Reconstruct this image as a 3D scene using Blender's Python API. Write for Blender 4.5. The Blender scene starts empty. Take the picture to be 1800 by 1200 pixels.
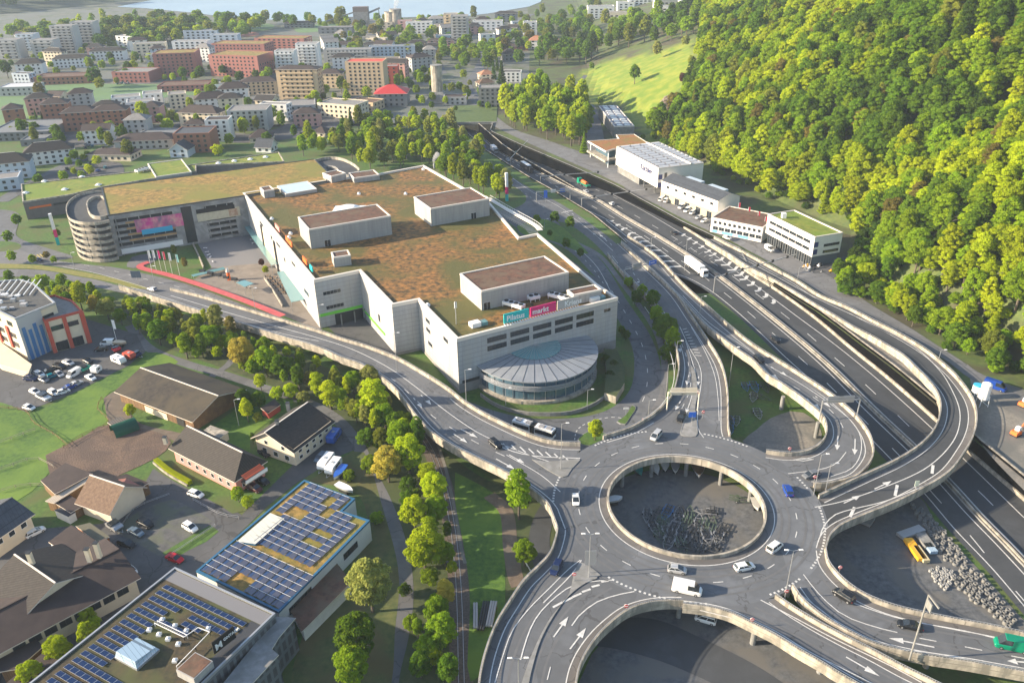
import bpy, bmesh, math, random
import numpy as np
from mathutils import Vector, Matrix, Euler
R=math.radians
random.seed(7); rng=np.random.default_rng(7)
S=bpy.context.scene; COL=S.collection
# ---------------------------------------------------------------- camera
F=1424.7; PITCH=R(27.65); ROLL=R(-0.89); CZ=132.0
fw=Vector((0,math.cos(PITCH),-math.sin(PITCH))); up0=Vector((0,math.sin(PITCH),math.cos(PITCH))); rt0=Vector((1,0,0))
rt=rt0*math.cos(ROLL)+up0*math.sin(ROLL); up=up0*math.cos(ROLL)-rt0*math.sin(ROLL)
cd=bpy.data.cameras.new('camera'); cam=bpy.data.objects.new('camera',cd); COL.objects.link(cam); S.camera=cam
cd.sensor_width=36; cd.lens=F/1800*36; cd.clip_end=20000; cd.clip_start=1
m=Matrix((rt,up,-fw)).transposed().to_4x4(); m.translation=(0,0,CZ); cam.matrix_world=m
# ---------------------------------------------------------------- world, sun, exposure
SUN_EL=R(20); SUN_AZ=R(-94)      # azimuth from +Y, clockwise
W=bpy.data.worlds.new('World'); S.world=W; W.use_nodes=True
nt=W.node_tree; bg=nt.nodes['Background']; sky=nt.nodes.new('ShaderNodeTexSky'); sky.sky_type='NISHITA'; sky.sun_disc=False
sky.sun_elevation=SUN_EL; sky.sun_rotation=SUN_AZ; sky.air_density=1.0; sky.dust_density=1.0; sky.ozone_density=1.0
nt.links.new(sky.outputs[0],bg.inputs[0]); bg.inputs[1].default_value=0.115
sd=bpy.data.lights.new('sun','SUN'); sd.energy=5.0; sd.angle=R(0.6); sd.color=(1.0,0.83,0.61)
so=bpy.data.objects.new('sun',sd); COL.objects.link(so)
dsun=Vector((math.sin(SUN_AZ)*math.cos(SUN_EL),math.cos(SUN_AZ)*math.cos(SUN_EL),math.sin(SUN_EL)))
so.rotation_euler=dsun.to_track_quat('Z','Y').to_euler(); so.location=(0,0,300)
S.view_settings.view_transform='Standard'; S.view_settings.look='None'; S.view_settings.exposure=1.45; S.view_settings.gamma=1
S.cycles.max_bounces=5; S.cycles.diffuse_bounces=2; S.cycles.glossy_bounces=2; S.cycles.transmission_bounces=2; S.cycles.transparent_max_bounces=6; S.cycles.volume_bounces=0
S.cycles.use_denoising=True
# ---------------------------------------------------------------- pixel -> world
def ip(x,xs,ys): return float(np.interp(x,xs,ys))
def ray(px,py): return fw*F+rt*(px-900)-up*(py-600)
def U(px,py,z=0.0):
    d=ray(px,py)
    if callable(z):
        h=0.0
        for _ in range(25):
            p=d*((h-CZ)/d.z); h2=z(p.x,p.y)
            if abs(h2-h)<.01: break
            h=h*.4+h2*.6
        p=d*((h-CZ)/d.z); return Vector((p.x,p.y,h))
    p=d*((z-CZ)/d.z); return Vector((p.x,p.y,z))
def PX(p):
    q=Vector(p)-Vector((0,0,CZ)); w=q.dot(fw); return (900+F*q.dot(rt)/w,600-F*q.dot(up)/w)
def pxm(p): return F/(Vector(p)-Vector((0,0,CZ))).dot(fw)
def zat(g,py):
    lo,hi=-5.,90.
    for _ in range(30):
        m_=(lo+hi)/2
        if PX((g.x,g.y,m_))[1]>py: lo=m_
        else: hi=m_
    return lo
def zM(x,y): return ip(y,[314,360,440,540],[0.0,-1.5,-4.0,-6.0])
def zMr(x,y): return zM(x,y)+.08
def zD(x,y): return ip(y,[190,320],[6.5,0.15])
def zR(y): return ip(y,[50,221,287,351,440,540,640,700],[4.5,4.5,3.5,2,1,1,.5,0])
def zRr(x,y): return zR(y)
WALLPX=[(802,210),(867,238),(920,256),(1000,291),(1080,327),(1197,390),(1297,437),(1363,472),(1403,497)]
WY=[60,158,181,221,260]; WX=[150,127.5,114.8,108.5,105]
_w=[U(a,b,1.5) for a,b in WALLPX[1:]]; _w=sorted([(p.y,p.x) for p in _w])
for yy,xx in _w:
    if yy>275: WY.append(yy); WX.append(xx)
WY+=[640,800,1100,2000,4500]; WX+=[-8,20,30,40,60]
def xW(y): return ip(y,WY,WX)
FY=[40,100,160,214,287,351,410,459,500,537,600,640,680,780,900,1083,1400,4500]
FX=[268,225,190,160,136,156,134,116,106,97,92,78,70,72,74,80,110,400]
def hill(x,y):
    d=x-ip(y,FX and FY,FX)
    z=zR(y)
    if d>0:
        sl=ip(y,[300,430,520,620,760,1000,1500],[.78,.78,.62,.42,.34,.24,.2])
        h=sl*d*min(1,d/14)
        lim=ip(y,[450,650,800,1000,2200],[175,165,95,50,60]); k0=lim*.62
        h=h if h<k0 else k0+(lim-k0)*(1-math.exp(-(h-k0)/(lim-k0)))
        z+=h
    return z
def T(px,py):
    d=ray(px,py).normalized(); t=60.0
    while t<3500:
        p=d*t; z=CZ+p.z
        if z<(hill(p.x,p.y) if p.x>xW(p.y) else 0):
            for k in range(12):
                t-=3.0/2**k if z<(hill(p.x,p.y) if p.x>xW(p.y) else 0) else -3.0/2**k
                p=d*t; z=CZ+p.z
            return Vector((p.x,p.y,hill(p.x,p.y) if p.x>xW(p.y) else 0))
        t+=3.0
    return None
# ---------------------------------------------------------------- materials
MATS={}
def lin(c): return tuple(c)+(1,) if len(c)==3 else c
def M(name,c1,c2=None,scale=.5,rough=.85,metal=0,detail=5,bump=0,c3=None,scale3=.05,lo=.35,hi=.65,trans=0,rnd=0,alpha=1,coord='Object',stretch=None,spec=None,lines=None,emit=None):
    if name in MATS: return MATS[name]
    mt=bpy.data.materials.new(name); mt.use_nodes=True; n=mt.node_tree.nodes; l=mt.node_tree.links
    b=n['Principled BSDF']; b.inputs['Roughness'].default_value=rough; b.inputs['Metallic'].default_value=metal
    if spec is not None: b.inputs['Specular IOR Level'].default_value=spec
    out=None
    if c2 is not None or lines:
        tc=n.new('ShaderNodeTexCoord'); vec=tc.outputs[coord]
        if coord=='World':pass
        if stretch:
            mp=n.new('ShaderNodeMapping'); mp.inputs['Scale'].default_value=stretch; l.new(vec,mp.inputs[0]); vec=mp.outputs[0]
    if c2 is not None:
        no=n.new('ShaderNodeTexNoise'); no.inputs['Scale'].default_value=scale; no.inputs['Detail'].default_value=detail; no.inputs['Roughness'].default_value=.65; l.new(vec,no.inputs[0])
        rp=n.new('ShaderNodeValToRGB'); rp.color_ramp.elements[0].position=lo; rp.color_ramp.elements[1].position=hi
        rp.color_ramp.elements[0].color=lin(c1); rp.color_ramp.elements[1].color=lin(c2); l.new(no.outputs[0],rp.inputs[0]); out=rp.outputs[0]
        if c3 is not None:
            n3=n.new('ShaderNodeTexNoise'); n3.inputs['Scale'].default_value=scale3; n3.inputs['Detail'].default_value=4; n3.inputs['Distortion'].default_value=.6; l.new(vec,n3.inputs[0])
            r3=n.new('ShaderNodeValToRGB'); r3.color_ramp.elements[0].position=.42; r3.color_ramp.elements[1].position=.62; l.new(n3.outputs[0],r3.inputs[0])
            mx=n.new('ShaderNodeMix'); mx.data_type='RGBA'; l.new(r3.outputs[0],mx.inputs[0]); l.new(out,mx.inputs[6]); mx.inputs[7].default_value=lin(c3); out=mx.outputs[2]
        if bump:
            bp=n.new('ShaderNodeBump'); bp.inputs['Strength'].default_value=bump; bp.inputs['Distance'].default_value=.3; l.new(no.outputs[0],bp.inputs['Height']); l.new(bp.outputs[0],b.inputs['Normal'])
    if lines:   # panel joints: (period_z, width, darkness [, period_x])
        sx=n.new('ShaderNodeSeparateXYZ'); l.new(tc.outputs[coord],sx.inputs[0])
        def band(sock,per,wd):
            a=n.new('ShaderNodeMath'); a.operation='DIVIDE'; a.inputs[1].default_value=per; l.new(sock,a.inputs[0])
            f=n.new('ShaderNodeMath'); f.operation='FRACT'; l.new(a.outputs[0],f.inputs[0])
            c=n.new('ShaderNodeMath'); c.operation='LESS_THAN'; c.inputs[1].default_value=wd/per; l.new(f.outputs[0],c.inputs[0]); return c.outputs[0]
        k=band(sx.outputs[lines[4] if len(lines)>4 else 2],lines[0],lines[1])
        if len(lines)>3 and lines[3]:
            ad=n.new('ShaderNodeMath'); ad.operation='ADD'; l.new(sx.outputs[0],ad.inputs[0]); l.new(sx.outputs[1],ad.inputs[1])
            k2=band(ad.outputs[0],lines[3],lines[1]); q=n.new('ShaderNodeMath'); q.operation='MAXIMUM'; l.new(k,q.inputs[0]); l.new(k2,q.inputs[1]); k=q.outputs[0]
        mx=n.new('ShaderNodeMix'); mx.data_type='RGBA'; l.new(k,mx.inputs[0]); mx.inputs[6].default_value=lin(c1)
        if out: l.new(out,mx.inputs[6])
        mx.inputs[7].default_value=lin(tuple(x*lines[2] for x in c1)); out=mx.outputs[2]
    if rnd:
        oi=n.new('ShaderNodeObjectInfo'); hs=n.new('ShaderNodeHueSaturation')
        mr=n.new('ShaderNodeMapRange'); mr.inputs[3].default_value=1-rnd; mr.inputs[4].default_value=1+rnd; l.new(oi.outputs['Random'],mr.inputs[0]); l.new(mr.outputs[0],hs.inputs['Value'])
        mr2=n.new('ShaderNodeMath'); mr2.operation='MULTIPLY_ADD'; mr2.inputs[1].default_value=.07*rnd; mr2.inputs[2].default_value=.5-.02*rnd; 
        fr=n.new('ShaderNodeMath'); fr.operation='MULTIPLY'; fr.inputs[1].default_value=7.31; l.new(oi.outputs['Random'],fr.inputs[0]); f2=n.new('ShaderNodeMath'); f2.operation='FRACT'; l.new(fr.outputs[0],f2.inputs[0]); l.new(f2.outputs[0],mr2.inputs[0]); l.new(mr2.outputs[0],hs.inputs['Hue'])
        if out: l.new(out,hs.inputs['Color'])
        else: hs.inputs['Color'].default_value=lin(c1)
        out=hs.outputs[0]
    if out: l.new(out,b.inputs['Base Color'])
    else: b.inputs['Base Color'].default_value=lin(c1)
    if trans:
        tr=n.new('ShaderNodeBsdfTranslucent'); ms=n.new('ShaderNodeMixShader'); ms.inputs[0].default_value=trans
        if out: l.new(out,tr.inputs[0])
        else: tr.inputs[0].default_value=lin(c1)
        l.new(b.outputs[0],ms.inputs[1]); l.new(tr.outputs[0],ms.inputs[2]); l.new(ms.outputs[0],n['Material Output'].inputs[0])
    if alpha<1: b.inputs['Alpha'].default_value=alpha
    MATS[name]=mt; return mt
def asphalt(name,v,warm=0,crack=.5):
    c=lambda k:(v*k*(.96+warm),v*k,v*k*(1.07-warm))
    mt=_asph(name,v,c); n=mt.node_tree.nodes; l=mt.node_tree.links; b=n['Principled BSDF']; src=b.inputs['Base Color'].links[0].from_socket
    tc=n.new('ShaderNodeTexCoord'); no=n.new('ShaderNodeTexNoise'); no.inputs['Scale'].default_value=.25; no.inputs['Detail'].default_value=6; l.new(tc.outputs['Object'],no.inputs[0])
    ad=n.new('ShaderNodeVectorMath'); ad.operation='MULTIPLY_ADD'; ad.inputs[1].default_value=(7,7,0); l.new(no.outputs[1],ad.inputs[0]); l.new(tc.outputs['Object'],ad.inputs[2])
    vo=n.new('ShaderNodeTexVoronoi'); vo.feature='DISTANCE_TO_EDGE'; vo.inputs['Scale'].default_value=.085; l.new(ad.outputs[0],vo.inputs['Vector'])
    lt=n.new('ShaderNodeMath'); lt.operation='LESS_THAN'; lt.inputs[1].default_value=.011; l.new(vo.outputs[0],lt.inputs[0])
    vp=n.new('ShaderNodeTexVoronoi'); vp.inputs['Scale'].default_value=.05; l.new(tc.outputs['Object'],vp.inputs['Vector']); mr=n.new('ShaderNodeMapRange'); mr.inputs[3].default_value=.84; mr.inputs[4].default_value=1.14; l.new(vp.outputs['Color'],mr.inputs[0])
    mp=n.new('ShaderNodeMix'); mp.data_type='RGBA'; mp.blend_type='MULTIPLY'; mp.inputs[0].default_value=1; l.new(src,mp.inputs[6]); l.new(mr.outputs[0],mp.inputs[7])
    kf=n.new('ShaderNodeMath'); kf.operation='MULTIPLY'; kf.inputs[1].default_value=crack; l.new(lt.outputs[0],kf.inputs[0])
    mx=n.new('ShaderNodeMix'); mx.data_type='RGBA'; l.new(kf.outputs[0],mx.inputs[0]); l.new(mp.outputs[2],mx.inputs[6]); mx.inputs[7].default_value=(v*.3,v*.3,v*.3,1); l.new(mx.outputs[2],b.inputs['Base Color']); return mt
def _asph(name,v,c):
    return M(name,c(.72),c(1.18),scale=.11,rough=.9,detail=8,c3=c(.86),scale3=.35,lo=.3,hi=.7,bump=0)
A_dark=asphalt('asphalt_fresh',.055,-.05,.0); A_mid=asphalt('asphalt_worn',.125,-.02,.5); A_old=asphalt('asphalt_pale',.15,.02); A_ring=asphalt('asphalt_ring',.13,-.03); A_path=asphalt('asphalt_path',.13,.02)
A_sh=asphalt('asphalt_shoulder',.125,.09); A_lot=asphalt('asphalt_yard',.085,.02)
PAINT=M('road_paint',(.62,.62,.60),(.42,.42,.41),scale=1.5,rough=.7)
YPAINT=M('yellow_paint',(.55,.42,.08),(.4,.32,.1),scale=1.5)
RPAINT=M('red_lane',(.40,.055,.07),(.45,.10,.10),scale=.6)
CONC=M('concrete_pale',(.46,.41,.33),(.33,.295,.245),scale=.9,rough=.85,detail=8,stretch=(1,1,.3),c3=(.20,.185,.155),scale3=.5,lines=(50.,.14,.45,6.))
CONG=M('concrete_grey',(.26,.26,.255),(.18,.18,.175),scale=.6,detail=7,c3=(.17,.17,.16),scale3=.35)
METAL=M('galvanised_metal',(.42,.43,.44),rough=.45,metal=.6)
GRASS=M('grass',(.035,.085,.012),(.075,.15,.018),scale=.9,detail=8,c3=(.08,.10,.025),scale3=.09,bump=.3)
GRASS2=M('lawn_bright',(.032,.088,.009),(.085,.165,.014),scale=.7,detail=11,c3=(.11,.19,.018),scale3=.06,bump=.3)
FIELD=M('sports_field',(.09,.17,.06),(.11,.2,.07),scale=.2,detail=5,c3=(.1,.18,.08),scale3=.03)
TOWNG=M('town_ground',(.06,.085,.035),(.13,.13,.11),scale=.06,detail=6,c3=(.11,.12,.11),scale3=.02,lo=.42,hi=.56)
DIRT=M('bare_earth',(.10,.075,.055),(.17,.13,.095),scale=.5,detail=8,c3=(.12,.1,.075),scale3=.12,bump=.3)
MULCH=M('wood_chips',(.075,.048,.034),(.19,.125,.085),scale=2.2,detail=8,c3=(.09,.06,.045),scale3=.14,bump=.6)
GRAVEL=M('gravel',(.15,.14,.12),(.24,.22,.19),scale=1.2,detail=8,c3=(.12,.12,.11),scale3=.1)
DGRAV=M('dark_gravel',(.06,.065,.072),(.125,.13,.135),scale=.7,detail=8,c3=(.12,.115,.105),scale3=.11)
UNDER=M('undergrowth',(.03,.05,.012),(.075,.085,.03),scale=.5,detail=8,c3=(.05,.07,.02),scale3=.1,bump=.4)
SEDUM=M('sedum_orange',(.03,.028,.010),(.33,.15,.035),scale=.5,detail=13,c3=(.085,.08,.016),scale3=.045,bump=.8,lo=.36,hi=.64)
SEDUMG=M('sedum_green',(.08,.13,.012),(.23,.23,.03),scale=.4,detail=12,c3=(.13,.19,.015),scale3=.08,bump=.5)
SEDUMY=M('sedum_yellow',(.085,.072,.014),(.38,.22,.055),scale=.5,detail=12,c3=(.17,.155,.025),scale3=.05,bump=.5)
SEDUMB=M('sedum_brown',(.055,.03,.02),(.16,.075,.045),scale=.5,detail=11,c3=(.12,.08,.05),scale3=.2,bump=.4)
SEDUMR=M('sedum_red',(.22,.075,.03),(.30,.15,.04),scale=.5,detail=9,c3=(.2,.13,.03),scale3=.15)
WATER=M('lake_water',(.22,.30,.37),(.27,.35,.41),scale=.01,rough=.35,spec=.9)  # base colour raised to carry the reflected sky
GLASS=M('window_glass',(.02,.026,.032),rough=.12,spec=.8)
GLASSB=M('blue_glass',(.05,.10,.14),rough=.15,spec=.9)
GLASST=M('teal_glass',(.13,.27,.28),rough=.2,spec=.8)
WHITE=M('white_render',(.72,.70,.66),(.62,.60,.56),scale=.3)
CREAM=M('cream_render',(.66,.57,.42),(.58,.5,.37),scale=.3)
PANEL=M('grey_facade_panels',(.40,.405,.41),(.31,.315,.325),scale=.9,detail=7,stretch=(1,1,.12),rough=.6,lines=(1.6,.14,.6,9.0),c3=(.35,.345,.335),scale3=.5)
BOXP=M('corrugated_grey_cladding',(.36,.355,.345),(.27,.27,.265),scale=.8,detail=7,stretch=(1,1,.1),rough=.6,lines=(1.1,.1,.75))
WPANEL=M('white_metal_panels',(.74,.71,.65),(.68,.65,.6),scale=.3,rough=.55,lines=(2.4,.05,.8))
CAP=M('pale_metal_coping',(.66,.60,.53),rough=.5)
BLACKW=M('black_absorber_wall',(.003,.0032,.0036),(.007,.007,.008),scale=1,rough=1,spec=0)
ROOFD=M('dark_roof_tiles',(.018,.015,.014),(.036,.030,.027),scale=1.2,detail=7,lines=(.55,.14,.6,0,1))
ROOFB=M('mossy_brown_tiles',(.014,.012,.010),(.040,.031,.023),scale=.8,detail=11,c3=(.052,.041,.024),scale3=.12)
ROOFT=M('brown_clay_tiles',(.09,.05,.03),(.15,.095,.06),scale=1.5,detail=8)
ROOFO=M('orange_clay_tiles',(.30,.12,.06),(.38,.19,.11),scale=1.5)
ROOFG=M('flat_roof_gravel',(.16,.155,.15),(.23,.22,.21),scale=.8)
ROOFM=M('maroon_metal_roof',(.030,.020,.019),(.048,.033,.030),scale=.3)
SLATE=M('slate_roof',(.04,.047,.06),(.06,.07,.085),scale=.6,lines=(1.2,.1,.7,1.2))
WOOD=M('brown_timber',(.13,.07,.035),(.22,.13,.05),scale=.7,lines=(.4,.07,.6,.5))
REDW=M('red_painted_timber',(.30,.05,.04))
def plain(n,c,rough=.6,metal=0,**k): return M(n,c,rough=rough,metal=metal,**k)
BLK=plain('black_rubber',(.012,.012,.013),.8); DARKM=plain('dark_metal',(.035,.037,.04),.5,.3); WHT=plain('white_paint',(.75,.75,.74),.4)
BLUEP=plain('blue_paint',(.02,.10,.42),.4); CYAN=plain('turquoise_paint',(.0,.42,.42),.5); MAG=plain('magenta_paint',(.62,.01,.15),.5); GREYP=plain('grey_sign_paint',(.38,.37,.36),.5)
ORNG=plain('orange_paint',(.75,.14,.02),.5); GRNP=plain('green_paint',(.10,.50,.05),.5); PINK=plain('pink_render',(.58,.24,.21),.8); REDR=plain('red_render',(.45,.07,.04),.8)
TEALC=plain('teal_cover',(.01,.34,.33),.6); REDS=plain('signal_red',(.6,.03,.03),.5); PVB=M('photovoltaic_blue',(.006,.022,.08),rough=.3,spec=.35,lines=None); PVF=plain('panel_frame',(.55,.56,.58),.4,.4)
SCREEN=plain('signal_housing',(.03,.03,.03),.5); SIGNB=plain('road_sign_blue',(.01,.10,.48),.4); YELP=plain('yellow_paint_gloss',(.75,.38,.02),.5); GRNC=plain('dark_green_tarp',(.01,.12,.07),.5)
DGRN=plain('emerald_paint',(.0,.22,.13),.4)
# ---------------------------------------------------------------- mesh builder & tagging
ORI={}
class MB:
    def __init__(s): s.v=[]; s.f=[]; s.mi=[]; s.mats=[]
    def mt(s,m):
        if m not in s.mats: s.mats.append(m)
        return s.mats.index(m)
    def poly(s,pts,m,flip=False):
        i=len(s.v); s.v+= [tuple(p) for p in pts]; k=list(range(i,i+len(pts)))
        s.f.append(k[::-1] if flip else k); s.mi.append(s.mt(m))
    def hexa(s,b,t,m,top=None):   # b,t: 4 pts each, ccw from above
        i=len(s.v); s.v+=[tuple(p) for p in b]+[tuple(p) for p in t]; k=s.mt(m); kt=s.mt(top) if top else k
        s.f+=[[i+3,i+2,i+1,i],[i+4,i+5,i+6,i+7],[i,i+1,i+5,i+4],[i+1,i+2,i+6,i+5],[i+2,i+3,i+7,i+6],[i+3,i,i+4,i+7]]; s.mi+=[k,kt,k,k,k,k]
    def box(s,o,u,v,w,d,z0,z1,m,top=None):
        o=Vector((o[0],o[1],0)); a=[o,o+u*w,o+u*w+v*d,o+v*d]
        s.hexa([(p.x,p.y,z0) for p in a],[(p.x,p.y,z1) for p in a],m,top)
    def cbox(s,c,sx,sy,sz,m,ang=0,top=None):
        u=Vector((math.cos(ang),math.sin(ang),0)); v=Vector((-u.y,u.x,0)); o=Vector(c)-u*sx/2-v*sy/2
        s.box(o,u,v,sx,sy,c[2],c[2]+sz,m,top)
    def prism(s,pts,z0,z1,m,top=None,bottom=True):
        n=len(pts); i=len(s.v); s.v+=[(p[0],p[1],z0) for p in pts]+[(p[0],p[1],z1) for p in pts]; k=s.mt(m); kt=s.mt(top) if top else k
        s.f.append([i+n+j for j in range(n)]); s.mi.append(kt)
        if bottom: s.f.append([i+j for j in range(n)][::-1]); s.mi.append(k)
        for j in range(n): q=(j+1)%n; s.f.append([i+j,i+q,i+n+q,i+n+j]); s.mi.append(k)
    def tube(s,a,b,r,m,n=6,r2=None):
        a=Vector(a); b=Vector(b); d=(b-a).normalized(); x=d.orthogonal().normalized(); y=d.cross(x); r2=r if r2 is None else r2
        i=len(s.v)
        for j in range(n):
            t=2*math.pi*j/n; s.v.append(tuple(a+(x*math.cos(t)+y*math.sin(t))*r))
        for j in range(n):
            t=2*math.pi*j/n; s.v.append(tuple(b+(x*math.cos(t)+y*math.sin(t))*r2))
        k=s.mt(m); s.f.append([i+j for j in range(n)][::-1]); s.mi.append(k); s.f.append([i+n+j for j in range(n)]); s.mi.append(k)
        for j in range(n): q=(j+1)%n; s.f.append([i+j,i+q,i+n+q,i+n+j]); s.mi.append(k)
    def beam(s,a,b,w,h,m):
        a=Vector(a); b=Vector(b); d=(b-a).normalized(); x=d.cross(Vector((0,0,1)))
        if x.length<1e-3: x=Vector((1,0,0))
        x.normalize(); y=x.cross(d)
        q=lambda p:[p-x*w/2-y*h/2,p+x*w/2-y*h/2,p+x*w/2+y*h/2,p-x*w/2+y*h/2]
        s.hexa(q(a),q(b),m)
    def sweep(s,pts,w,h,m,z0=0.,top=None,off=0.):   # rectangular wall along polyline; off = lateral offset to the left
        n=len(pts); L=[];
        for i,p in enumerate(pts):
            a=pts[max(i-1,0)]; b=pts[min(i+1,n-1)]; d=Vector((b.x-a.x,b.y-a.y,0)); d=d.normalized() if d.length>1e-6 else Vector((1,0,0)); nn=Vector((-d.y,d.x,0))
            l=p+nn*(off+w/2); r=p+nn*(off-w/2); L.append((l,r))
        i=len(s.v); k=s.mt(m); kt=s.mt(top) if top else k
        for l,r in L: s.v+=[(r.x,r.y,r.z+z0),(l.x,l.y,l.z+z0),(l.x,l.y,l.z+z0+h),(r.x,r.y,r.z+z0+h)]
        for j in range(n-1):
            a=i+4*j; b=a+4
            for q in range(4):
                q2=(q+1)%4; s.f.append([a+q,b+q,b+q2,a+q2][::-1]); s.mi.append(kt if q==2 else k)
        s.f.append([i,i+1,i+2,i+3]); s.mi.append(k); e=i+4*(n-1); s.f.append([e+3,e+2,e+1,e]); s.mi.append(k)
    def build(s,name,parent=None,smooth=False,local=False):
        me=bpy.data.meshes.new(name); v=s.v
        if parent is not None and not local:
            o=ORI.get(parent.name,Vector((0,0,0))); v=[(a[0]-o.x,a[1]-o.y,a[2]-o.z) for a in v]
        me.from_pydata(v,[],s.f)
        for m in s.mats: me.materials.append(m)
        if s.mi: me.polygons.foreach_set('material_index',s.mi)
        if smooth: me.polygons.foreach_set('use_smooth',[True]*len(s.f))
        me.update(); o=bpy.data.objects.new(name,me); COL.objects.link(o)
        if parent is not None: o.parent=parent; ORI[o.name]=Vector((0,0,0)) if local else ORI.get(parent.name,Vector((0,0,0)))
        return o
REG=[]
def tag(o,label,cat,group=None,place='',share=False,p=None):
    o['category']=cat
    if group: o['group']=group
    q=PX(p if p is not None else o.matrix_basis.translation); REG.append([o,label,place,share,q]); return o
def empty(name,loc,label,cat,group=None,place='',share=False,rz=0,p=None):
    o=bpy.data.objects.new(name,None); COL.objects.link(o); o.location=loc; o.rotation_euler=(0,0,rz); o.empty_display_size=1
    ORI[o.name]=Vector(loc); tag(o,label,cat,group,place,share,loc if p is None else p); return o
def struct(o): o['kind']='structure'; return o
KIDS={}
def copy_tree(src,parent=None):
    c=src.copy(); COL.objects.link(c); c.parent=parent
    for ch in src.children: copy_tree(ch,c)
    return c
def finish_labels():
    W=['leftmost','second from left','third from left','fourth from left','fifth from left','sixth from left','seventh from left','eighth from left','ninth from left','tenth from left','eleventh from left','twelfth from left','thirteenth from left','fourteenth from left','fifteenth from left']
    by={}
    for r in REG: by.setdefault((r[1]+' '+r[2]).strip(),[]).append(r)
    for k,v in by.items():
        if len(v)==1 or v[0][3] or len(v)>15:
            for r in v:
                r[0]['label']=k
                if len(v)>1 and 'group' not in r[0]: r[0]['group']=v[0][1].split(',')[0]+'s'
        else:
            v.sort(key=lambda r:r[4][0])
            for i,r in enumerate(v):
                w='rightmost' if i==len(v)-1 else W[i]
                if 'group' not in r[0]: r[0]['group']=r[1]+'s'
                r[0]['label']=k+', '+w
def cr(P,n=None,step=3.0,closed=False):
    P=[Vector(p) for p in P]; out=[]
    Q=[P[0]*2-P[1]]+P+[P[-1]*2-P[-2]]
    for i in range(1,len(Q)-2):
        a,b,c,d=Q[i-1:i+3]
        k=max(2,int((c-b).length/1.0)) if (c-b).length<60 else 40
        for j in range(k):
            t=j/k; out.append(.5*((2*b)+(c-a)*t+(2*a-5*b+4*c-d)*t*t+(3*b-a-3*c+d)*t**3))
    out.append(P[-1])
    s=[0]
    for i in range(1,len(out)): s.append(s[-1]+(out[i]-out[i-1]).length)
    if n is None: n=max(2,int(s[-1]/step)+1)
    t=np.linspace(0,s[-1],n); A=np.array([tuple(p) for p in out])
    return [Vector((float(np.interp(x,s,A[:,0])),float(np.interp(x,s,A[:,1])),float(np.interp(x,s,A[:,2])))) for x in t]
def wl(pts,z=0.,dz=0.,n=None,step=3.0):
    q=cr([U(a,b,z) for a,b in pts],n=n,step=step)
    for p in q:
        if callable(z): p.z=z(p.x,p.y)
        p.z+=dz
    return q
def drop(pts,zf,dz=0):
    for p in pts: p.z=(zf(p.x,p.y) if callable(zf) else zf)+dz
    return pts
def ribbon(mb,L,Rr,m,th=0,side=None,zb=None):
    n=len(L); i=len(mb.v); k=mb.mt(m); ks=mb.mt(side or m)
    for l,r in zip(L,Rr): mb.v+=[tuple(l),tuple(r)]
    for j in range(n-1): a=i+2*j; mb.f.append([a,a+1,a+3,a+2]); mb.mi.append(k)
    if th or zb is not None:
        i2=len(mb.v)
        for l,r in zip(L,Rr): mb.v+=[(l.x,l.y,l.z-th if zb is None else zb),(r.x,r.y,r.z-th if zb is None else zb)]
        for j in range(n-1):
            a=i+2*j; b=i2+2*j
            mb.f+=[[a,a+2,b+2,b],[a+3,a+1,b+1,b+3],[b,b+2,b+3,b+1]]; mb.mi+=[ks]*3
        e=i+2*(n-1); e2=i2+2*(n-1); mb.f+=[[i,i2,i2+1,i+1],[e+1,e2+1,e2,e]]; mb.mi+=[ks]*2
def orient(L,Rr):   # make the top face up
    d=L[1]-L[0]; w=Rr[0]-L[0]
    return (L,Rr) if d.x*w.y-d.y*w.x<0 else (Rr,L)
_DZ=[0]
def flat(name,pts,z,m,kind='structure',dz=0.,smooth=True,step=4.0):
    _DZ[0]+=1; dz+=.0013*_DZ[0]
    q=[U(a,b,z) for a,b in pts]
    q=cr(q+[q[0]],step=step)[:-1] if smooth else q
    mb=MB(); ar=sum(q[i].x*q[(i+1)%len(q)].y-q[(i+1)%len(q)].x*q[i].y for i in range(len(q)))
    if ar<0: q=q[::-1]
    if callable(z): q=drop(q,z)
    mb.poly([(p.x,p.y,p.z+dz) for p in q],m); o=mb.build(name)
    bm=bmesh.new(); bm.from_mesh(o.data); bmesh.ops.triangulate(bm,faces=bm.faces); bm.to_mesh(o.data); bm.free()
    o['kind']=kind; return o
# ================================================================ setting: terrain
_l=[U(a,b,1.0) for a,b in [(1315,475),(1367,510),(1433,557),(1500,613),(1567,667),(1647,737),(1704,792),(1800,874),(1880,945)]]
_l=[(p.y,p.x) for p in _l]; _r=[U(a,b,.5) for a,b in [(1297,437),(1197,392),(1080,329),(1000,294),(920,260)]]+[U(860,239,-2)]
_l=sorted(_l+[(p.y,p.x) for p in _r])
WY[:]=[40]+[a for a,b in _l]+[640,800,1100,2000,4500]; WX[:]=[_l[0][1]+30]+[b for a,b in _l]+[-8,20,30,40,60]
_zy,_zz=[50,200,221,250,287,312,335,351,400,440,540,640,700],[4.8,4.8,4.6,3.9,2.2,1.0,.2,.4,.8,1,1,.5,0]
def zE(x,y): return ip(y,[212,340],[6.5,.15])
def zR(y): return ip(y,_zy,_zz)
XLPX=[(802,234),(830,257),(855,280),(893,303),(930,325),(980,351),(1042,386),(1092,424),(1133,462),(1183,512)]
_x=sorted([(U(a,b,zM).y,U(a,b,zM).x) for a,b in XLPX])
def xL(y): return ip(y,[a for a,b in _x],[b for a,b in _x])
YP=_x[-1][0]   # portal line
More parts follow.
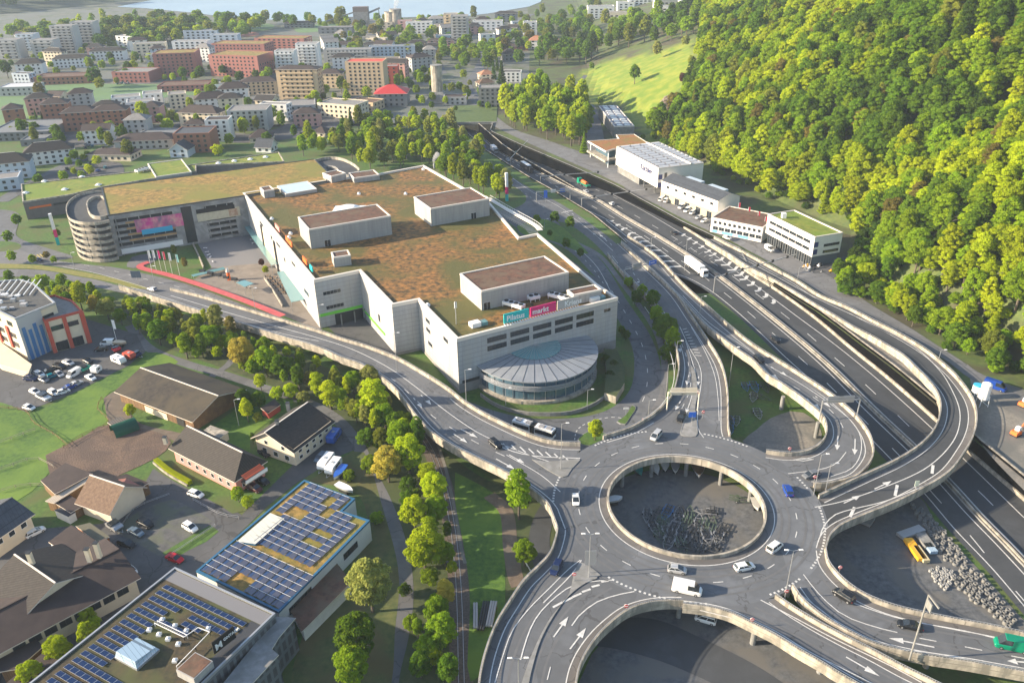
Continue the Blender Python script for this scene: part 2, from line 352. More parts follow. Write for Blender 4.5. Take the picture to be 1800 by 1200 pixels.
def gridmesh(mb,ys,xf0,xf1,nx,zf,m,pw=1.0):
    i0=len(mb.v); k=mb.mt(m)
    for y in ys:
        a,b=xf0(y),xf1(y)
        for j in range(nx+1):
            t=j/nx; x=a+(b-a)*(t**pw if pw>=1 else 1-(1-t)**(1/pw)); mb.v.append((x,y,zf(x,y)))
    for r in range(len(ys)-1):
        for j in range(nx):
            a=i0+r*(nx+1)+j; mb.f.append([a,a+1,a+nx+2,a+nx+1]); mb.mi.append(k)
mb=MB()
ys=[20,60,100,140,180,200,215,230,245,260,275,290]
gridmesh(mb,ys,lambda y:-900,lambda y:xW(y)-.02,3,lambda x,y:0,GRASS)
gridmesh(mb,[290]+[290+6*i for i in range(1,int((YP-290)/6))]+[YP],lambda y:-1500,lambda y:xL(y)-.15,3,lambda x,y:0,GRASS)
o=struct(mb.build('ground')); 
mb=MB(); gridmesh(mb,[YP,YP+8,590,600,640,700,800,1000,1400,2200,6000],lambda y:-6000,lambda y:xW(y),4,lambda x,y:0,TOWNG)
struct(mb.build('town_ground'))
mb=MB(); gridmesh(mb,[20,60]+list(range(80,640,6))+list(range(640,1200,20))+[1300,1500,1800,2200,3000,4500],lambda y:xW(y),lambda y:xW(y)+900,90,hill,M('hill_slope',(.05,.085,.018),(.10,.13,.03),scale=.35,detail=8,c3=(.06,.055,.03),scale3=.05,bump=.3),pw=1.6)
struct(mb.build('hillside'))
# lake
q=[U(a,b,.4) for a,b in [(205,12.5),(255,15),(330,22),(420,33),(500,36),(560,38),(610,36),(680,32),(740,30),(800,31),(860,24),(930,12),(950,4)]]
q+= [Vector((150,2600,.4)),Vector((400,6000,.4)),Vector((-3500,6000,.4)),U(330,-12,.4)]
mb=MB(); mb.poly([tuple(p) for p in q][::-1],WATER); o=struct(mb.build('lake_water'))
mb=MB();gridmesh(mb,[1300,1500,1700,1900,2300,2700],lambda y:-2600,lambda y:ip(y,[1300,1600,2000,2700],[-980,-700,-720,-500]),14,lambda x,y:18*max(0,math.sin((y-1300)/1400*3.1))*min(1,max(0,(ip(y,[1300,1600,2000,2700],[-980,-700,-720,-500])-x)/260)),M('far_wood_floor',(.012,.025,.015),(.025,.045,.022),scale=.02))
struct(mb.build('far_hill'))
# ================================================================ motorway
Rp=[(866,241),(920,260),(1000,296),(1080,333),(1140,366),(1197,396),(1262,437),(1315,477),(1367,510),(1433,557),(1500,613),(1567,667),(1647,737),(1704,792),(1800,874),(1880,945)]
Lp=[(802,234),(855,280),(930,325),(980,351),(1042,386),(1092,424),(1133,455),(1172,478),(1210,493),(1247,515),(1290,550),(1333,590),(1373,629),(1440,690),(1500,750),(1560,812),(1615,869),(1667,931),(1733,1001),(1800,1081),(1880,1175)]
N=150
ML=wl(Lp,zM,.08,n=N); MR=wl(Rp,zM,.08,n=N)
ML[0].y+=0
ex=lambda P:[P[0]+(P[0]-P[1]).normalized()*60]+P
MLx,MRx=ex(ML),ex(MR)
mb=MB(); a,b=orient(MLx,MRx); ribbon(mb,a,b,A_dark); moto=struct(mb.build('motorway'))
def lerp(A,B,t): return [p.lerp(q,t) for p,q in zip(A,B)]
def strip(mb,P,w,m,dz=.03,dash=None,off=0,phase=0):
    if dash:
        s=phase; 
        tot=[0]
        for i in range(1,len(P)): tot.append(tot[-1]+(P[i]-P[i-1]).length)
        A=np.array([tuple(p) for p in P]); f=lambda x:Vector([float(np.interp(x,tot,A[:,k])) for k in range(3)])
        while s+dash[0]<tot[-1]:
            seg=[f(s+dash[0]*k/2) for k in range(3)]; strip(mb,seg,w,m,dz,None,off); s+=dash[0]+dash[1]
        return
    n=len(P); i0=len(mb.v); k=mb.mt(m)
    for i,p in enumerate(P):
        a=P[max(i-1,0)]; b=P[min(i+1,n-1)]; d=Vector((b.x-a.x,b.y-a.y,0)); d=d.normalized() if d.length>1e-6 else Vector((1,0,0)); nn=Vector((-d.y,d.x,0))
        l=p+nn*(off+w/2); r=p+nn*(off-w/2); mb.v+=[(l.x,l.y,l.z+dz),(r.x,r.y,r.z+dz)]
    for j in range(n-1): a=i0+2*j; mb.f.append([a,a+1,a+3,a+2]); mb.mi.append(k)
mk=MB()   # motorway markings
def mline(pts,w=.28,dash=None,z=zM,dz=.11,mb=None,m=None): strip(mb or mk,wl(pts,z,0,step=2.5),w,m or PAINT,dz,dash)
med=[(842,234),(873,262),(892,274),(950,303),(1005,331),(1050,353),(1100,384),(1150,413),(1200,444),(1273,494),(1367,568),(1453,641),(1533,721),(1607,791),(1660,845),(1713,903),(1767,958),(1830,1025)]
def shiftpx(pts,dx): return [(a+dx*ip(b,[230,400,800,1200],[.35,.55,1,1.3]),b) for a,b in pts]
mline(shiftpx(med,-13)); mline(shiftpx(med,13))
strip(mk,ML[25:],.28,PAINT,.04,None,off=-1.6 if ML is a else 1.6)
mline([(1040,362),(1075,381),(1110,401),(1147,424),(1183,449),(1225,477),(1263,507),(1307,542),(1355,583),(1405,628),(1457,677),(1517,737),(1580,800),(1640,868),(1700,935),(1765,1015),(1830,1090)],.26,(6,12))
mline([(870,262),(905,287),(955,315),(1003,342)],.26,(4,5)); mline([(850,264),(885,290),(940,322),(985,347)],.26,(4,5)); mline([(832,258),(868,285),(925,317),(965,338)],.22,(4,5))
mline([(1085,362),(1120,381),(1157,402),(1195,424),(1233,449),(1273,475),(1320,510),(1367,545),(1415,583),(1465,627),(1520,675),(1580,732),(1650,800),(1725,868),(1800,945)],.26,(6,12),)
mline([(880,247),(930,275),(985,303),(1040,330),(1090,352)],.26,(4,5)); mline([(865,252),(915,280),(965,307),(1020,335)],.26,(4,5)); mline([(895,247),(945,272),(1000,298),(1045,318)],.22,(4,5))
# outer right carriageway edge line and its gore
mline([(1040,322),(1090,349),(1140,376),(1197,410),(1240,437),(1290,474),(1330,503),(1395,552),(1460,600),(1520,648),(1580,700),(1640,755),(1720,832),(1800,910)],.3)
mline([(1095,345),(1150,372),(1210,405),(1262,436),(1300,462),(1317,476)],.24)
def chevrons(mb,P,Q,n,m,dz,z,fwd=.35,w=1.3):
    A=wl(P,z,0,n=60); B=wl(Q,z,0,n=60)
    for k in range(n):
        t=(k+.5)/n; i=int(t*57); j=min(i+2,59)
        a,b=A[i],B[i]; c=(a+b)/2; d=(A[j]-A[i]+B[j]-B[i]); d.z=0; d.normalize(); wd=(a-b).length; ap=c-d*wd*fwd
        for e in (a,b): strip(mb,[e.lerp(ap,.08),ap],w,m,dz)
chevrons(mk,[(1070,387),(1100,412),(1125,438),(1150,465),(1180,498)],[(1075,386),(1115,408),(1145,427),(1175,449),(1210,478)],11,PAINT,.12,zM)
mline([(985,348),(1015,362),(1050,378),(1077,391),(1115,410),(1145,429),(1175,451),(1213,481)],.3)
mline([(1065,387),(1098,413),(1125,438),(1150,465),(1180,498)],.3,dz=.13)
chevrons(mk,[(1195,413),(1235,442),(1280,477),(1330,515),(1372,545)],[(1200,409),(1245,437),(1290,463),(1320,490),(1372,538)],15,PAINT,.12,zM,fwd=-.3)
mkm=mk.build('lane_marking',moto); mkm['kind']='structure'
# shoulders
mb=MB(); r_in=lerp(MR,ML,.0)
def shoulder(P,w,sgn,dz=.012,m=A_sh):
    strip(mb,P,w,m,dz,None,off=sgn*w/2)
sg=1 if MR is a else -1
shoulder(MR[55:],3.0,-sg if False else 1); 
so_=mb.build('motorway_shoulder',moto); so_['kind']='structure'
# median barrier, verge barriers, retaining walls
MEDW=wl(med,zM,.08,step=6)
rootb=empty('concrete_barrier',MEDW[40],'long pale concrete barrier between the two motorway carriageways','barrier','concrete motorway barriers')
mb=MB(); mb.sweep(MEDW,1.1,.25,CONC); mb.build('barrier_foot',rootb); mb=MB(); mb.sweep([p+Vector((0,0,.25)) for p in MEDW],.45,.7,CONC); mb.build('barrier_wall',rootb)
mb=MB()
for off in (-.95,.95): mb.sweep(MEDW[20:],.06,.3,METAL,z0=.55,off=off)
mb.build('guard_rail',rootb)
P=wl(Rp,zM,.0,step=5)
for p in P: p.x-=1.0; p.y-=.3
rootb=empty('concrete_barrier',P[30],'sunlit cream concrete parapet at the foot of the black wall','barrier','concrete motorway barriers')
mb=MB(); mb.sweep(P,.5,1.1,CONC,off=0); mb.build('parapet',rootb)
def wallface(name,label,P,zbot,ztop,m,cap,group,th=.5,off=0):
    root=empty(name,P[len(P)//2],label,'wall',group); mb=MB(); n=len(P)
    L=[];Rr=[]
    for i,p in enumerate(P):
        a=P[max(i-1,0)]; b=P[min(i+1,n-1)]; d=Vector((b.x-a.x,b.y-a.y,0)).normalized(); nn=Vector((-d.y,d.x,0))
        L.append(p+nn*(off+th/2)); Rr.append(p+nn*(off-th/2))
    i0=len(mb.v); k=mb.mt(m)
    for l,r in zip(L,Rr):
        zb,zt=zbot(l.x,l.y),ztop(l.x,l.y); mb.v+=[(r.x,r.y,zb),(l.x,l.y,zb),(l.x,l.y,zt),(r.x,r.y,zt)]
    for j in range(n-1):
        a=i0+4*j; b=a+4
        for q in range(4): q2=(q+1)%4; mb.f.append([a+q2,b+q2,b+q,a+q]); mb.mi.append(k)
    mb.f+=[[i0,i0+1,i0+2,i0+3]]; mb.mi+=[k]; e=i0+4*(n-1); mb.f+=[[e+3,e+2,e+1,e]]; mb.mi+=[k]
    mb.build('wall_face',root)
    if cap: mb=MB(); mb.sweep([Vector((p.x,p.y,ztop(p.x,p.y))) for p in P],th+.12,.12,cap,off=off); mb.build('wall_coping',root)
    return root
RB=[Vector((xW(y)+.9,y,0)) for y in list(range(60,300,6))]; RB2=[Vector((xW(y)+.6,y,0)) for y in list(range(318,int(YP),6))+[YP]]
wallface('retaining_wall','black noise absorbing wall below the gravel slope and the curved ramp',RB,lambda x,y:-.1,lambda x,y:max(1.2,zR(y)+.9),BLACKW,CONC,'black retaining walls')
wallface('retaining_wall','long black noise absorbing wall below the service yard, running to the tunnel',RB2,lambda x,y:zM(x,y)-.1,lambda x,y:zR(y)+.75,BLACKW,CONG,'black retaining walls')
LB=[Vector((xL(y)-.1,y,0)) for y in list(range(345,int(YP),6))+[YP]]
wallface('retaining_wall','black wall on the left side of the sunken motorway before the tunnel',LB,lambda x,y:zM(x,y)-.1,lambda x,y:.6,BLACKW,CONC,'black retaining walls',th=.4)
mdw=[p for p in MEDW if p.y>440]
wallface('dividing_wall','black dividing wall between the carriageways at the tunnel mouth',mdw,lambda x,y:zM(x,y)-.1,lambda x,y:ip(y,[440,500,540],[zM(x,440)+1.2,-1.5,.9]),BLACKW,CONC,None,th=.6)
# tunnel portal
root=empty('tunnel_portal',(-25,YP,0),'dark tunnel mouth of the motorway under a grass roof','tunnel')
mb=MB(); x0,x1=xL(YP)-4,xW(YP)+3
mb.box((x0,YP+1),Vector((1,0,0)),Vector((0,1,0)),x1-x0,1.2,-.6,1.3,CONG); mb.build('portal_beam',root)
mb=MB(); mb.box((x0,YP+2.3),Vector((1,0,0)),Vector((0,1,0)),x1-x0,60,-.7,.9,M('lawn_dark',(.05,.09,.02),(.08,.12,.03),scale=.4),None); mb.build('grass_roof',root)
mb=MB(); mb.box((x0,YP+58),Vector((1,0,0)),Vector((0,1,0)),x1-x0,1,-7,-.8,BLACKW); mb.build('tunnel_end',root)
# ================================================================ elevated roads
TH=1.5
vroot=empty('roundabout_viaduct',(40.9,153.6,0),'big round concrete flyover with an open centre above the boat trailer yard','flyover')
CX,CY,RO,RI=40.9,153.6,32.4,18.6
def dk(x,y): return zD(x,y)
mb=MB(); n=96; i0=0
for rr in (RI,RO):
    for z in (6.65,6.65-.9):
        for j in range(n): t=2*math.pi*j/n; mb.v.append((CX+rr*math.cos(t),CY+rr*math.sin(t),z))
kt=mb.mt(A_ring); ks=mb.mt(CONG)
for j in range(n):
    q=(j+1)%n
    mb.f+=[[2*n+j,2*n+q,q,j],[n+j,n+q,3*n+q,3*n+j],[j,q,n+q,n+j],[2*n+q,2*n+j,3*n+j,3*n+q]]; mb.mi+=[kt,ks,ks,ks]
mb.build('road_deck',vroot)
def arc(cx,cy,r,a0,a1,z,n=60): return [Vector((cx+r*math.cos(R(a0+(a1-a0)*i/n)),cy+r*math.sin(R(a0+(a1-a0)*i/n)),z)) for i in range(n+1)]
mb=MB(); mb.sweep(arc(CX,CY,RI-.15,0,360,5.75,120),.5,1.85,CONC); mb.build('parapet',vroot)
mb=MB(); strip(mb,arc(CX,CY,RI+.95,0,360,6.665,120),1.7,A_sh,0); mb.build('kerb_apron',vroot)
for k in range(14):
    t=k*math.pi/7; 
    for rr in (RI+2,RO-3): mb=MB(); mb.tube((CX+rr*math.cos(t),CY+rr*math.sin(t),-.1),(CX+rr*math.cos(t),CY+rr*math.sin(t),5.2),.55,CONG,10); mb.build('pier',vroot)
mkr=MB(); strip(mkr,arc(CX,CY,RI+1.95,0,360,6.68,120),.22,PAINT,.012); strip(mkr,arc(CX,CY,RI+7.0,2,358,6.68,200),.22,PAINT,.012,(2.2,4.5))
for a0,a1 in ((147,178),(98,128),(48,70),(-3,-45),(-52,-70),(228,268),(10,20)): strip(mkr,arc(CX,CY,RO-.8,a0,a1,6.68,60),.5,PAINT,.012,(.5,.55))
def road(name,label,L,Rr,mat,dz,solid_y=None,n=None,place='',parapets='LR',group='elevated ramps',th=TH,zf=zD,part=None,sh=True,cat='ramp',edge=True,pz=.9):
    n=n or 90
    A=wl(L,zf,dz,n=n); B=wl(Rr,zf,dz,n=n)
    root=empty(name,(A[n//2]+B[n//2])/2,label,cat,group)
    A2,B2=orient(A,B)
    mb=MB(); i=len(mb.v)
    ribbon(mb,A2,B2,mat,th=th,side=CONC if th else None)
    mb.build('road_deck',root)
    side={'L':A,'R':B}
    for s in parapets:
        P=side[s]; other=side['R' if s=='L' else 'L']
        d=P[n//2+1]-P[n//2]; w=other[n//2]-P[n//2]; inn=1 if d.x*w.y-d.y*w.x>0 else -1
        P2=[p for p in P if math.hypot(p.x-CX,p.y-CY)>RO-.3 and p.y<(solid_y or 900)]
        if len(P2)<3: continue
        mb=MB(); mb.sweep(P2,.38,.18+pz+.5,CONC,z0=-.5); mb.build('parapet',root)
        P4=P2[::1]; mb=MB(); mb.sweep([p+Vector((0,0,pz+.55)) for p in P4],.09,.09,METAL); 
        for p in P4: mb.tube(p+Vector((0,0,pz+.1)),p+Vector((0,0,pz+.6)),.05,METAL,4)
        mb.build('hand_rail',root)
        if sh:
            mb=MB(); strip(mb,P2,1.5,A_sh,.012,None,off=inn*.95); mb.build('kerb_apron',root)
        if edge: strip(mkroad,P2,.22,PAINT,.03,None,off=inn*1.85)
    return root,A,B
mkroad=MB()
wr,WA,WB=road('flyover_ramp','long curving flyover ramp with two lanes from the upper left to the roundabout',
 [(300,511),(350,523),(430,546),(500,567),(560,585),(600,599),(643,612),(697,633),(740,657),(787,687),(820,713),(867,740),(933,770),(977,782),(1020,784)],
 [(210,506),(270,525),(350,550),(430,575),(500,597),(560,615),(600,633),(630,643),(660,660),(690,683),(713,710),(733,737),(757,763),(793,788),(843,813),(900,842),(953,880),(975,912),(980,932)],A_mid,.135,n=130)
sr,SA,SB=road('flyover_ramp','wide flyover ramp leaving the roundabout towards the bottom edge of the photo',
 [(980,928),(978,945),(967,977),(947,1000),(920,1027),(893,1067),(873,1100),(857,1140),(847,1177),(842,1210),(838,1260)],
 [(1200,1062),(1167,1062),(1133,1067),(1103,1078),(1077,1097),(1053,1120),(1033,1147),(1020,1173),(1013,1200),(1005,1260)],A_mid,.135)
ar,AA,AB=road('flyover_ramp','wide approach road coming down beside the mall from the top to the roundabout',
 [(1068,450),(1097,485),(1133,520),(1165,560),(1185,605),(1193,640),(1190,668),(1179,701),(1153,729),(1132,743),(1104,758),(1060,772)],
 [(1092,428),(1133,467),(1183,515),(1215,560),(1245,605),(1268,645),(1278,690),(1280,757),(1290,775),(1318,792),(1348,802)],A_mid,.13)
br,BA,BB=road('flyover_ramp','tight hairpin ramp around the trailer yard beside the motorway',
 [(1092,431),(1133,470),(1183,516),(1233,570),(1270,600),(1300,622),(1323,638),(1347,663),(1370,677),(1403,700),(1437,728),(1450,745),(1452,765),(1442,783),(1420,797),(1382,802),(1335,796)],
 [(1103,418),(1155,455),(1200,503),(1240,540),(1285,580),(1327,613),(1387,650),(1453,693),(1487,720),(1513,747),(1530,775),(1533,805),(1510,837),(1480,849),(1450,855),(1417,855)],A_mid,.14,n=120)
er,EA,EB=road('flyover_ramp','large curved loop ramp crossing over the motorway on the right',
 [(1240,425),(1280,450),(1315,473),(1367,500),(1433,540),(1467,560),(1500,580),(1533,597),(1560,613),(1587,630),(1607,650),(1627,670),(1643,690),(1652,713),(1650,737),(1640,760),(1623,780),(1600,798),(1567,817),(1517,840),(1467,863),(1435,878),(1410,886)],
 [(1255,420),(1300,443),(1363,477),(1400,497),(1440,523),(1487,543),(1533,567),(1583,593),(1627,620),(1660,647),(1683,670),(1703,697),(1713,720),(1715,743),(1710,767),(1697,793),(1667,833),(1617,865),(1567,890),(1517,910),(1477,928),(1457,947),(1450,968)],A_dark,.145,n=140,zf=zE)
s2,S2A,S2B=road('flyover_ramp','upper of the two ramps running to the right bottom corner, with three cars',
 [(1450,970),(1455,993),(1473,1017),(1500,1040),(1533,1058),(1583,1075),(1667,1093),(1733,1105),(1800,1120),(1900,1140)],
 [(1392,1035),(1413,1063),(1450,1093),(1493,1118),(1533,1137),(1583,1150),(1633,1160),(1700,1170),(1800,1188),(1900,1205)],A_mid,.14)
s1,S1A,S1B=road('flyover_ramp','lower empty one way ramp leaving the roundabout to the bottom right',
 [(1362,1052),(1387,1070),(1433,1098),(1483,1125),(1533,1150),(1583,1177),(1630,1200),(1720,1245)],
 [(1200,1068),(1240,1073),(1280,1083),(1320,1102),(1360,1122),(1400,1147),(1440,1170),(1477,1193),(1560,1240)],A_mid,.145)
def ml(pts,w=.22,dash=None,z=zD,dz=.19): strip(mkroad,wl(pts,z,0,step=2.5),w,PAINT,dz,dash)
def arrow(px,py,qx,qy,z=zD,hw=.72,mb=None,dz=.2):
    a=U(px,py,z); b=U(qx,qy,z); d=(b-a); d.z=0; ln=d.length; d.normalize(); nn=Vector((-d.y,d.x,0)); h=min(2.6,ln*.42); c=b-d*h; zz=(a.z+dz,b.z+dz)
    k=mb or mkroad
    k.poly([(p.x,p.y,zz[0]) for p in (a-nn*.15,c-nn*.15,c+nn*.15,a+nn*.15)][::1],PAINT); k.poly([(p.x,p.y,zz[1]) for p in (c-nn*hw,b,c+nn*hw)],PAINT)
ml([(300,520),(400,550),(470,570),(560,595),(620,615),(680,645),(730,680),(780,720),(830,755),(880,780),(930,800),(975,815)],.25)
ml([(230,505),(300,527),(400,560),(500,588),(560,600)],.22)
ml([(617,640),(670,655),(705,680),(735,707),(762,733),(800,757),(850,785),(900,808)],.22,(3,6))
ml([(890,800),(950,835),(985,865)],.22); ml([(862,778),(905,795),(950,803),(1020,806)],.3)
for k in range(8): ml([(884+15*k,780+3.0*k),(889+15*k,785+3.0*k),(894+15*k,790+2.8*k)],.4)
for a in [(727,700,742,718),(740,695,758,712),(797,763,822,779),(810,755,840,770),(872,807,906,826),(895,800,922,815)]: arrow(*a)
ml([(1037,1155),(1052,1120),(1075,1090),(1110,1070)],.2) if False else None
ml([(1005,1100),(1020,1080),(1050,1058),(1085,1046),(1115,1040)],.25)
ml([(955,1060),(975,1040),(1000,1015),(1020,990),(1022,985)],.25); ml([(915,1160),(925,1125),(940,1090),(965,1060),(1005,1030),(1045,1022),(1076,1020)],.25)
ml([(870,1200),(885,1150),(900,1110),(930,1070),(970,1030),(1000,1000),(1020,985)],.22)
ml([(962,1195),(970,1165),(985,1130)],.2,(3,5)); 
for a in [(973,1120,999,1084),(1002,1141,1030,1104)]: arrow(*a)
for k in range(6): t=k/5; ml([(972+t*85,1068-t*45),(990+t*80,1058-t*37)],.5)
# approach road markings
ml([(1133,540),(1160,580),(1178,620),(1185,655),(1180,685),(1160,715),(1130,738)],.2)
ml([(1205,600),(1218,640),(1222,660),(1215,700),(1205,730),(1198,765)],.22); ml([(1195,575),(1212,612),(1228,640),(1233,665),(1228,710),(1226,750),(1237,770)],.22)
ml([(1215,575),(1240,620),(1256,660),(1262,700),(1264,740)],.2)
ml([(1105,470),(1140,515),(1175,560),(1196,600),(1210,640),(1214,680),(1205,705),(1190,735)],.2,(3,4))
for k in range(10): t=k/9; ml([(1200+t*22,580+t*45),(1207+t*26,578+t*48)],.35)
for a in [(1211,660,1207,678),(1228,662,1226,679),(1196,706,1187,722),(1212,710,1206,727),(1187,598,1196,620)]: arrow(*a)
# hairpin
ml([(1200,520),(1240,562),(1280,592),(1320,618),(1345,640),(1390,665),(1430,690),(1475,722),(1500,745),(1513,770),(1512,800),(1495,825),(1460,838)],.22)
ml([(1395,680),(1428,698),(1460,722),(1480,748),(1489,775)],.22,(2.5,5))
for a in [(1342,649,1368,667),(1355,645,1384,662),(1418,701,1442,720),(1433,697,1460,717),(1473,767,1471,792),(1503,772,1502,800)]: arrow(*a)
ml([(1487,795),(1470,815),(1440,826),(1385,833)],.22); ml([(1430,808),(1400,812),(1395,806),(1420,806),(1430,808)],.25)
# loop
ml([(1300,452),(1360,484),(1430,522),(1500,555),(1560,583),(1610,612),(1650,650),(1675,690),(1687,725),(1683,760),(1665,790),(1635,818),(1600,838),(1540,862),(1480,882),(1432,892)],.25,z=zE)
ml([(1640,848),(1560,880),(1500,895),(1468,905),(1448,925),(1441,945)],.25,z=zE)
for a in [(1537,860,1567,846),(1483,885,1513,871)]: arrow(*a,z=zE)
for a,b in (((1494,909),(1502,892)),((1573,872),(1577,853)),((1638,833),(1640,818))): ml([a,((a[0]+b[0])/2,(a[1]+b[1])/2),b],.7,z=zE)
# bottom right ramps
ml([(1412,1010),(1440,1045),(1480,1080),(1530,1100),(1577,1112)],.22); ml([(1500,1060),(1540,1075),(1600,1092),(1700,1110),(1800,1135),(1880,1150)],.22)
ml([(1400,1040),(1440,1070),(1500,1115),(1560,1138),(1650,1150),(1800,1180)],.22); ml([(1616,1122),(1680,1134),(1760,1150),(1830,1163)],.22,(3,5))
for a in [(1487,1155,1546,1189),(1642,1138,1562,1122),(1810,1165,1770,1162)]: arrow(*a)
ml([(1337,1055),(1400,1088),(1470,1125),(1560,1168),(1620,1200)],.25); ml([(1230,1073),(1290,1088),(1350,1108),(1430,1150),(1540,1205)],.25)
def tri(pts): mkroad.poly([tuple(U(a,b,6.65+.06)) for a,b in pts],PAINT)
WEAR=M('tyre_worn_asphalt',(.097,.10,.105),(.122,.125,.130),scale=.4,detail=8)
mw=MB()
for rr_ in (3.6,5.3,8.9,10.6): strip(mw,arc(CX,CY,RI+rr_,0,360,6.665,140),.55,WEAR,.004)
mw.build('wheel_tracks',vroot)
for A_1,B_1 in ((WA,WB),(AA,AB),(BA,BB),(SA,SB),(S2A,S2B),(S1A,S1B)):
    mw=MB()
    for t in ((.2,.3,.55,.65) if A_1 is not S1A else (.35,.6)):
        P=[p for p in lerp(A_1,B_1,t) if math.hypot(p.x-CX,p.y-CY)>RO+1]; 
        if len(P)>4: strip(mw,P,.5,WEAR,.006)
    o=mw.build('wheel_tracks'); struct(o)
o=mkr.build('lane_marking',vroot); o=mkroad.build('road_marking'); struct(o)
# splitter islands on the roundabout arms
def island(name,pts,z,h,m,label,cat='traffic island',kerb=CONG,**k):
    q=cr([U(a,b,z) for a,b in pts+[pts[0]]],step=1.5)[:-1]
    for p in q: p.z=z(p.x,p.y) if callable(z) else z
    ar=sum(q[i].x*q[(i+1)%len(q)].y-q[(i+1)%len(q)].x*q[i].y for i in range(len(q)))
    if ar<0: q=q[::-1]
    root=empty(name,q[0],label,cat,'kerbed traffic islands',**k); zz=sum(p.z for p in q)/len(q); zl=min(p.z for p in q)-.3
    c=sum(q,Vector())/len(q); q2=[c+(p-c)*.93 for p in q]
    mb=MB(); n=len(q)
    mb.prism([(p.x,p.y) for p in q],zl,zz+.25,kerb); 
    for i,p in enumerate(q): mb.v[n+i]=(p.x,p.y,p.z+.25)
    mb.build('kerb',root); mb=MB(); mb.poly([(p.x,p.y,p.z+.26) for p in q2],m); mb.build('island_top',root); return root
zdd=lambda x,y:zD(x,y)+.06
island('traffic_island',[(912,1215),(935,1150),(965,1090),(1000,1045),(1012,1000),(1022,988),(1045,1003),(1056,1012),(1035,1020),(1005,1042),(975,1080),(948,1130),(930,1190),(925,1215)],zdd,.2,CONG,'paved island with sign mast, left of the bottom ramp arrows')
island('traffic_island',[(1213,640),(1222,655),(1226,690),(1222,720),(1226,765),(1212,768),(1196,765),(1200,745),(1213,715),(1218,680)],zdd,.2,CONG,'paved island with blue sign, between the approach lanes')
island('traffic_island',[(935,808),(960,812),(1010,808),(1022,806),(1005,825),(992,840),(965,828)],zdd,.2,CONG,'paved island with zebra hatching at the left flyover ramp end')
# ramp piers
def piers(root,pts,r=.6,z=zD):
    for a,b in pts:
        p=U(a,b,z); mb=MB(); mb.tube((p.x,p.y,-.1),(p.x,p.y,z(p.x,p.y)-TH+.2),r,CONG,12); mb.build('pier',root)
piers(wr,[(690,660),(760,720),(830,765),(905,800)]); piers(br,[(1378,690),(1440,735),(1497,770),(1480,815)]); piers(er,[(1670,680),(1665,800),(1600,845),(1530,875)],.7)
piers(s2,[(1520,1090),(1640,1130)]); piers(s1,[(1330,1090),(1450,1140)]); piers(sr,[(940,1060),(900,1150),(1020,1110)])
# ================================================================ ground patches
def inpoly(x,y,P):
    c=False; j=len(P)-1
    for i in range(len(P)):
        if (P[i][1]>y)!=(P[j][1]>y) and x<(P[j][0]-P[i][0])*(y-P[i][1])/(P[j][1]-P[i][1])+P[i][0]: c=not c
        j=i
    return c
def rr(name,L,Rr,m,z=0.,dz=.02,n=60):
    A=wl(L,z,dz,n=n); B=wl(Rr,z,dz,n=n)
    _DZ[0]+=1
    for p in A+B: p.z+=.0013*_DZ[0]
    A,B=orient(A,B); mb=MB(); ribbon(mb,A,B,m); return struct(mb.build(name))
def cl(name,C,w,m,z=0.,dz=.02,n=80):
    _DZ[0]+=1; mb=MB(); strip(mb,wl(C,z,0,n=n),w,m,dz+.0013*_DZ[0]); return struct(mb.build(name))
rr('lower_road',[(935,352),(955,392),(993,413),(1033,436),(1055,456),(1075,483),(1100,525),(1133,573),(1150,605),(1162,647),(1160,690),(1146,727),(1115,755),(1060,785),(1000,795),(930,785),(850,760),(790,730)],
 [(900,390),(925,425),(965,450),(1010,480),(1050,515),(1083,557),(1100,585),(1112,613),(1115,647),(1108,683),(1085,710),(1050,727),(1000,735),(930,735),(870,722),(820,704),(760,680),(720,660)],A_mid,dz=.03,n=110)
flat('junction',[(862,287),(882,300),(930,330),(985,358),(1045,398),(1095,438),(1140,478),(1190,530),(1170,565),(1130,520),(1097,487),(1068,452),(1042,425),(1008,399),(978,388),(985,400),(940,415),(900,395),(868,372),(905,366),(925,352),(915,335),(880,314)],0,A_mid,dz=.02)
cl('footpath',[(1010,425),(1055,450),(1095,500),(1140,560),(1160,600),(1168,640),(1166,690),(1150,722)],2.2,A_old,dz=.035)
flat('lawn',[(908,398),(950,385),(985,397),(1010,420),(1035,447),(1010,440),(975,425),(920,412)],0,GRASS2,dz=.06)
flat('lawn',[(948,420),(975,428),(1005,445),(1040,480),(1045,487),(1000,455),(965,435)],0,GRASS,dz=.07)
flat('carriageway',[(-40,420),(30,438),(60,449),(105,459),(160,466),(200,470),(240,478),(330,500),(420,533),(500,562),(520,585),(430,562),(360,540),(300,521),(230,497),(160,479),(100,469),(55,464),(-40,462)],0,A_old,dz=.1)
flat('carriageway',[(-40,474),(60,474),(130,485),(190,497),(270,522),(310,535),(270,532),(210,514),(130,498),(60,487),(-40,487)],0,A_old,dz=.1)
flat('verge',[(-40,463),(60,466),(130,476),(190,487),(240,500),(300,521),(345,538),(300,528),(230,506),(190,495),(130,484),(60,473),(-40,472)],0,M('dry_grass',(.14,.15,.03),(.22,.20,.05),scale=.6,detail=8),dz=.13)
flat('roundabout_road',[(-60,365),(25,372),(32,392),(28,412),(45,424),(95,440),(130,452),(90,458),(55,450),(20,440),(-60,436)],0,A_mid,dz=.08)
flat('roundabout_lawn',[(-30,428),(5,424),(30,427),(38,434),(25,441),(-30,442)],0,GRASS,dz=.1)
flat('access_road',[(232,452),(258,446),(282,450),(262,465),(240,472),(222,468)],0,A_old,dz=.11)
cl('cycle_lane',[(262,461),(248,466),(250,472),(290,482),(333,495),(375,509),(417,524),(458,540),(497,556)],3.0,RPAINT,z=zD,dz=.19)
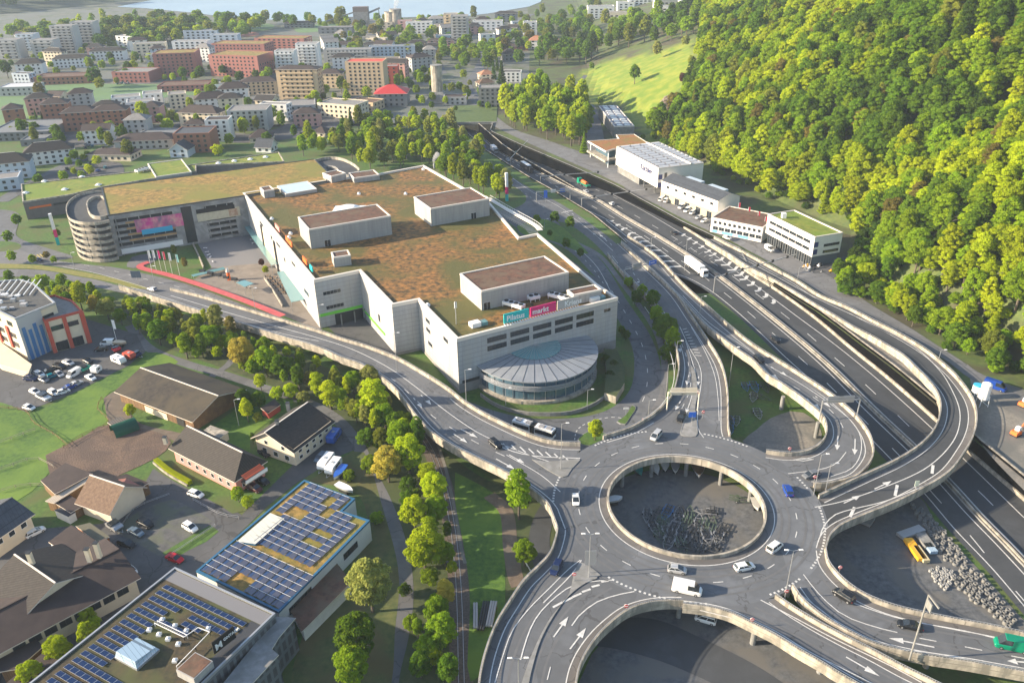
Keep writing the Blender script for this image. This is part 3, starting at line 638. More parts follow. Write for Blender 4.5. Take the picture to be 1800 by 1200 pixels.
flat('plaza',[(345,424),(432,405),(470,425),(505,460),(372,470)],0,M('plaza_paving',(.20,.20,.21),(.25,.25,.26),scale=.2,lines=(2.,.08,.85,2.)),dz=.03,smooth=False)
flat('plaza',[(372,470),(505,459),(560,560),(566,585),(510,560),(440,532),(372,505),(340,492)],0,M('brown_paving',(.17,.145,.12),(.23,.2,.17),scale=.25,detail=6),dz=.035,smooth=False)
flat('forecourt',[(565,560),(640,548),(700,630),(690,645),(650,620),(600,600)],0,A_lot,dz=.03,smooth=False)
PATH=[(228,572),(262,612),(330,640),(400,660),(480,687),(540,707),(590,735),(627,778),(650,830),(675,880),(697,940),(710,1000),(712,1060),(703,1120),(688,1180),(680,1240)]
flat('riverbank',[(110,515),(230,535),(300,545),(430,590),(560,640),(640,680),(720,750),(790,800),(850,840),(940,880),(975,920),(960,985),(900,1070),(850,1200),(835,1250),(690,1250),(718,1060),(700,930),(650,810),(595,730),(540,700),(400,650),(270,600),(200,545)],0,UNDER,dz=.012)
cl('footpath',PATH,3.6,A_path,dz=.035); cl('footpath',[(372,662),(385,653),(402,640),(412,625)],2.5,A_path,dz=.04,n=20)
cl('railway_bed',[(720,735),(757,790),(782,860),(796,930),(804,1000),(808,1070),(810,1150),(812,1240)],4.6,M('track_ballast',(.07,.055,.045),(.13,.105,.085),scale=2,detail=6),dz=.03)
cl('footpath',[(768,775),(785,830),(800,900),(812,970),(818,990)],.8,GRAVEL,dz=.05)
mb=MB(); 
for off in (-.55,.55): strip(mb,wl([(720,735),(757,790),(782,860),(796,930),(804,1000),(808,1070),(810,1150),(812,1240)],0,0,step=3),.12,METAL,.12,None,off)
struct(mb.build('railway_track'))
flat('meadow_strip',[(800,830),(840,850),(880,880),(885,950),(888,1010),(885,1080),(860,1120),(845,1190),(822,1190),(826,1050),(815,960),(800,880)],0,GRASS2,dz=.03)
cl('dirt_track',[(860,870),(890,900),(897,960),(905,1010),(912,1030)],3.5,DIRT,dz=.045)
cl('underpass_road',[(1000,860),(962,900),(948,945),(955,985),(975,1020)],5,A_dark,dz=.05,n=30)
flat('yard',[(-40,640),(20,650),(90,600),(150,560),(240,588),(256,618),(225,643),(130,690),(45,724),(-40,710)],0,A_lot,dz=.03,smooth=False)
flat('field',[(-60,705),(0,707),(45,724),(70,735),(100,770),(112,790),(60,860),(0,890),(-60,890)],0,GRASS2,dz=.03)
flat('field',[(52,728),(130,692),(235,643),(262,618),(310,632),(300,645),(215,680),(182,700),(190,745),(115,785),(95,765),(75,737)],0,GRASS2,dz=.028)
flat('horse_paddock',[(80,800),(150,765),(190,745),(260,755),(300,772),(282,800),(210,835),(150,862),(95,845)],0,MULCH,dz=.04)
flat('paddock_ground',[(182,700),(215,685),(240,740),(330,765),(340,790),(300,772),(240,758),(195,748)],0,DIRT,dz=.035)
flat('village_road',[(-60,1010),(60,930),(180,920),(250,858),(268,826),(290,812),(330,850),(425,905),(520,812),(560,770),(600,752),(625,790),(600,800),(520,850),(470,890),(350,1005),(260,1100),(160,1240),(-60,1240)],0,A_lot,dz=.03,smooth=False)
flat('gravel_car_park',[(205,935),(232,905),(300,878),(330,890),(385,925),(372,945),(300,980),(250,960)],0,M('car_park_gravel',(.055,.057,.06),(.11,.11,.11),scale=.5,detail=8,c3=(.09,.1,.07),scale3=.2),dz=.05)
flat('verge',[(285,972),(330,945),(372,922),(385,930),(375,945),(330,968),(300,985)],0,GRASS,dz=.06)
flat('garden',[(378,745),(400,730),(440,705),(520,705),(445,762),(440,800),(400,790),(395,760)],0,GRASS2,dz=.03)
flat('garden',[(300,812),(420,868),(445,878),(420,905),(380,885),(272,825),(285,810)],0,GRASS,dz=.06)
flat('garden',[(545,845),(600,805),(640,795),(672,890),(700,1000),(695,1100),(670,1240),(520,1240),(540,1100),(640,960),(630,870)],0,M('dry_lawn',(.05,.075,.02),(.11,.12,.035),scale=.5,detail=8,c3=(.10,.085,.03),scale3=.1),dz=.025)
# pits
mb=MB(); mb.poly([(CX+23*math.cos(t*math.pi/24),CY+23*math.sin(t*math.pi/24),.03) for t in range(48)],DGRAV); struct(mb.build('trailer_yard'))
flat('gravel_patch',[(1330,755),(1355,735),(1400,722),(1436,742),(1444,775),(1420,795),(1370,800),(1320,790),(1305,775)],0,GRAVEL,dz=.03)
flat('storage_yard',[(1430,950),(1480,915),(1560,880),(1612,868),(1650,925),(1720,1000),(1790,1080),(1850,1150),(1700,1120),(1560,1080),(1490,1050),(1445,1005)],0,DGRAV,dz=.03)
flat('lower_yard',[(1180,1040),(1300,1070),(1400,1120),(1560,1190),(1640,1260),(990,1260),(1040,1150),(1100,1080)],0,DGRAV,dz=.02,smooth=False)
rr('lower_road',[(1060,1085),(1150,1088),(1230,1120),(1330,1170),(1420,1230)],[(1000,1130),(1080,1140),(1170,1165),(1270,1210),(1330,1250)],A_dark,dz=.04)
ml2=MB()
for a in ([(1110,1100),(1170,1115),(1260,1150),(1340,1190),(1400,1230)],): strip(ml2,wl(a,0,0,step=2),.2,PAINT,.07,(1.5,3))
# lower road markings
strip(ml2,wl([(990,420),(1020,440),(1050,470),(1075,515)],0,0,step=2),.2,PAINT,.06); strip(ml2,wl([(1065,495),(1090,535),(1112,572),(1130,610),(1138,650),(1135,690),(1122,720)],0,0,step=2),.2,PAINT,.06,(3,6))
strip(ml2,wl([(950,418),(985,423),(1010,440),(1040,470),(1062,500)],0,0,step=2),.18,PAINT,.06,(2,4)); strip(ml2,wl([(1010,773),(1015,755),(1040,740),(1080,733),(1110,740)],0,0,step=2),.25,PAINT,.06,(1,1))
strip(ml2,wl([(958,430),(990,455),(1018,470)],0,0,step=2),.2,YPAINT,.06)
strip(ml2,wl([(890,305),(930,334),(980,362),(1000,375)],0,0,step=2),.2,PAINT,.06); strip(ml2,wl([(900,325),(930,345),(960,368)],0,0,step=2),.2,PAINT,.06,(2,4))
strip(ml2,wl([(990,372),(1020,392),(1060,425),(1100,463),(1140,505)],0,0,step=2),.2,PAINT,.06); strip(ml2,wl([(1005,375),(1045,403),(1085,440),(1125,480),(1150,510)],0,0,step=2),.2,PAINT,.06,(2.5,5))
strip(ml2,wl([(987,374),(1007,370)],0,0,n=2),.6,PAINT,.06)
for a in [(1052,418,1042,409),(1067,424,1054,412),(1102,460,1092,452),(1115,462,1106,450)]: arrow(*a,z=0,mb=ml2,dz=.06)
strip(ml2,wl([(110,469),(170,481),(250,504),(330,530)],0,0,step=3),.2,PAINT,.15); strip(ml2,wl([(120,462),(180,472),(260,492),(340,512),(420,540)],0,0,step=3),.2,PAINT,.15,(3,6))
for k in range(5): strip(ml2,wl([(50+k*5,451-k*1),(56+k*5,456-k*1)],0,0,n=2),.5,YPAINT,.16)
for k in range(5): strip(ml2,wl([(846+k*4,727+k*1.8),(862+k*3,733+k*1.6)],0,0,n=2),.45,YPAINT,.06)
for t in range(9): strip(ml2,wl([(1190+t*9,421+t*4.5),(1183+t*9,425+t*4.5)],lambda x,y:zR(y),0,n=2),.12,PAINT,.1)
struct(ml2.build('road_marking'))
for pts,l in (([(1084,742),(1100,730),(1112,712),(1118,718),(1107,735),(1097,748)],'small grass triangle island in the lower road'),([(1015,772),(1030,760),(1050,757),(1072,768),(1050,783),(1022,783)],'round grass island with the yellow green tree')):
    island('traffic_island',pts,0,.2,GRASS,l)
# right-hand side
zh=lambda x,y:hill(x,y)
rr('service_road',[(862,212),(868,222),(925,250),(1000,284),(1080,320),(1197,383),(1300,432),(1403,490),(1440,514),(1520,554),(1600,595),(1660,632),(1710,668),(1800,705),(1880,735)],
 [(872,205),(905,228),(965,248),(1040,275),(1100,300),(1180,345),(1260,385),(1340,425),(1420,465),(1490,505),(1530,535),(1610,583),(1680,628),(1730,660),(1800,685),(1880,712)],A_old,z=zh,dz=.07,n=160)
flat('service_yard',[(1110,312),(1160,330),(1200,352),(1270,385),(1340,420),(1420,462),(1478,452),(1495,455),(1512,470),(1500,510),(1480,510),(1420,485),(1300,430),(1180,372),(1100,333)],lambda x,y:zR(y),A_lot,dz=.05)
flat('forest_track',[(1040,275),(1062,290),(1078,300),(1065,270),(1062,245),(1058,225),(1048,190),(1036,186),(1030,215),(1030,250)],lambda x,y:zR(y),A_old,dz=.05)
_g=list(range(178,306,4)); _A=[Vector((xW(y)+1.25,y,zR(y)+.06)) for y in _g]; _B=[Vector((xW(y)+ip(y,[178,230,305],[12,16,3]),y,zR(y)+.06)) for y in _g]; _A,_B=orient(_A,_B); mb=MB(); ribbon(mb,_A,_B,GRAVEL); struct(mb.build('gravel_slope'))
flat('gravel_yard',[(1700,640),(1740,672),(1800,700),(1900,735),(1900,960),(1800,862),(1740,800),(1722,770),(1722,735),(1712,700)],lambda x,y:zR(y),GRAVEL,dz=.05)
# ---- town
flat('sports_field',[(-60,160),(0,160),(60,153),(120,147),(200,148),(300,149),(345,152),(352,166),(300,170),(260,180),(200,186),(160,178),(130,192),(100,206),(40,222),(-60,240)],0,FIELD,dz=.05)
flat('sports_field',[(418,50),(450,42),(480,44),(475,52),(430,57)],0,FIELD,dz=.05); flat('sports_field',[(345,160),(400,150),(420,160),(370,175)],0,FIELD,dz=.06); flat('sports_field',[(515,48),(580,42),(600,50),(530,58)],0,FIELD,dz=.05)
flat('running_track',[(400,60),(440,56),(455,62),(410,66)],0,M('red_track',(.30,.12,.09)),dz=.05)
for pts,w in (([(850,205),(838,178),(822,150),(838,128),(848,105),(850,92)],9),([(848,100),(862,80),(880,60),(905,42),(935,25)],8),([(600,180),(650,165),(700,155),(760,148),(835,141)],8),([(-20,180),(60,168),(150,155),(290,143)],12),
  ([(0,355),(60,320),(120,290),(200,260),(240,245),(340,232),(400,235)],9),([(90,236),(160,240),(230,240),(300,225)],16),([(400,235),(470,238),(560,215),(600,180)],7),([(300,225),(380,190),(440,175),(480,160),(520,190),(560,215)],6),
  ([(640,60),(560,95),(400,100),(250,105)],8),([(780,130),(760,100),(700,60),(640,30)],7),([(860,205),(900,195),(1000,160),(1040,120)],4)):
    cl('street',pts,w,A_mid,dz=.03)
flat('car_park',[(90,305),(180,285),(215,290),(200,320),(60,345),(30,335)],0,A_lot,dz=.04); flat('car_park',[(85,240),(160,228),(240,232),(250,246),(150,258),(110,262)],0,A_lot,dz=.05)
flat('tarmac_yard',[(560,190),(640,175),(650,200),(600,225),(530,240),(470,250),(400,250),(390,235),(470,232)],0,A_lot,dz=.045)
# meadow mask on the hillside
MEAD=[(1015,128),(1060,110),(1110,100),(1150,92),(1190,78),(1215,70),(1215,110),(1205,140),(1190,200),(1185,262),(1150,262),(1122,232),(1095,185),(1050,180),(1025,170)]
hs=bpy.data.objects['hillside']; at=hs.data.attributes.new('meadow','FLOAT','POINT')
vals=[]
for v in hs.data.vertices:
    q=PX(v.co) if v.co.y<1300 else (0,0); vals.append(1.0 if inpoly(q[0],q[1],MEAD) else 0.0)
at.data.foreach_set('value',vals)
mm=MATS['hill_slope']; n=mm.node_tree.nodes; l=mm.node_tree.links; b=n['Principled BSDF']; src=b.inputs['Base Color'].links[0].from_socket
aa=n.new('ShaderNodeAttribute'); aa.attribute_name='meadow'; mx=n.new('ShaderNodeMix'); mx.data_type='RGBA'; l.new(aa.outputs['Fac'],mx.inputs[0]); l.new(src,mx.inputs[6])
nz=n.new('ShaderNodeTexNoise'); nz.inputs['Scale'].default_value=.12; nz.inputs['Detail'].default_value=8; tc=n.new('ShaderNodeTexCoord'); l.new(tc.outputs['Object'],nz.inputs[0]); rp=n.new('ShaderNodeValToRGB'); rp.color_ramp.elements[0].color=(.115,.185,.010,1); rp.color_ramp.elements[1].color=(.21,.235,.022,1); rp.color_ramp.elements[0].position=.4; rp.color_ramp.elements[1].position=.62
l.new(nz.outputs[0],rp.inputs[0]); l.new(rp.outputs[0],mx.inputs[7]); l.new(mx.outputs[2],b.inputs['Base Color'])
# ================================================================ buildings
def perp(u): return Vector((-u.y,u.x,0))
def rect3(A,B,Cc,z):
    a,b,c=U(A[0],A[1],z),U(B[0],B[1],z),U(Cc[0],Cc[1],z); u=(b-a); u.z=0; w=u.length; u.normalize(); v=perp(u); d=(c-a).dot(v)
    if d<0:
        # keep v pointing away: swap origin
        v=-v; d=-d
    return a,u,v,w,d
WM={}
def winmesh(w,h,style=0):
    k=(round(w,1),round(h,1),style)
    if k in WM: return WM[k]
    mb=MB(); w,h=k[0],k[1]; fr={0:WHT,1:DARKM,2:METAL,3:WHT}[style]; t=.09 if style!=3 else .05
    g=GLASS
    mb.poly([(-w/2,-.03,0),(w/2,-.03,0),(w/2,-.03,h),(-w/2,-.03,h)],g)
    for a,b,c,d in ((-w/2-t,-t,w/2+t,0),(-w/2-t,h,w/2+t,h+t),(-w/2-t,0,-w/2,h),(w/2,0,w/2+t,h)):
        mb.hexa([(a,-.07,b),(c,-.07,b),(c,0,b),(a,0,b)],[(a,-.07,d),(c,-.07,d),(c,0,d),(a,0,d)],fr)
    nm=max(1,int(w/1.1))
    for i in range(1,nm+ (0 if nm>1 else 0)):
        x=-w/2+w*i/nm; mb.hexa([(x-.03,-.06,0),(x+.03,-.06,0),(x+.03,-.02,0),(x-.03,-.02,0)],[(x-.03,-.06,h),(x+.03,-.06,h),(x+.03,-.02,h),(x-.03,-.02,h)],fr)
    o=mb.build('window'); me=o.data; bpy.data.objects.remove(o); WM[k]=me; return me
def addwin(root,p,out,w,h,style=0,name='window'):   # p: bottom centre on wall, out: outward normal
    o=bpy.data.objects.new(name,winmesh(w,h,style)); COL.objects.link(o); o.parent=root; q=Vector(p)+out*.02-ORI[root.name]; o.location=q
    o.rotation_euler=(0,0,math.atan2(out.x,-out.y)); return o
def side(A,u,v,w,d,k):
    if v.dot(perp(u))>0:
        return [(A,u,-v,w),(A+u*w,v,u,d),(A+u*w+v*d,-u,v,w),(A+v*d,-v,-u,d)][k]
    return [(A,u,-v,w),(A+u*w,v,u,d),(A+v*d,u,v,w),(A,v,-u,d)][k]
def rowwin(root,A,u,v,w,d,k,zs,n,ww,hh,style=0,t0=.06,t1=.94,skip=()):
    o,dr,out,ln=side(A,u,v,w,d,k); c=0
    for z in zs:
        for i in range(n):
            if (i,zs.index(z)) in skip: continue
            t=t0+(t1-t0)*(i+.5)/n; p=o+dr*ln*t; addwin(root,(p.x,p.y,z),out,ww,hh,style)
def rp(A,u,v,w,d,e=0.): return [A-u*e-v*e,A+u*(w+e)-v*e,A+u*(w+e)+v*(d+e),A-u*e+v*(d+e)]
def ccw(P):
    ar=sum(P[i].x*P[(i+1)%len(P)].y-P[(i+1)%len(P)].x*P[i].y for i in range(len(P))); return P if ar>0 else P[::-1]
def walls(root,P,z0,z1,m,name='wall'):
    mb=MB(); mb.prism([(p.x,p.y) for p in ccw(P)],z0,z1,m); return mb.build(name,root)
def flatroof(root,P,z,m,cap=CAP,ph=.7,pw=.5,coping=True):
    P=ccw(P); mb=MB(); mb.poly([(p.x,p.y,z+.03) for p in P],m); r=mb.build('roof',root)
    bm=bmesh.new(); bm.from_mesh(r.data); bmesh.ops.triangulate(bm,faces=bm.faces); bm.to_mesh(r.data); bm.free()
    if coping:
        mb=MB(); n=len(P)
        # mitred parapet ring
        I=[]
        for i in range(n):
            a,b,c=P[i-1],P[i],P[(i+1)%n]; d1=(b-a); d2=(c-b); d1.z=d2.z=0; d1.normalize(); d2.normalize(); n1=perp(d1); n2=perp(d2); m_=(n1+n2); m_=m_/(m_.length_squared/2+1e-6) if m_.length>.2 else n1
            I.append(b+m_*pw)
        i0=len(mb.v); k=mb.mt(cap)
        for p,q in zip(P,I):
            m_=(p-q).normalized()*.06
            mb.v+=[(p.x+m_.x,p.y+m_.y,z-.25),(p.x+m_.x,p.y+m_.y,z+ph),(q.x,q.y,z+ph),(q.x,q.y,z-.02)]
        for i in range(n):
            a=i0+4*i; b=i0+4*((i+1)%n)
            for q in range(3): mb.f.append([a+q,b+q,b+q+1,a+q+1]); mb.mi.append(k)
        mb.build('parapet',root)
    return r
def pitched(root,A,u,v,w,d,z,zr,m,over=.7,axis='u',hip=0.,soff=CREAM,off=.5,th=.22,name='roof'):
    P=rp(A,u,v,w,d,over); mb=MB()
    if axis=='v':
        A2,u2,v2,w2,d2=A+v*0,v,u,d,w
        P=rp(A2,u2,v2,w2,d2,over)
    r0=P[0].lerp(P[3],off); r1=P[1].lerp(P[2],off); L=(r1-r0).length; h_=hip*(P[3]-P[0]).length/2
    k=(r1-r0).normalized(); r0=r0+k*h_; r1=r1-k*h_
    zz=z-(zr-z)*over/((P[3]-P[0]).length/2-over+.01)*(.9 if over else 0)
    q=[Vector((p.x,p.y,zz)) for p in P]; a=Vector((r0.x,r0.y,zr)); b=Vector((r1.x,r1.y,zr))
    fl=(q[1]-q[0]).cross(q[3]-q[0]).z<0
    dn=Vector((0,0,-th))
    def face(pts,mm): 
        if fl: pts=pts[::-1]
        mb.poly(pts,mm); mb.poly([p+dn for p in pts][::-1],soff)
    face([q[0],q[1],b,a],m); face([q[2],q[3],a,b],m)
    if hip: face([q[1],q[2],b],m); face([q[3],q[0],a],m)
    E=[q[0],q[1],b,q[2],q[3],a] if not hip else q
    for i in range(len(E)):
        s,t=E[i],E[(i+1)%len(E)]; pts=[s+dn,t+dn,t,s]; mb.poly(pts[::-1] if fl else pts,CAP)
    r=mb.build(name,root)
    if not hip and axis:   # gable triangles
        Q=rp(A2,u2,v2,w2,d2) if axis=='v' else rp(A,u,v,w,d)
        base=lambda p:Vector((p.x,p.y,z))
        for s,t in ((Q[0],Q[3]),(Q[1],Q[2])):
            g=MB(); mid=s.lerp(t,off); tri_=[base(s),base(t),Vector((mid.x,mid.y,zr-.15))]; g.poly(tri_,root.get('_wm') and MATS[root['_wm']] or soff); g.build('gable_wall',root)
    # ridge
    mb=MB(); mb.beam(a+Vector((0,0,.08)),b+Vector((0,0,.08)),.35,.16,CAP if m in (ROOFD,ROOFB,ROOFT) else m); mb.build('ridge_cap',r)
    return r
def bld(name,label,A,u,v,w,d,z0,z1,wm,rm,roof='flat',zr=None,group=None,cat='building',place='',over=.7,axis='u',hip=0.,cap=CAP,ph=.7,off=.5,soff=None):
    c=A+u*w/2+v*d/2; root=empty(name,(c.x,c.y,z0),label,cat,group,place,p=(A.x,A.y,z1)); root['_wm']=wm.name
    P=rp(A,u,v,w,d); walls(root,P,z0,z1,wm)
    if roof=='flat': flatroof(root,P,z1,rm,cap,ph)
    else: pitched(root,A,u,v,w,d,z1,zr,rm,over,axis,hip,soff or wm,off)
    del root['_wm']; return root
# ---------------------------------------------------------------- shopping mall
MZ=18.3
mall_px=[(427,342),(552,496),(632,479),(689,539),(735,530),(803,600),(1086,527),(1050,503),(945,413),(913,420),(860,358),(745,293),(660,309),(575,319)]
MP=[U(a,b,MZ) for a,b in mall_px]
mall=empty('shopping_mall',(-25,300,0),'large grey shopping mall with rust coloured planted roof and half round glass pavilion','shopping mall',p=U(700,450,MZ))
walls(mall,MP,0,MZ,PANEL); flatroof(mall,MP,MZ,SEDUM,ph=.9,pw=.9)
def wallpt(a,b,t,z): p=a.lerp(b,t); return Vector((p.x,p.y,z))
def outn(a,b): d=(b-a); d.z=0; d.normalize(); return Vector((d.y,-d.x,0))
A_,B_=MP[5],MP[6]; on=outn(A_,B_); 
for z in (15.0,12.2):
    for i in range(5): addwin(mall,wallpt(A_,B_,.23+.138*i,z),on,6.6,1.55,1)
addwin(mall,wallpt(A_,B_,.93,15.0),on,2.6,1.15,2)
sw=lambda i,j,t,z,w,h,st=2:addwin(mall,wallpt(MP[i],MP[j],t,z),outn(MP[i],MP[j]),w,h,st)
for t,z,w,h in ((.3,14.2,6,1.1),(.55,14.2,6,1.1),(.62,10.4,1.6,1.6),(.88,8,6,1.5),(.75,14.2,5,1.1),(.45,12,2,3.)): sw(0,1,t,z,w,h)
for t,z,w in ((.35,12.5,6.5),(.38,6.8,6.5)): sw(1,2,t,z,w,1.3)
sw(2,3,.55,6.5,1.6,2.6); 
for t,z in ((.25,14),(.25,10.5),(.28,5.8),(.72,14),): sw(4,5,t,z,3.5,1.3)
# recessed pink brown cladding bays and green fascia
def panelon(i,j,t0,t1,z0,z1,m,name,th=.25,root=mall):
    a=wallpt(MP[i],MP[j],t0,0); b=wallpt(MP[i],MP[j],t1,0); o=outn(MP[i],MP[j]); mb=MB(); L=(b-a).length; u=(b-a).normalized()
    mb.box(a+o*.02,u,o,L,th,z0,z1,m); return mb.build(name,root)
panelon(0,1,.30,.48,3.5,13.2,CREAM,'cladding_bay',.12); panelon(0,1,.285,.3,0,14,DARKM,'downpipe',.5); panelon(0,1,.48,.495,0,14,DARKM,'downpipe',.5)
GREENF=plain('lime_green_fascia',(.14,.55,.04),.5)
panelon(1,2,.02,.98,4.6,5.6,GREENF,'green_fascia',.35); panelon(2,3,.0,.7,3.2,3.9,GREENF,'green_fascia',.3)
panelon(1,2,.35,.98,0,4.3,DARKM,'recess_shade_panel',.1); panelon(5,6,.02,.12,2,4.2,DARKM,'service_door',.1)  # first plate: shade of the entrance recess painted as a flat dark face
for t in (.45,.75,.98):
    p=wallpt(MP[1],MP[2],t,0)+outn(MP[1],MP[2])*2; mb=MB(); mb.tube((p.x,p.y,0),(p.x,p.y,4.6),.25,CONG,10); mb.build('column',mall)
# darker plinth
PLN=M('plinth_concrete',(.22,.21,.20),(.28,.27,.25),scale=.5)
for i,j in ((3,4),(4,5),(5,6)):
    panelon(i,j,0,1,0,1.0 if i!=5 else 3.2,PLN,'plinth',.12)
# pavilion
a=U(851,650,8.2); b=U(1040,596,8.2); c=U(957,667,8.2)
ax=(B_-A_).normalized(); 
def circ(a,b,c):
    d=2*(a.x*(b.y-c.y)+b.x*(c.y-a.y)+c.x*(a.y-b.y)); f=lambda p:p.x*p.x+p.y*p.y
    return Vector(((f(a)*(b.y-c.y)+f(b)*(c.y-a.y)+f(c)*(a.y-b.y))/d,(f(a)*(c.x-b.x)+f(b)*(a.x-c.x)+f(c)*(b.x-a.x))/d,0))
pa=A_+ax*((a-A_).dot(ax)); pb=A_+ax*((b-A_).dot(ax)); pa.z=pb.z=0; c.z=0; print('circ',circ(pa,pb,c),pa,pb,c); cc=(pa+pb)/2; cc.z=0; rad=(pb-pa).length/2; pa.z=pb.z=0
a0=math.atan2(pa.y-cc.y,pa.x-cc.x); a1=math.atan2(pb.y-cc.y,pb.x-cc.x)
while a1<a0: a1+=2*math.pi
am=(a0+a1)/2
if Vector((math.cos(am),math.sin(am),0)).dot(on)<0: a0,a1=a1,a0+2*math.pi
print('rad',rad,(c-cc).length)
NP=36; arcp=[Vector((cc.x+rad*math.cos(a0+(a1-a0)*i/NP),cc.y+rad*math.sin(a0+(a1-a0)*i/NP),0)) for i in range(NP+1)]
pav=empty('glass_pavilion',(cc.x,cc.y,0),'half round glass pavilion with fanned metal roof against the mall wall','pavilion',p=c)
def fan(root,pts,z0,z1,m,name,sc_=1.0,cen=cc):
    mb=MB(); P=[cen+(p-cen)*sc_ for p in pts]; mb.prism([(p.x,p.y) for p in ccw(P)],z0,z1,m); return mb.build(name,root)
fan(pav,arcp,0,1.0,CONC,'plinth',1.02); fan(pav,arcp,1,7.9,GLASSB,'glass_wall',.955)
LOU=M('metal_louvres',(.34,.36,.39),rough=.4,metal=.3)
for k,z in enumerate((4.6,5.2,5.8)):
    mb=MB(); mb.sweep([cc+(p-cc)*1.0+Vector((0,0,z)) for p in arcp],.5,.28,LOU); mb.build('louvre_band',pav)
mb=MB()
for i in range(0,NP+1,2):
    p=cc+(arcp[i]-cc)*.965; mb.cbox((p.x,p.y,1),.18,.18,6.9,METAL)
mb.build('mullions',pav)
apex=(pa+pb)/2+perp(ax)*(-.3)*0; RZ=8.1; AZ=10.0
ROOFMET=M('zinc_standing_seam',(.25,.27,.30),(.31,.33,.35),scale=.3,rough=.5,metal=.25)
mb=MB(); gb=MB(); SE=MB()
for i in range(NP):
    o1=cc+(arcp[i]-cc)*1.03; o2=cc+(arcp[i+1]-cc)*1.03; m1=apex.lerp(o1,.42); m2=apex.lerp(o2,.42); zm=AZ+(RZ-AZ)*.42
    t=lambda p,z:(p.x,p.y,z)
    mb.poly([t(o1,RZ),t(o2,RZ),t(m2,zm),t(m1,zm)],ROOFMET); mb.poly([t(o2,RZ-.35),t(o1,RZ-.35),t(o1,RZ),t(o2,RZ)][::-1],ROOFMET)
    gb.poly([t(m1,zm+.12),t(m2,zm+.12),t(apex,AZ+.12)],GLASST); 
    if i%2==0: SE.beam(t(o1,RZ+.06),t(m1,zm+.06),.08,.06,DARKM); gb.beam(t(m1,zm+.15),t(apex,AZ+.15),.08,.08,METAL)
mb.build('metal_roof',pav); g=gb.build('glass_roof',pav); SE.build('roof_seams',pav)
gw=empty('garden_wall',(cc.x,cc.y-30,0),'curved concrete planter wall with hedge in front of the glass pavilion','wall')
mb=MB(); mb.sweep(wl([(845,697),(872,715),(910,727),(950,731),(1000,729),(1040,716),(1068,697)],0),.3,1.3,CONG); mb.build('wall_body',gw)
gp=empty('garden_terrace',U(1085,660,0),'raised planted terrace with green hedge beside the glass pavilion','terrace')
q=ccw([U(a,b,2.6) for a,b in [(1062,690),(1083,697),(1098,672),(1098,645),(1085,615),(1062,612),(1066,650)]]); mb=MB(); mb.prism([(p.x,p.y) for p in q],0,2.6,CONC,top=UNDER); mb.build('terrace_wall',gp)
# roof top boxes
def rbox(A,B,Cc,bot,label,cat='plant room',rm=SEDUMB,wm=BOXP,ph=.35,zb=MZ,z1=None,name='rooftop_box',door=None,group='plant rooms on the mall roof'):
    g=U(A[0],bot,zb); z=z1 or zat(g,A[1]); r=rect3(A,B,Cc,z); root=bld(name,label,*r,zb,z,wm,rm,cat=cat,group=group,ph=ph)
    if door is not None:
        o,dr,out,ln=side(*r,0); addwin(root,tuple(o+dr*ln*door)[:2]+(zb,),out,2.4,2.6,3,'door').material_slots
    return root,r
rbox((542.8,404.6),(686.8,380.2),(520.4,383),438,'long grey box with brown planted top, nearest the orange roof letters',door=.2)
r_,_=rbox((845.7,513.3),(1000,479.3),(805,482.7),546,'largest grey box on the mall roof, behind the shop name sign',door=.06)
rbox((756.7,368),(860,350),(721.7,348),398,'grey box with three roof vents at the far right edge of mall roof',door=.72)
rbox((586,453.8),(616.4,449.6),(574.6,445.3),470,'small square grey box with one white vent in the middle of roof')
rbox((1008,520),(1057.5,510),(995,511),536,'small grey box at the right front corner of the roof')
rbox((463.5,337),(482,334),(455.5,330.6),349,'tiny grey box by the long skylight')
rbox((582,311),(608,305),(576,303),322,'narrow grey box with pale panels beside the far spiral ramp')
rbox((622,314),(667,308),(614,305),322,'low grey box with pipes beside the far spiral ramp')
rt_,_=rbox((502,341),(557,332),(493,326),347,'long pale blue glass skylight on the mall roof','skylight',rm=M('opal_glass',(.42,.55,.60),(.50,.62,.66),scale=.6,rough=.2,lines=(1.5,.1,1.2,1.5)),wm=METAL,ph=.1,name='skylight',group=None)
def dome(px,py,z,r=.9,h=.7,label='',m=WHT,name='roof_vent',cat='roof vent',group='white roof vents'):
    p=U(px,py,z); root=empty(name,p,label,cat,group); mb=MB(); mb.cbox((p.x,p.y,z),r*1.7,r*1.7,.5,m); mb.build('vent_base',root); mb=MB()
    n=10
    for i in range(3):
        a=i*30; b=(i+1)*30
        for j in range(n):
            t0,t1=2*math.pi*j/n,2*math.pi*(j+1)/n; f=lambda t,e:(p.x+r*.8*math.cos(R(e))*math.cos(t),p.y+r*.8*math.cos(R(e))*math.sin(t),z+.5+h*math.sin(R(e)))
            mb.poly([f(t0,a),f(t1,a),f(t1,b),f(t0,b)] if i<2 else [f(t0,a),f(t1,a),f(t0,90)],m)
    mb.build('vent_dome',root,smooth=True); return root
for px,py in ((478,386),(511,412),(508,419),(752,538),(631,342),(713,342),(744,299)): dome(px,py,MZ,label='white domed vent on the rust coloured mall roof')
for px,py,z in ((608,383,23),(780,356,22.5),(805,349,22.5),(835,341,22.5)): dome(px,py,z,1.3,1.0,label='white hooded vent on top of a mall plant room')
d_=dome(612,372,MZ,8,2.2,label='flat white dome roof light behind the long box'); 
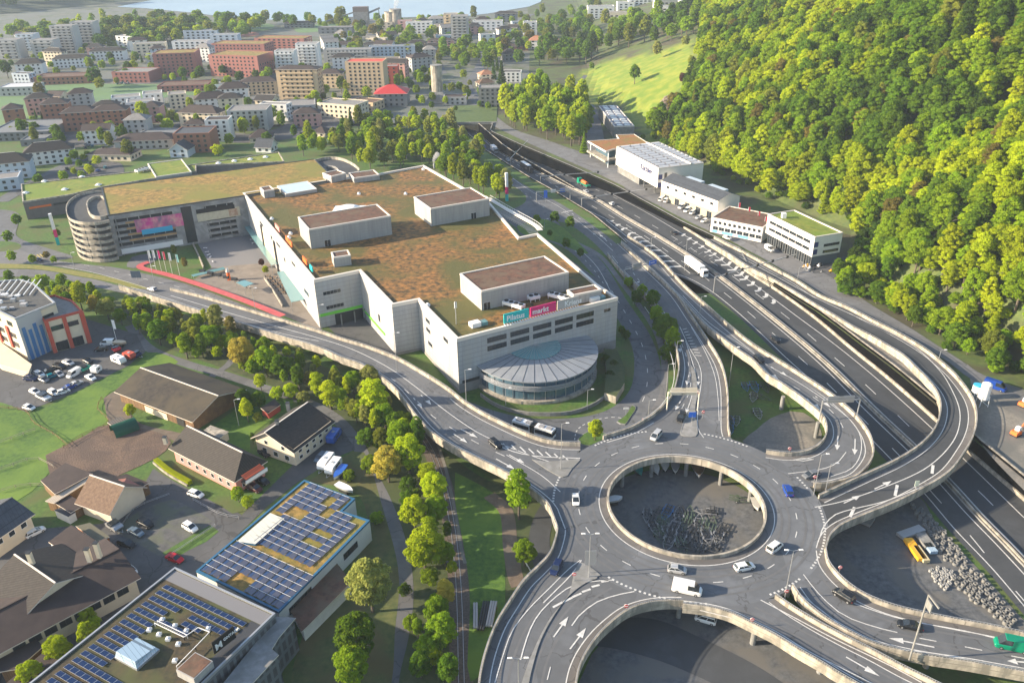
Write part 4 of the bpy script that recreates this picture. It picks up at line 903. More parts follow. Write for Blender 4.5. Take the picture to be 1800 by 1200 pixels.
# mast, chillers
def mast(px,py,z,h,label):
    p=U(px,py,z); root=empty('antenna_mast',p,label,'antenna','roof antennas'); mb=MB(); mb.tube(p,p+Vector((0,0,h)),.14,METAL,6); mb.build('pole',root)
    for k in range(3): t=k*2.1; mb=MB(); mb.cbox((p.x+.35*math.cos(t),p.y+.35*math.sin(t),z+h-2.2),.25,.2,1.9,WHT,t); mb.build('antenna_panel',root)
mast(802,570,MZ,8,'tall antenna mast on the near left corner of mall roof')
def chiller(px,py,n,ang,label,z=MZ):
    p=U(px,py,z); root=empty('chiller_unit',p,label,'chiller','roof chillers'); mb=MB(); L=1.9*n; u=Vector((math.cos(ang),math.sin(ang),0)); v=perp(u)
    mb.cbox((p.x,p.y,z+.9),L,2.6,1.0,WHT,ang); mb.build('casing',root)
    mb=MB()
    for s in (-1,1):
        for t in (-1,0,1): q=p+u*t*(L/2-.2)+v*s*1.1; mb.cbox((q.x,q.y,z),.15,.15,.95,WHT,ang)
    mb.build('support_frame',root)
    for i in range(n):
        q=p+u*(i-(n-1)/2)*1.9; mb=MB(); mb.tube((q.x,q.y,z+1.9),(q.x,q.y,z+2.15),.75,DARKM,12); mb.build('fan',root)
chiller(903,541,4,R(-35),'white chiller with black fans behind the turquoise sign'); chiller(987,528,5,R(-35),'long white chiller next to the small corner box'); chiller(938,528,2,R(27),'short chiller with ducts between the two longer ones')
for px,py,sx,l in ((835,573,3.2,'white dish housing by the turquoise glass at roof corner'),(1043,528,3.5,'white roof unit at the right front corner')):
    p=U(px,py,MZ); root=empty('roof_unit',p,l,'roof unit'); mb=MB(); mb.cbox(p,sx,sx*.8,1.5,WHT,.5); mb.build('housing',root); mb=MB(); mb.cbox((p.x+2.6,p.y+1.2,MZ),2.2,2.2,1.2,GLASST,.5); mb.build('glass_hatch',root)
# sign on roof
def text(s,size,m,root,p,u,nz,ext=.05,name='lettering',flip=False):
    cu=bpy.data.curves.new('lettering','FONT'); cu.body=s; cu.size=size; cu.extrude=ext; cu.resolution_u=2; cu.offset=.02*size
    o=bpy.data.objects.new('tmp',cu); COL.objects.link(o); dg=bpy.context.evaluated_depsgraph_get(); me=bpy.data.meshes.new_from_object(o.evaluated_get(dg)); bpy.data.objects.remove(o)
    me.materials.clear(); me.materials.append(m); o=bpy.data.objects.new(name,me); COL.objects.link(o); o.parent=root
    u=u.normalized(); n=nz.normalized(); w=n.cross(u); M3=Matrix((u,w,n)).transposed().to_4x4(); M3.translation=Vector(p)-ORI[root.name]; o.matrix_basis=M3; return o
sgn=empty('shop_sign',wallpt(A_,B_,.45,MZ),'three part roof sign in turquoise, magenta and grey with white letters','shop sign')
up3=Vector((0,0,1))
for t0,t1,m,s,o1 in ((.285,.435,CYAN,'Pilatus',.9),(.445,.605,MAG,'markt',.7),(.615,.75,GREYP,'Kriens',2.6)):
    a=wallpt(A_,B_,t0,MZ+.9)-on*1.2; b=wallpt(A_,B_,t1,MZ+.9)-on*1.2; mb=MB(); mb.box(a,(b-a).normalized(),-on,(b-a).length,.3,MZ+1.2,MZ+4.4,m); mb.build('sign_board',sgn)
    p=a+(b-a).normalized()*o1+on*.05+up3*1.0; text(s,2.5,WHT,sgn,p,(b-a),on)
mb=MB()
for k in range(30):
    a=wallpt(A_,B_,.285+.0158*k,MZ+.9); mb.beam(a,a-on*1.25+up3*.25,.25,.12,WHT)
mb.build('sign_bracket',sgn)
# orange letters along the left edge (a row of coloured sign blocks)
sg2=empty('roof_sign',wallpt(MP[0],MP[1],.7,MZ),'row of red, orange and turquoise sign letters along left roof edge','shop sign')
on2=outn(MP[0],MP[1])
for t,l,m in ((.475,7,PINK),(.62,5.5,ORNG),(.66,4.5,ORNG),(.83,5.5,ORNG),(.91,3.5,CYAN)):
    a=wallpt(MP[0],MP[1],t,MZ)-on2*1.6; d=(MP[1]-MP[0]).normalized(); mb=MB(); mb.box(a,d,-on2,l,.4,MZ+.9,MZ+2.8,m); mb.build('sign_letter',sg2)
# glass canopies on the plaza side
for pts,z,l in (([(427,395),(436,393),(492,462),(477,466)],4.5,'long turquoise glass canopy along the mall wall'),([(487,478),(498,476),(536,526),(512,531)],4.2,'shorter pale glass canopy over the cafe terrace'),([(415,496),(430,492),(446,498),(430,504)],3.5,'small glass roof of the bus shelter on the plaza'),([(336,483),(393,469),(396,473),(340,486)],1.4,'low turquoise glass screen beside the cycle lane')):
    q=ccw([U(a,b,z) for a,b in pts]); root=empty('glass_canopy',(q[0].x,q[0].y,0),l,'canopy','glass canopies by the mall',p=q[0]); mb=MB(); mb.prism([(p.x,p.y) for p in q],z-.12,z,GLASST); mb.build('glass_roof',root); mb=MB()
    for p in q: mb.tube((p.x,p.y,0),(p.x,p.y,z-.1),.09,METAL,6)
    mb.build('posts',root)
# ---------------------------------------------------------------- parking garage with spiral ramp
GZ=19.0
GP=[U(a,b,GZ) for a,b in [(190,379),(425,345),(575,319),(577,303),(553,280),(178,330)]]
gar=empty('parking_garage',(-130,330,0),'open sided concrete parking garage with yellow green planted roof left of the mall','parking garage',p=U(300,360,GZ))
mb=MB(); 
GC=M('garage_concrete',(.24,.245,.24),(.32,.32,.31),scale=.4,detail=7,c3=(.19,.19,.19),scale3=.25)
walls(gar,[p+ (sum(GP,Vector())/6-p).normalized()*2 for p in GP],0,GZ-.6,plain('garage_painted_shade',(.03,.032,.035),.9),'shade_block')  # near-black solid: the shade inside the open decks, painted as colour
ga,gb_=GP[0],GP[1]; go=outn(ga,gb_); gu=(gb_-ga).normalized(); GL=(gb_-ga).length
flatroof(gar,GP,GZ,SEDUMY,cap=DARKM,ph=.25)
mb=MB(); mb.prism([(p.x,p.y) for p in ccw(GP)],GZ-1.0,GZ-.02,GC); mb.build('roof_slab',gar)
for k in range(7):
    z=.3+2.75*k; mb=MB(); mb.box(ga+go*.1+gu*.5,gu,-go,GL-1,1.9,z,z+1.15,GC); mb.build('floor_band',gar)
for t,w in ((.0,1.6),(.455,8),(.565,7.5),(.925,6.5)):
    mb=MB(); mb.box(ga+gu*GL*t+go*.3,gu,-go,w,2.3,0,GZ-1.0,GC); mb.build('stair_tower',gar)
mb=MB(); mb.box(ga+gu*GL*.52+go*.35,gu,-go,4.5,.2,1,GZ-1,GLASS); mb.build('stair_glazing',gar)
for k in range(12):
    mb=MB(); mb.box(ga+gu*GL*(.04+.083*k)+go*.16,gu,-go,.35,.5,0,GZ-1,GC); mb.build('column',gar)
def banner(t0,w,z0,z1,m,label,m2=None,name='advertising_banner'):
    p=ga+gu*GL*t0+go*.55; root=empty(name,(p.x,p.y,z0),label,'banner','banners on the garage front',p=(p.x,p.y,(z0+z1)/2)); mb=MB(); mb.box(p,gu,-go,w,.12,z0,z1,m); mb.build('banner_cloth',root)
    return root,p
BN1=M('pink_banner_print',(.55,.05,.25),(.60,.35,.30),scale=.25,detail=3,c3=(.2,.12,.2),scale3=.18)
r1,p1=banner(.17,20,9.6,15.5,BN1,'pink printed banner with blue strip on the garage front'); mb=MB(); mb.box(p1+go*.06+gu*2,gu,go,13,.05,8.2,10.6,plain('sky_blue_banner',(.02,.33,.55),.6)); mb.build('banner_strip',r1)
r1,p1=banner(.63,19,10.2,14.6,M('cream_banner_print',(.50,.47,.35),(.42,.38,.28),scale=.8),'cream poster with black top strip on the garage front'); mb=MB(); mb.box(p1+go*.06,gu,go,17,.05,14.0,16,BLK); mb.build('banner_strip',r1); mb=MB(); mb.box(p1+go*.06+gu*14,gu,go,4,.05,10.6,14,M('brown_print',(.3,.16,.1),(.5,.4,.3),scale=.9)); mb.build('banner_picture',r1)
r1,p1=banner(.03,26,.8,3.2,WHT,'long white banner low on the garage front')
# wavy orange netting bands on the garage bays
mb=MB()
for k,z in enumerate((6.2,8.9,11.6,14.3)): mb.box(ga+gu*(6 if k<2 else 6)+go*.14,gu,go,28 if k<2 else 9,.05,z-.1,z+.75,M('orange_net',(.45,.26,.10),(.3,.2,.1),scale=.3))
mb.build('netting',gar)
# spiral ramp
stp=[(192,332),(165,334),(140,339),(123,349),(116,362),(119,378),(132,386),(155,389),(176,388),(191,384)]
sp_=cr([U(a,b,GZ) for a,b in stp],step=2)
spc=U(168,360,GZ); sr_=empty('spiral_ramp',(spc.x,spc.y,0),'rounded concrete spiral car ramp with stacked pale bands at garage end','spiral ramp',p=spc)
for k in range(7):
    z=.2+2.85*k
    mb=MB(); mb.sweep([Vector((p.x,p.y,z)) for p in sp_],.35,1.25,CONC); mb.build('ramp_band',sr_)
    q=ccw([Vector((p.x,p.y,0)) for p in sp_]); mb=MB(); mb.prism([(p.x,p.y) for p in q],z-.1,z+.15,A_dark if k==6 else GC); mb.build('ramp_floor',sr_)
inn=cr([U(a,b,GZ+.5) for a,b in [(176,342),(165,343),(155,349),(152,358),(158,373),(170,378),(184,377),(190,373),(186,350),(180,343),(176,342)]],step=2)
mb=MB(); mb.sweep([Vector((p.x,p.y,GZ-1.6)) for p in inn],.5,1.6,CONC); mb.build('inner_kerb',sr_)
mb=MB(); mb.prism([(p.x,p.y) for p in ccw(inn[:-1])],GZ-1.6,GZ-1.45,M('ribbed_membrane',(.10,.09,.08),(.15,.14,.12),scale=.5)); mb.build('core_cover',sr_)
mb=MB(); mb.prism([(spc.x+(p.x-spc.x)*.55,spc.y+(p.y-spc.y)*.55) for p in q],0,GZ-2.0,plain('shadow_core',(.04,.04,.04),.9)); mb.build('ramp_shade_fill',sr_)  # dark solid paints the shadow between the stacked ramp floors
mb=MB(); 
for i in range(0,len(sp_),3): p=sp_[i]; mb.tube((p.x+(spc.x-p.x)*.05,p.y+(spc.y-p.y)*.05,0),(p.x+(spc.x-p.x)*.05,p.y+(spc.y-p.y)*.05,17),.35,CONG,8)
mb.build('columns',sr_)
# far spiral ramp
stp=[(553,282),(575,277),(600,279),(622,289),(632,300),(620,305),(600,300),(590,290),(575,287),(560,290)]
s2r=[U(a,b,GZ) for a,b in stp]; root=empty('spiral_ramp',(s2r[2].x,s2r[2].y,0),'second spiral ramp, curving behind the far corner of the mall roof','spiral ramp',p=s2r[2])
mb=MB(); q=ccw(cr(s2r+[s2r[0]],step=3)[:-1]); mb.prism([(p.x,p.y) for p in q],0,GZ-1,GC,top=A_dark); mb.build('ramp_body',root); mb=MB(); mb.sweep([Vector((p.x,p.y,GZ-1.2)) for p in cr(s2r[:6],step=3)],.5,1.6,CONC); mb.build('ramp_band',root)
# low wing behind the garage
LZ=9.0
lp=[U(a,b,LZ) for a,b in [(40,356),(125,343),(178,330),(345,302),(345,292),(500,285),(490,268),(300,296),(180,309),(37,325)]]
low=empty('low_market_hall',(lp[0].x,lp[0].y,0),'low wide market hall with bright green planted roof behind the garage','hall',p=U(110,335,LZ)); walls(low,lp,0,LZ,M('brown_grey_cladding',(.14,.12,.115),(.17,.15,.14),scale=.5)); flatroof(low,lp,LZ,SEDUMG,cap=CONC,ph=.5)
for px,py in ((78,320),(144,312),(114,334),(45,340),(173,326),(384,288),(412,284),(440,281),(467,277)): dome(px,py,LZ,1.6,.6,label='white roof light on the bright green hall roof')
for t,w,m in ((0,1,0),): pass
lo_=outn(lp[0],lp[1]); lu=(lp[1]-lp[0]).normalized()
mb=MB(); mb.box(lp[0]+lu*2+lo_*.05,lu,lo_,10,.25,5.2,6.2,ORNG); mb.build('orange_sign_panel',low); mb=MB(); mb.box(lp[0]+lu*13+lo_*.05,lu,lo_,16,.15,5.2,6.2,DARKM); mb.build('dark_sign_panel',low)
def simplebox(A,B,Cc,z0,bot,name,label,cat,wm,rm,group=None,ph=.4,cap=CAP):
    g=U(A[0],bot,z0); z=zat(g,A[1]); r=rect3(A,B,Cc,z); return bld(name,label,*r,z0,z,wm,rm,cat=cat,group=group,ph=ph,cap=cap),r,z
simplebox((274,312),(337,303),(264,288),LZ-.5,316,'rooftop_box','grey roof box with green planted top on the low hall','plant room',BOXP,SEDUMG)
chiller(250,302,4,R(60),'large white chiller between the green roof and box',z=LZ)
# ---------------------------------------------------------------- right hand commercial row
def bldG(A,B,Cc,bot,z0,name,label,wm,rm,zsub=None,**k):
    g=U(A[0],bot,z0); z=zat(g,A[1]); r=rect3(A,B,Cc,z); kk=dict(k); zr=None
    if 'ridge' in kk:
        rx,ry,fx=kk.pop('ridge'); A0,u,v,w,d=r; off=kk.get('off',.5); ax_=kk.get('axis','u')
        base=(A0+v*d*off if ax_=='u' else A0+u*w*off); zr=zat(Vector((base.x,base.y,0)),ry) if fx==0 else zat(Vector(((base+(u*w if ax_=='u' else v*d)).x,(base+(u*w if ax_=='u' else v*d)).y,0)),ry)
        return bld(name,label,*r,z0,z,wm,rm,roof='pitched',zr=zr,**kk),r,z
    return bld(name,label,*r,z0,z,wm,rm,**kk),r,z
VAULT=M('ribbed_vault_roof',(.30,.30,.32),(.42,.42,.43),scale=.25,rough=.5)
zg=1.0
g=U(1157,345,zg); z=zat(g,297); kr=rect3((1157.5,297),(1237,287.5),(1073,260),z)
kh=bld('warehouse',"big white warehouse hall raised on pillars, with dark name lettering",*kr,zg+4.5,z,WPANEL,VAULT,cat='warehouse',ph=.5)
A0,u,v,w,d=kr
mb=MB(); nb=11
for i in range(nb):
    for j in range(4):
        t=(i+.15)/nb; o=A0+v*d*t+u*w*(.04+j*.24); 
        for k in range(4):
            h=lambda q:.75*math.sin(math.pi*q); a,b=k/4,(k+1)/4; L=d/nb*.6; W_=w*.2
            mb.poly([tuple(o+v*L*a)[:2]+(z+.3+h(a),),tuple(o+u*W_+v*L*a)[:2]+(z+.3+h(a),),tuple(o+u*W_+v*L*b)[:2]+(z+.3+h(b),),tuple(o+v*L*b)[:2]+(z+.3+h(b),)],M('opal_vault',(.55,.56,.57),(.62,.62,.62),scale=.4,rough=.3))
mb.build('roof_vaults',kh)
mb=MB(); mb.box(A0+u*w*.7-v*0,u,v,.8,d,z+.3,z+1.1,CAP); mb.build('roof_upstand',kh)
mb=MB()
for t in (.1,.35,.6,.85):
    for s in (.06,.5,.9): p=A0+v*d*t+u*w*s; mb.cbox((p.x,p.y,zg),.7,.7,4.6,CONG)
mb.build('pillars',kh)
mb=MB(); mb.box(A0+v*d*.45+u*1,u,v,w-2,d*.54,zg,zg+4.5,CONG); mb.build('ground_floor',kh)
o,dr,out,ln=side(*kr,3); text('Küchler',4.2,plain('navy_lettering',(.05,.06,.15),.5),kh,Vector((A0.x,A0.y,0))+v*d*.40+out*.16+up3*(z-4.6),-v,out)
ol=outn(A0,A0+u); 
mb=MB(); mb.box(A0+u*w*.14-v*.06,u,v,1.6,.06,zg+7,z-2.5,GLASS); mb.build('window',kh)
for a,b in ((.01,3.2),(.01,7.4)): mb=MB(); mb.box(A0+u*w*a-v*.08,u,v,2.3,.06,z-b-2.6,z-b,plain('navy_panel',(.02,.03,.14),.5)); mb.build('logo_panel',kh)
o2,r2,z2=bldG((1065,266),(1137,251),(1034,248),294,zg,'loading_hall','open loading hall with orange planted roof left of the white warehouse',GLASS,SEDUMR,cat='building',ph=.25) if False else (None,None,None)
q=[U(a,b,11) for a,b in [(1033,248),(1065,266),(1078,262),(1140,252),(1115,236),(1083,237),(1088,244)]]
lh=empty('loading_hall',(q[0].x,q[0].y,zg),'open loading hall with orange planted roof beside the white warehouse','building',p=q[1]); walls(lh,q,10.2,10.9,CAP,'roof_slab'); flatroof(lh,q,10.9,SEDUMR,ph=.2,pw=.4)
mb=MB()
for p in q[:4]: 
    pc=p+(Vector((q[3].x,q[3].y,0))-Vector((p.x,p.y,0))).normalized()*2; mb.tube((pc.x,pc.y,zg),(pc.x,pc.y,10.3),.3,WHT,8)
mb.build('columns',lh); cq=sum(q,Vector())/7; q3=[cq+(p-cq)*.72 for p in q]; walls(lh,q3,zg,10.2,GLASSB,'glazed_wall'); q4=[cq+(p-cq)*1.02 for p in q]; walls(lh,q4,zg+3.3,zg+4.4,CONC,'loading_deck')
o3,r3,z3=bldG((1080,223),(1115,222),(1050,187),243,zg,'warehouse','narrow grey concrete warehouse with ribbed skylight roof, beside the meadow',CONG,M('skylight_slate',(.15,.16,.20),(.19,.20,.24),scale=.3),cat='warehouse',ph=.3)
A0,u,v,w,d=r3; mb=MB()
for i in range(12):
    for j in (0.16,.55): mb.box(A0+u*w*j+v*d*(i+.2)/12,u,v,w*.27,d/12*.5,z3+.04,z3+.7,M('opal_vault',(.55,.56,.57)))
mb.build('roof_lights',o3)
o4,r4,z4=bldG((1262.5,353),(1300,343),(1178,314),388,zg,'workshop','white workshop with grey gabled roof and small square windows',WPANEL,SLATE,roof='x',zr=None) if False else (None,None,None)
g=U(1262.5,388,zg); z=zat(g,353); r4=rect3((1262.5,353),(1301,344),(1178,314),z); A0,u,v,w,d=r4; 
o4=bld('workshop','white workshop with grey gabled roof, its vans parked in front',A0,u,v,w,d,zg,z,WPANEL,SLATE,roof='p',zr=z+2.6,cat='workshop',axis='v',over=.3)
sd_,dr,out,ln=side(*r4,3); 
for i in range(6):
    p=A0+v*d*(.1+.155*i)
    addwin(o4,(p.x,p.y,z-3),out,1.8,1.1,1)
mb=MB(); mb.box(A0+out*.06,v,out,d,.1,zg,zg+4.3,M('beige_plinth',(.45,.38,.26))); mb.build('ground_floor',o4)
for i in range(5): p=A0+v*d*(.12+.19*i)+out*.12; addwin(o4,(p.x,p.y,zg),out,3.2,3.3,2,'garage_door')
for a,b in ((.62,.12),(.62,.52)):
    mb=MB(); p=A0+u*w*.55+v*d*b; mb.box(p,u,v,w*.22,d*.27,z+1.6,z+2.5,M('pale_blue_skylight',(.45,.52,.58),rough=.3)); mb.build('skylight',o4)
g=U(1322,422,zg); r5=rect3((1341,401),(1358,385),(1272.5,369),zg+7); 
A0,u,v,w,d=rect3((1341,401),(1352,393),(1272.5,369),zg+6.8)
w=20
o5=bld('office_wing','low white office wing with red brown flat roof and blue panels',A0,u,v,w,d,zg,zg+6.8,WHITE,SEDUMB,cat='building',ph=.3)
_,_,out,_=side(A0,u,v,w,d,3)
for i in range(10): p=A0+v*d*(.06+.095*i); addwin(o5,(p.x,p.y,zg+4.6),out,1.1,1.1,1)
for i in range(8): p=A0+v*d*(.06+.12*i); addwin(o5,(p.x,p.y,zg+1.6),out,2.4,1.5,2)
for a,b in ((.25,.2),(.55,.22),(.86,.1)): mb=MB(); mb.box(A0+v*d*a+out*.05,v,out,d*b,.06,zg+.2,zg+1.4,plain('sky_blue_panel',(.15,.35,.62),.5)); mb.build('blue_panel',o5)
# white box
g=U(1428,470,zg); zt=zat(g,418); A0,u,v,w,d=rect3((1432.5,418),(1481.7,410),(1345,378),zt)
o6=bld('office_building','white office box with green roof above a glazed ground floor, blue corner logo',A0,u,v,w,d,zg+4.6,zt,WPANEL,SEDUMG,cat='office building',ph=.4)
walls(o6,rp(A0+u*1.5+v*1.,u,v,w-1.5,d-1),zg-.5,zg+4.7,M('blue_grey_plinth',(.10,.13,.16)),'ground_floor')
_,_,out,_=side(A0,u,v,w,d,3)
for z_ in (zt-3.2,zt-6.3):
    for i in range(6): p=A0+v*d*(.14+.145*i); addwin(o6,(p.x,p.y,z_),out,d*.13,1.1,1)
_,_,o0,_=side(A0,u,v,w,d,0)
for z_ in (zt-4.6,zt-7.4): p=A0+u*w*.65; addwin(o6,(p.x,p.y,z_),o0,w*.55,1.0,1)
for z_ in (zt-4.3,zt-7.5): mb=MB(); mb.box(A0-v*.08+u*.3,u,v,2,.05,z_,z_+2.2,plain('navy_panel',(.02,.10,.35),.5)); mb.build('logo_panel',o6)
for i in range(9): p=A0+v*d*(.1+.1*i)+out*(-.9); addwin(o6,(p.x,p.y,zg),out,4.2,4,2,'shop_window')
mb=MB(); mb.cbox(tuple(A0+u*w*.25+v*d*.8)[:2]+(zt,),1.8,1.8,2.2,WHT); mb.build('vent',o6)
# flags
def flag(px,py,h,m,label,z=0.,fw_=.9,fh=3.6,group='tall flags'):
    p=U(px,py,z); root=empty('flag',p,label,'flag',group); mb=MB(); mb.tube(p,p+up3*h,.07,WHT,6); mb.build('pole',root); mb=MB()
    n=6
    for i in range(n):
        x0,x1=.07+fw_*i/n,.07+fw_*(i+1)/n; y0,y1=.12*math.sin(i),.12*math.sin(i+1)
        mb.poly([(p.x+x0,p.y+y0,p.z+h-fh),(p.x+x1,p.y+y1,p.z+h-fh),(p.x+x1,p.y+y1,p.z+h-.1),(p.x+x0,p.y+y0,p.z+h-.1)],m); mb.poly([(p.x+x0,p.y+y0+.03,p.z+h-.1),(p.x+x1,p.y+y1+.03,p.z+h-.1),(p.x+x1,p.y+y1+.03,p.z+h-fh),(p.x+x0,p.y+y0+.03,p.z+h-fh)],m)
    mb.build('flag_cloth',root)
for x,y,m,c in ((267,476,TEALC if 0 else plain('pale_cloth',(.5,.55,.55),.8),'pale'),(275,476,MATS['pale_cloth'],'pale'),(284,477,MAG,'pink'),(293,479,plain('red_cloth',(.55,.05,.08),.8),'red'),(303,481,MATS['pale_cloth'],'pale'),(316,484,plain('aqua_cloth',(.3,.6,.52),.8),'aqua')):
    flag(x,y,9.5,m,c+' banner flag in the row on the lawn before the plaza',1.0 if 0 else 0)
for x,y in ((1295,388),(1312,396),(1329,404),(1341,414)): flag(x,y,9,MATS['red_cloth'],'red banner flag in front of the low office wing',z=zg,group='red flags')
flag(206,602,9,WHT,'white banner flag beside the orange and cream building yard')
def pylon(px,py,h,label,z=0.):
    p=U(px,py,z); root=empty('advertising_pylon',p,label,'pylon','striped advertising pylons'); 
    for k,m in enumerate((CYAN,MAG,WHT,WHT)): mb=MB(); mb.cbox((p.x,p.y,h*k/4),1.3,1.3,h/4,m,.4); mb.build('pylon_panel',root)
pylon(891,353,15,'white, pink and turquoise advertising pylon beside the motorway slip road'); pylon(103,430,15,'leaning looking striped advertising pylon on the lawn by the spiral ramp')
# ---------------------------------------------------------------- village, bottom left
def wins(root,r,k,zs,n,ww,hh,st=0,**kk): rowwin(root,*r,k,zs,n,ww,hh,st,**kk)
# barn
b1,r,z=bldG((338,736),(425,684),(204,688),757,0,'barn','very large barn with long mossy brown roof, the biggest roof in the village',WOOD,ROOFB,cat='barn',ridge=(382,694,0),axis='v',over=1.0,soff=WOOD)
mb=MB(); o,dr,out,ln=side(*r,3); A0,u,v,w,d=r; mb.box(A0+v*d*.12+out*.06,v,out,d*.1,.1,0,z-1.2,BLK); mb.build('barn_door',b1); mb=MB(); mb.box(A0+v*d*.35+out*.05,v,out,d*.3,.1,0,2.2,CREAM); mb.build('lower_wall',b1)
# pink house
b2,r,z=bldG((412,838),(461,807),(288,791),867,0,'house','pink farmhouse with dark tiled hip roof and red awning balcony',PINK,ROOFD,cat='house',ridge=(410,798,0),axis='v',hip=.4,over=.9)
wins(b2,r,3,[1.2,3.6],7,1.2,1.3); wins(b2,r,0,[1.0],2,1.4,1.4); A0,u,v,w,d=r
mb=MB(); mb.box(A0+u*1.5-v*2.2,u,v,w-2,2.1,2.6,2.9,CONC); mb.box(A0+u*1.5-v*2.2,u,v,w-2,.15,2.9,3.9,WHT); mb.build('balcony',b2)
mb=MB(); a=A0+u*1.5-v*.05; mb.hexa([tuple(a-v*2.4+u*0)[:2]+(4.4,),tuple(a-v*2.4+u*(w-3))[:2]+(4.4,),tuple(a+u*(w-3))[:2]+(5.2,),tuple(a)[:2]+(5.2,)],[tuple(a-v*2.4+u*0)[:2]+(4.5,),tuple(a-v*2.4+u*(w-3))[:2]+(4.5,),tuple(a+u*(w-3))[:2]+(5.3,),tuple(a)[:2]+(5.3,)],M('striped_awning',(.55,.10,.04),lines=(.5,.15,1.6,.5))); mb.build('awning',b2)
def chim(root,p,z,h=1.5,m=CREAM): mb=MB(); mb.cbox((p.x,p.y,z),.9,.9,h,m); mb.cbox((p.x,p.y,z+h),1.1,1.1,.15,DARKM); mb.build('chimney',root)
p=U(291,777,6.5); chim(b2,p,6,2.2)
# white house by the path
b3,r,z=bldG((516,791),(582,741),(445,761),808,0,'house','cream two storey house with large dark brown roof by the footpath',CREAM,ROOFD,cat='house',ridge=(469,757.5,0),axis='u',over=1.0,off=.36) if False else (None,)*3
zc=6.4; r=rect3((516,791),(582,741),(452,765),5.2); A0,u,v,w,d=r
g0=U(516,808,0); zc=5.4
b3=bld('house','cream two storey house with large dark brown roof beside the footpath',A0,u,v,w,d,0,zc,CREAM,ROOFD,roof='p',zr=zat(A0+v*d*.62,757.5),cat='house',axis='u',over=.9,off=.62)
wins(b3,r,3,[1.0],3,1.5,1.5); wins(b3,r,3,[4.0],2,1.1,1.2); wins(b3,r,0,[1.2,3.2],5,1.2,1.0)
for x,y in ((487,743),(506,712)): p=U(x,y,9); chim(b3,p,7.2,2.6,CONG)
# brown roof barn house
r=rect3((191.7,898),(250,855),(143,876),4.2); A0,u,v,w,d=r
b4=bld('farmhouse','old stable with brown mossy tiled roof and white lower wall',A0,u,v,w,d,0,4.2,CREAM,ROOFT,roof='p',zr=zat(A0+v*d*.5,857.5) if 0 else 8.2,cat='farmhouse',axis='v',over=.8,soff=WOOD)
mb=MB(); o=U(213,868,4); 
def slab(name,label,pts,z,m,under=0.,cat='shed',wall=WOOD,th=.2,group='small sheds and lean-tos',posts=False):
    if not isinstance(z,(list,tuple)): z=[z]*len(pts)
    q=[U(a,b,zz) for (a,b),zz in zip(pts,z)]; c=sum(q,Vector())/len(q); root=empty(name,(c.x,c.y,under),label,cat,group,p=c)
    ar=sum(q[i].x*q[(i+1)%len(q)].y-q[(i+1)%len(q)].x*q[i].y for i in range(len(q)))
    if ar<0: q=q[::-1]
    mb=MB(); mb.poly([tuple(p) for p in q],m); mb.poly([(p.x,p.y,p.z-th) for p in q][::-1],m)
    for i in range(len(q)): a,b=q[i],q[(i+1)%len(q)]; mb.poly([(a.x,a.y,a.z-th),(b.x,b.y,b.z-th),tuple(b),tuple(a)],CAP)
    mb.build('roof',root); i_=[c+(p-c)*.93 for p in q]; mb=MB()
    if posts:
        for p in i_: mb.tube((p.x,p.y,under),(p.x,p.y,p.z-th),.12,wall,6)
        mb.build('posts',root); return root
    for i in range(len(i_)): a,b=i_[i],i_[(i+1)%len(i_)]; mb.poly([(a.x,a.y,under),(b.x,b.y,under),(b.x,b.y,b.z-th-.02),(a.x,a.y,a.z-th-.02)],wall)
    mb.build('wall',root); return root
slab('shed','maroon metal roofed shed next to the wood chip paddock',[(71,844),(115,813),(163,832),(96,868)],[3,3,4,4],ROOFM)
slab('lean_to','long narrow lean-to with pale corrugated roof',[(79,880),(95,884),(168,837),(155,833)],[3.2,3.2,3.6,3.6],M('pale_corrugated',(.36,.31,.25),(.42,.37,.3),scale=.5,lines=(.6,.1,.8,.6)))
slab('shed','dark flat roofed shed beside the pale lean-to',[(97,884),(124,901),(150,886),(122,869)],2.8,ROOFM)
slab('shed','small blue grey roofed shed by the old stable',[(95,896),(120,908),(133,900),(110,890)],2.4,SLATE,wall=WHITE)
slab('shed','shed with red tiled roof behind the old stable',[(190,845),(222,840),(250,855),(213,857)],[5,5,4,6.5],plain('red_tiles',(.28,.11,.08),.8))
slab('shed','dark shed with flat roof at the road bend behind the stable',[(190,842),(222,832),(262,848),(248,856),(222,842)],[4,4.2,3.6,3.6,4],ROOFM)
slab('shed','dark roofed workshop shed in the centre of the farm lane',[(85,952),(125,922),(168,949),(131,983)],[5,5.5,5.5,5],ROOFM,wall=WHITE)
slab('shed','small shed with green grey slatted roof and rusty wall',[(133,924),(158,918),(193,943),(170,951)],4,M('olive_slats',(.16,.15,.10),(.2,.19,.13),scale=.4,lines=(.5,.1,.7,.5)),wall=plain('rust_wall',(.28,.09,.02),.8))
slab('garden_shed','tiny red garden shed behind the cream house',[(458,717),(471,726),(493,711),(482,701)],[2.6,2.2,2.2,2.6],ROOFM,wall=REDW)
slab('garage','flat roofed garage with pale concrete roof below the barn',[(349,762),(370,747),(402,758),(383,772)],2.8,CONC,wall=CREAM)
slab('hay_shelter','striped flat shelter beside the green tunnel tent',[(188,742),(200,750),(223,738),(212,731)],2.2,M('slatted_roof',(.10,.09,.08),(.14,.12,.1),scale=.4,lines=(.9,.3,.5,.9)),posts=True)
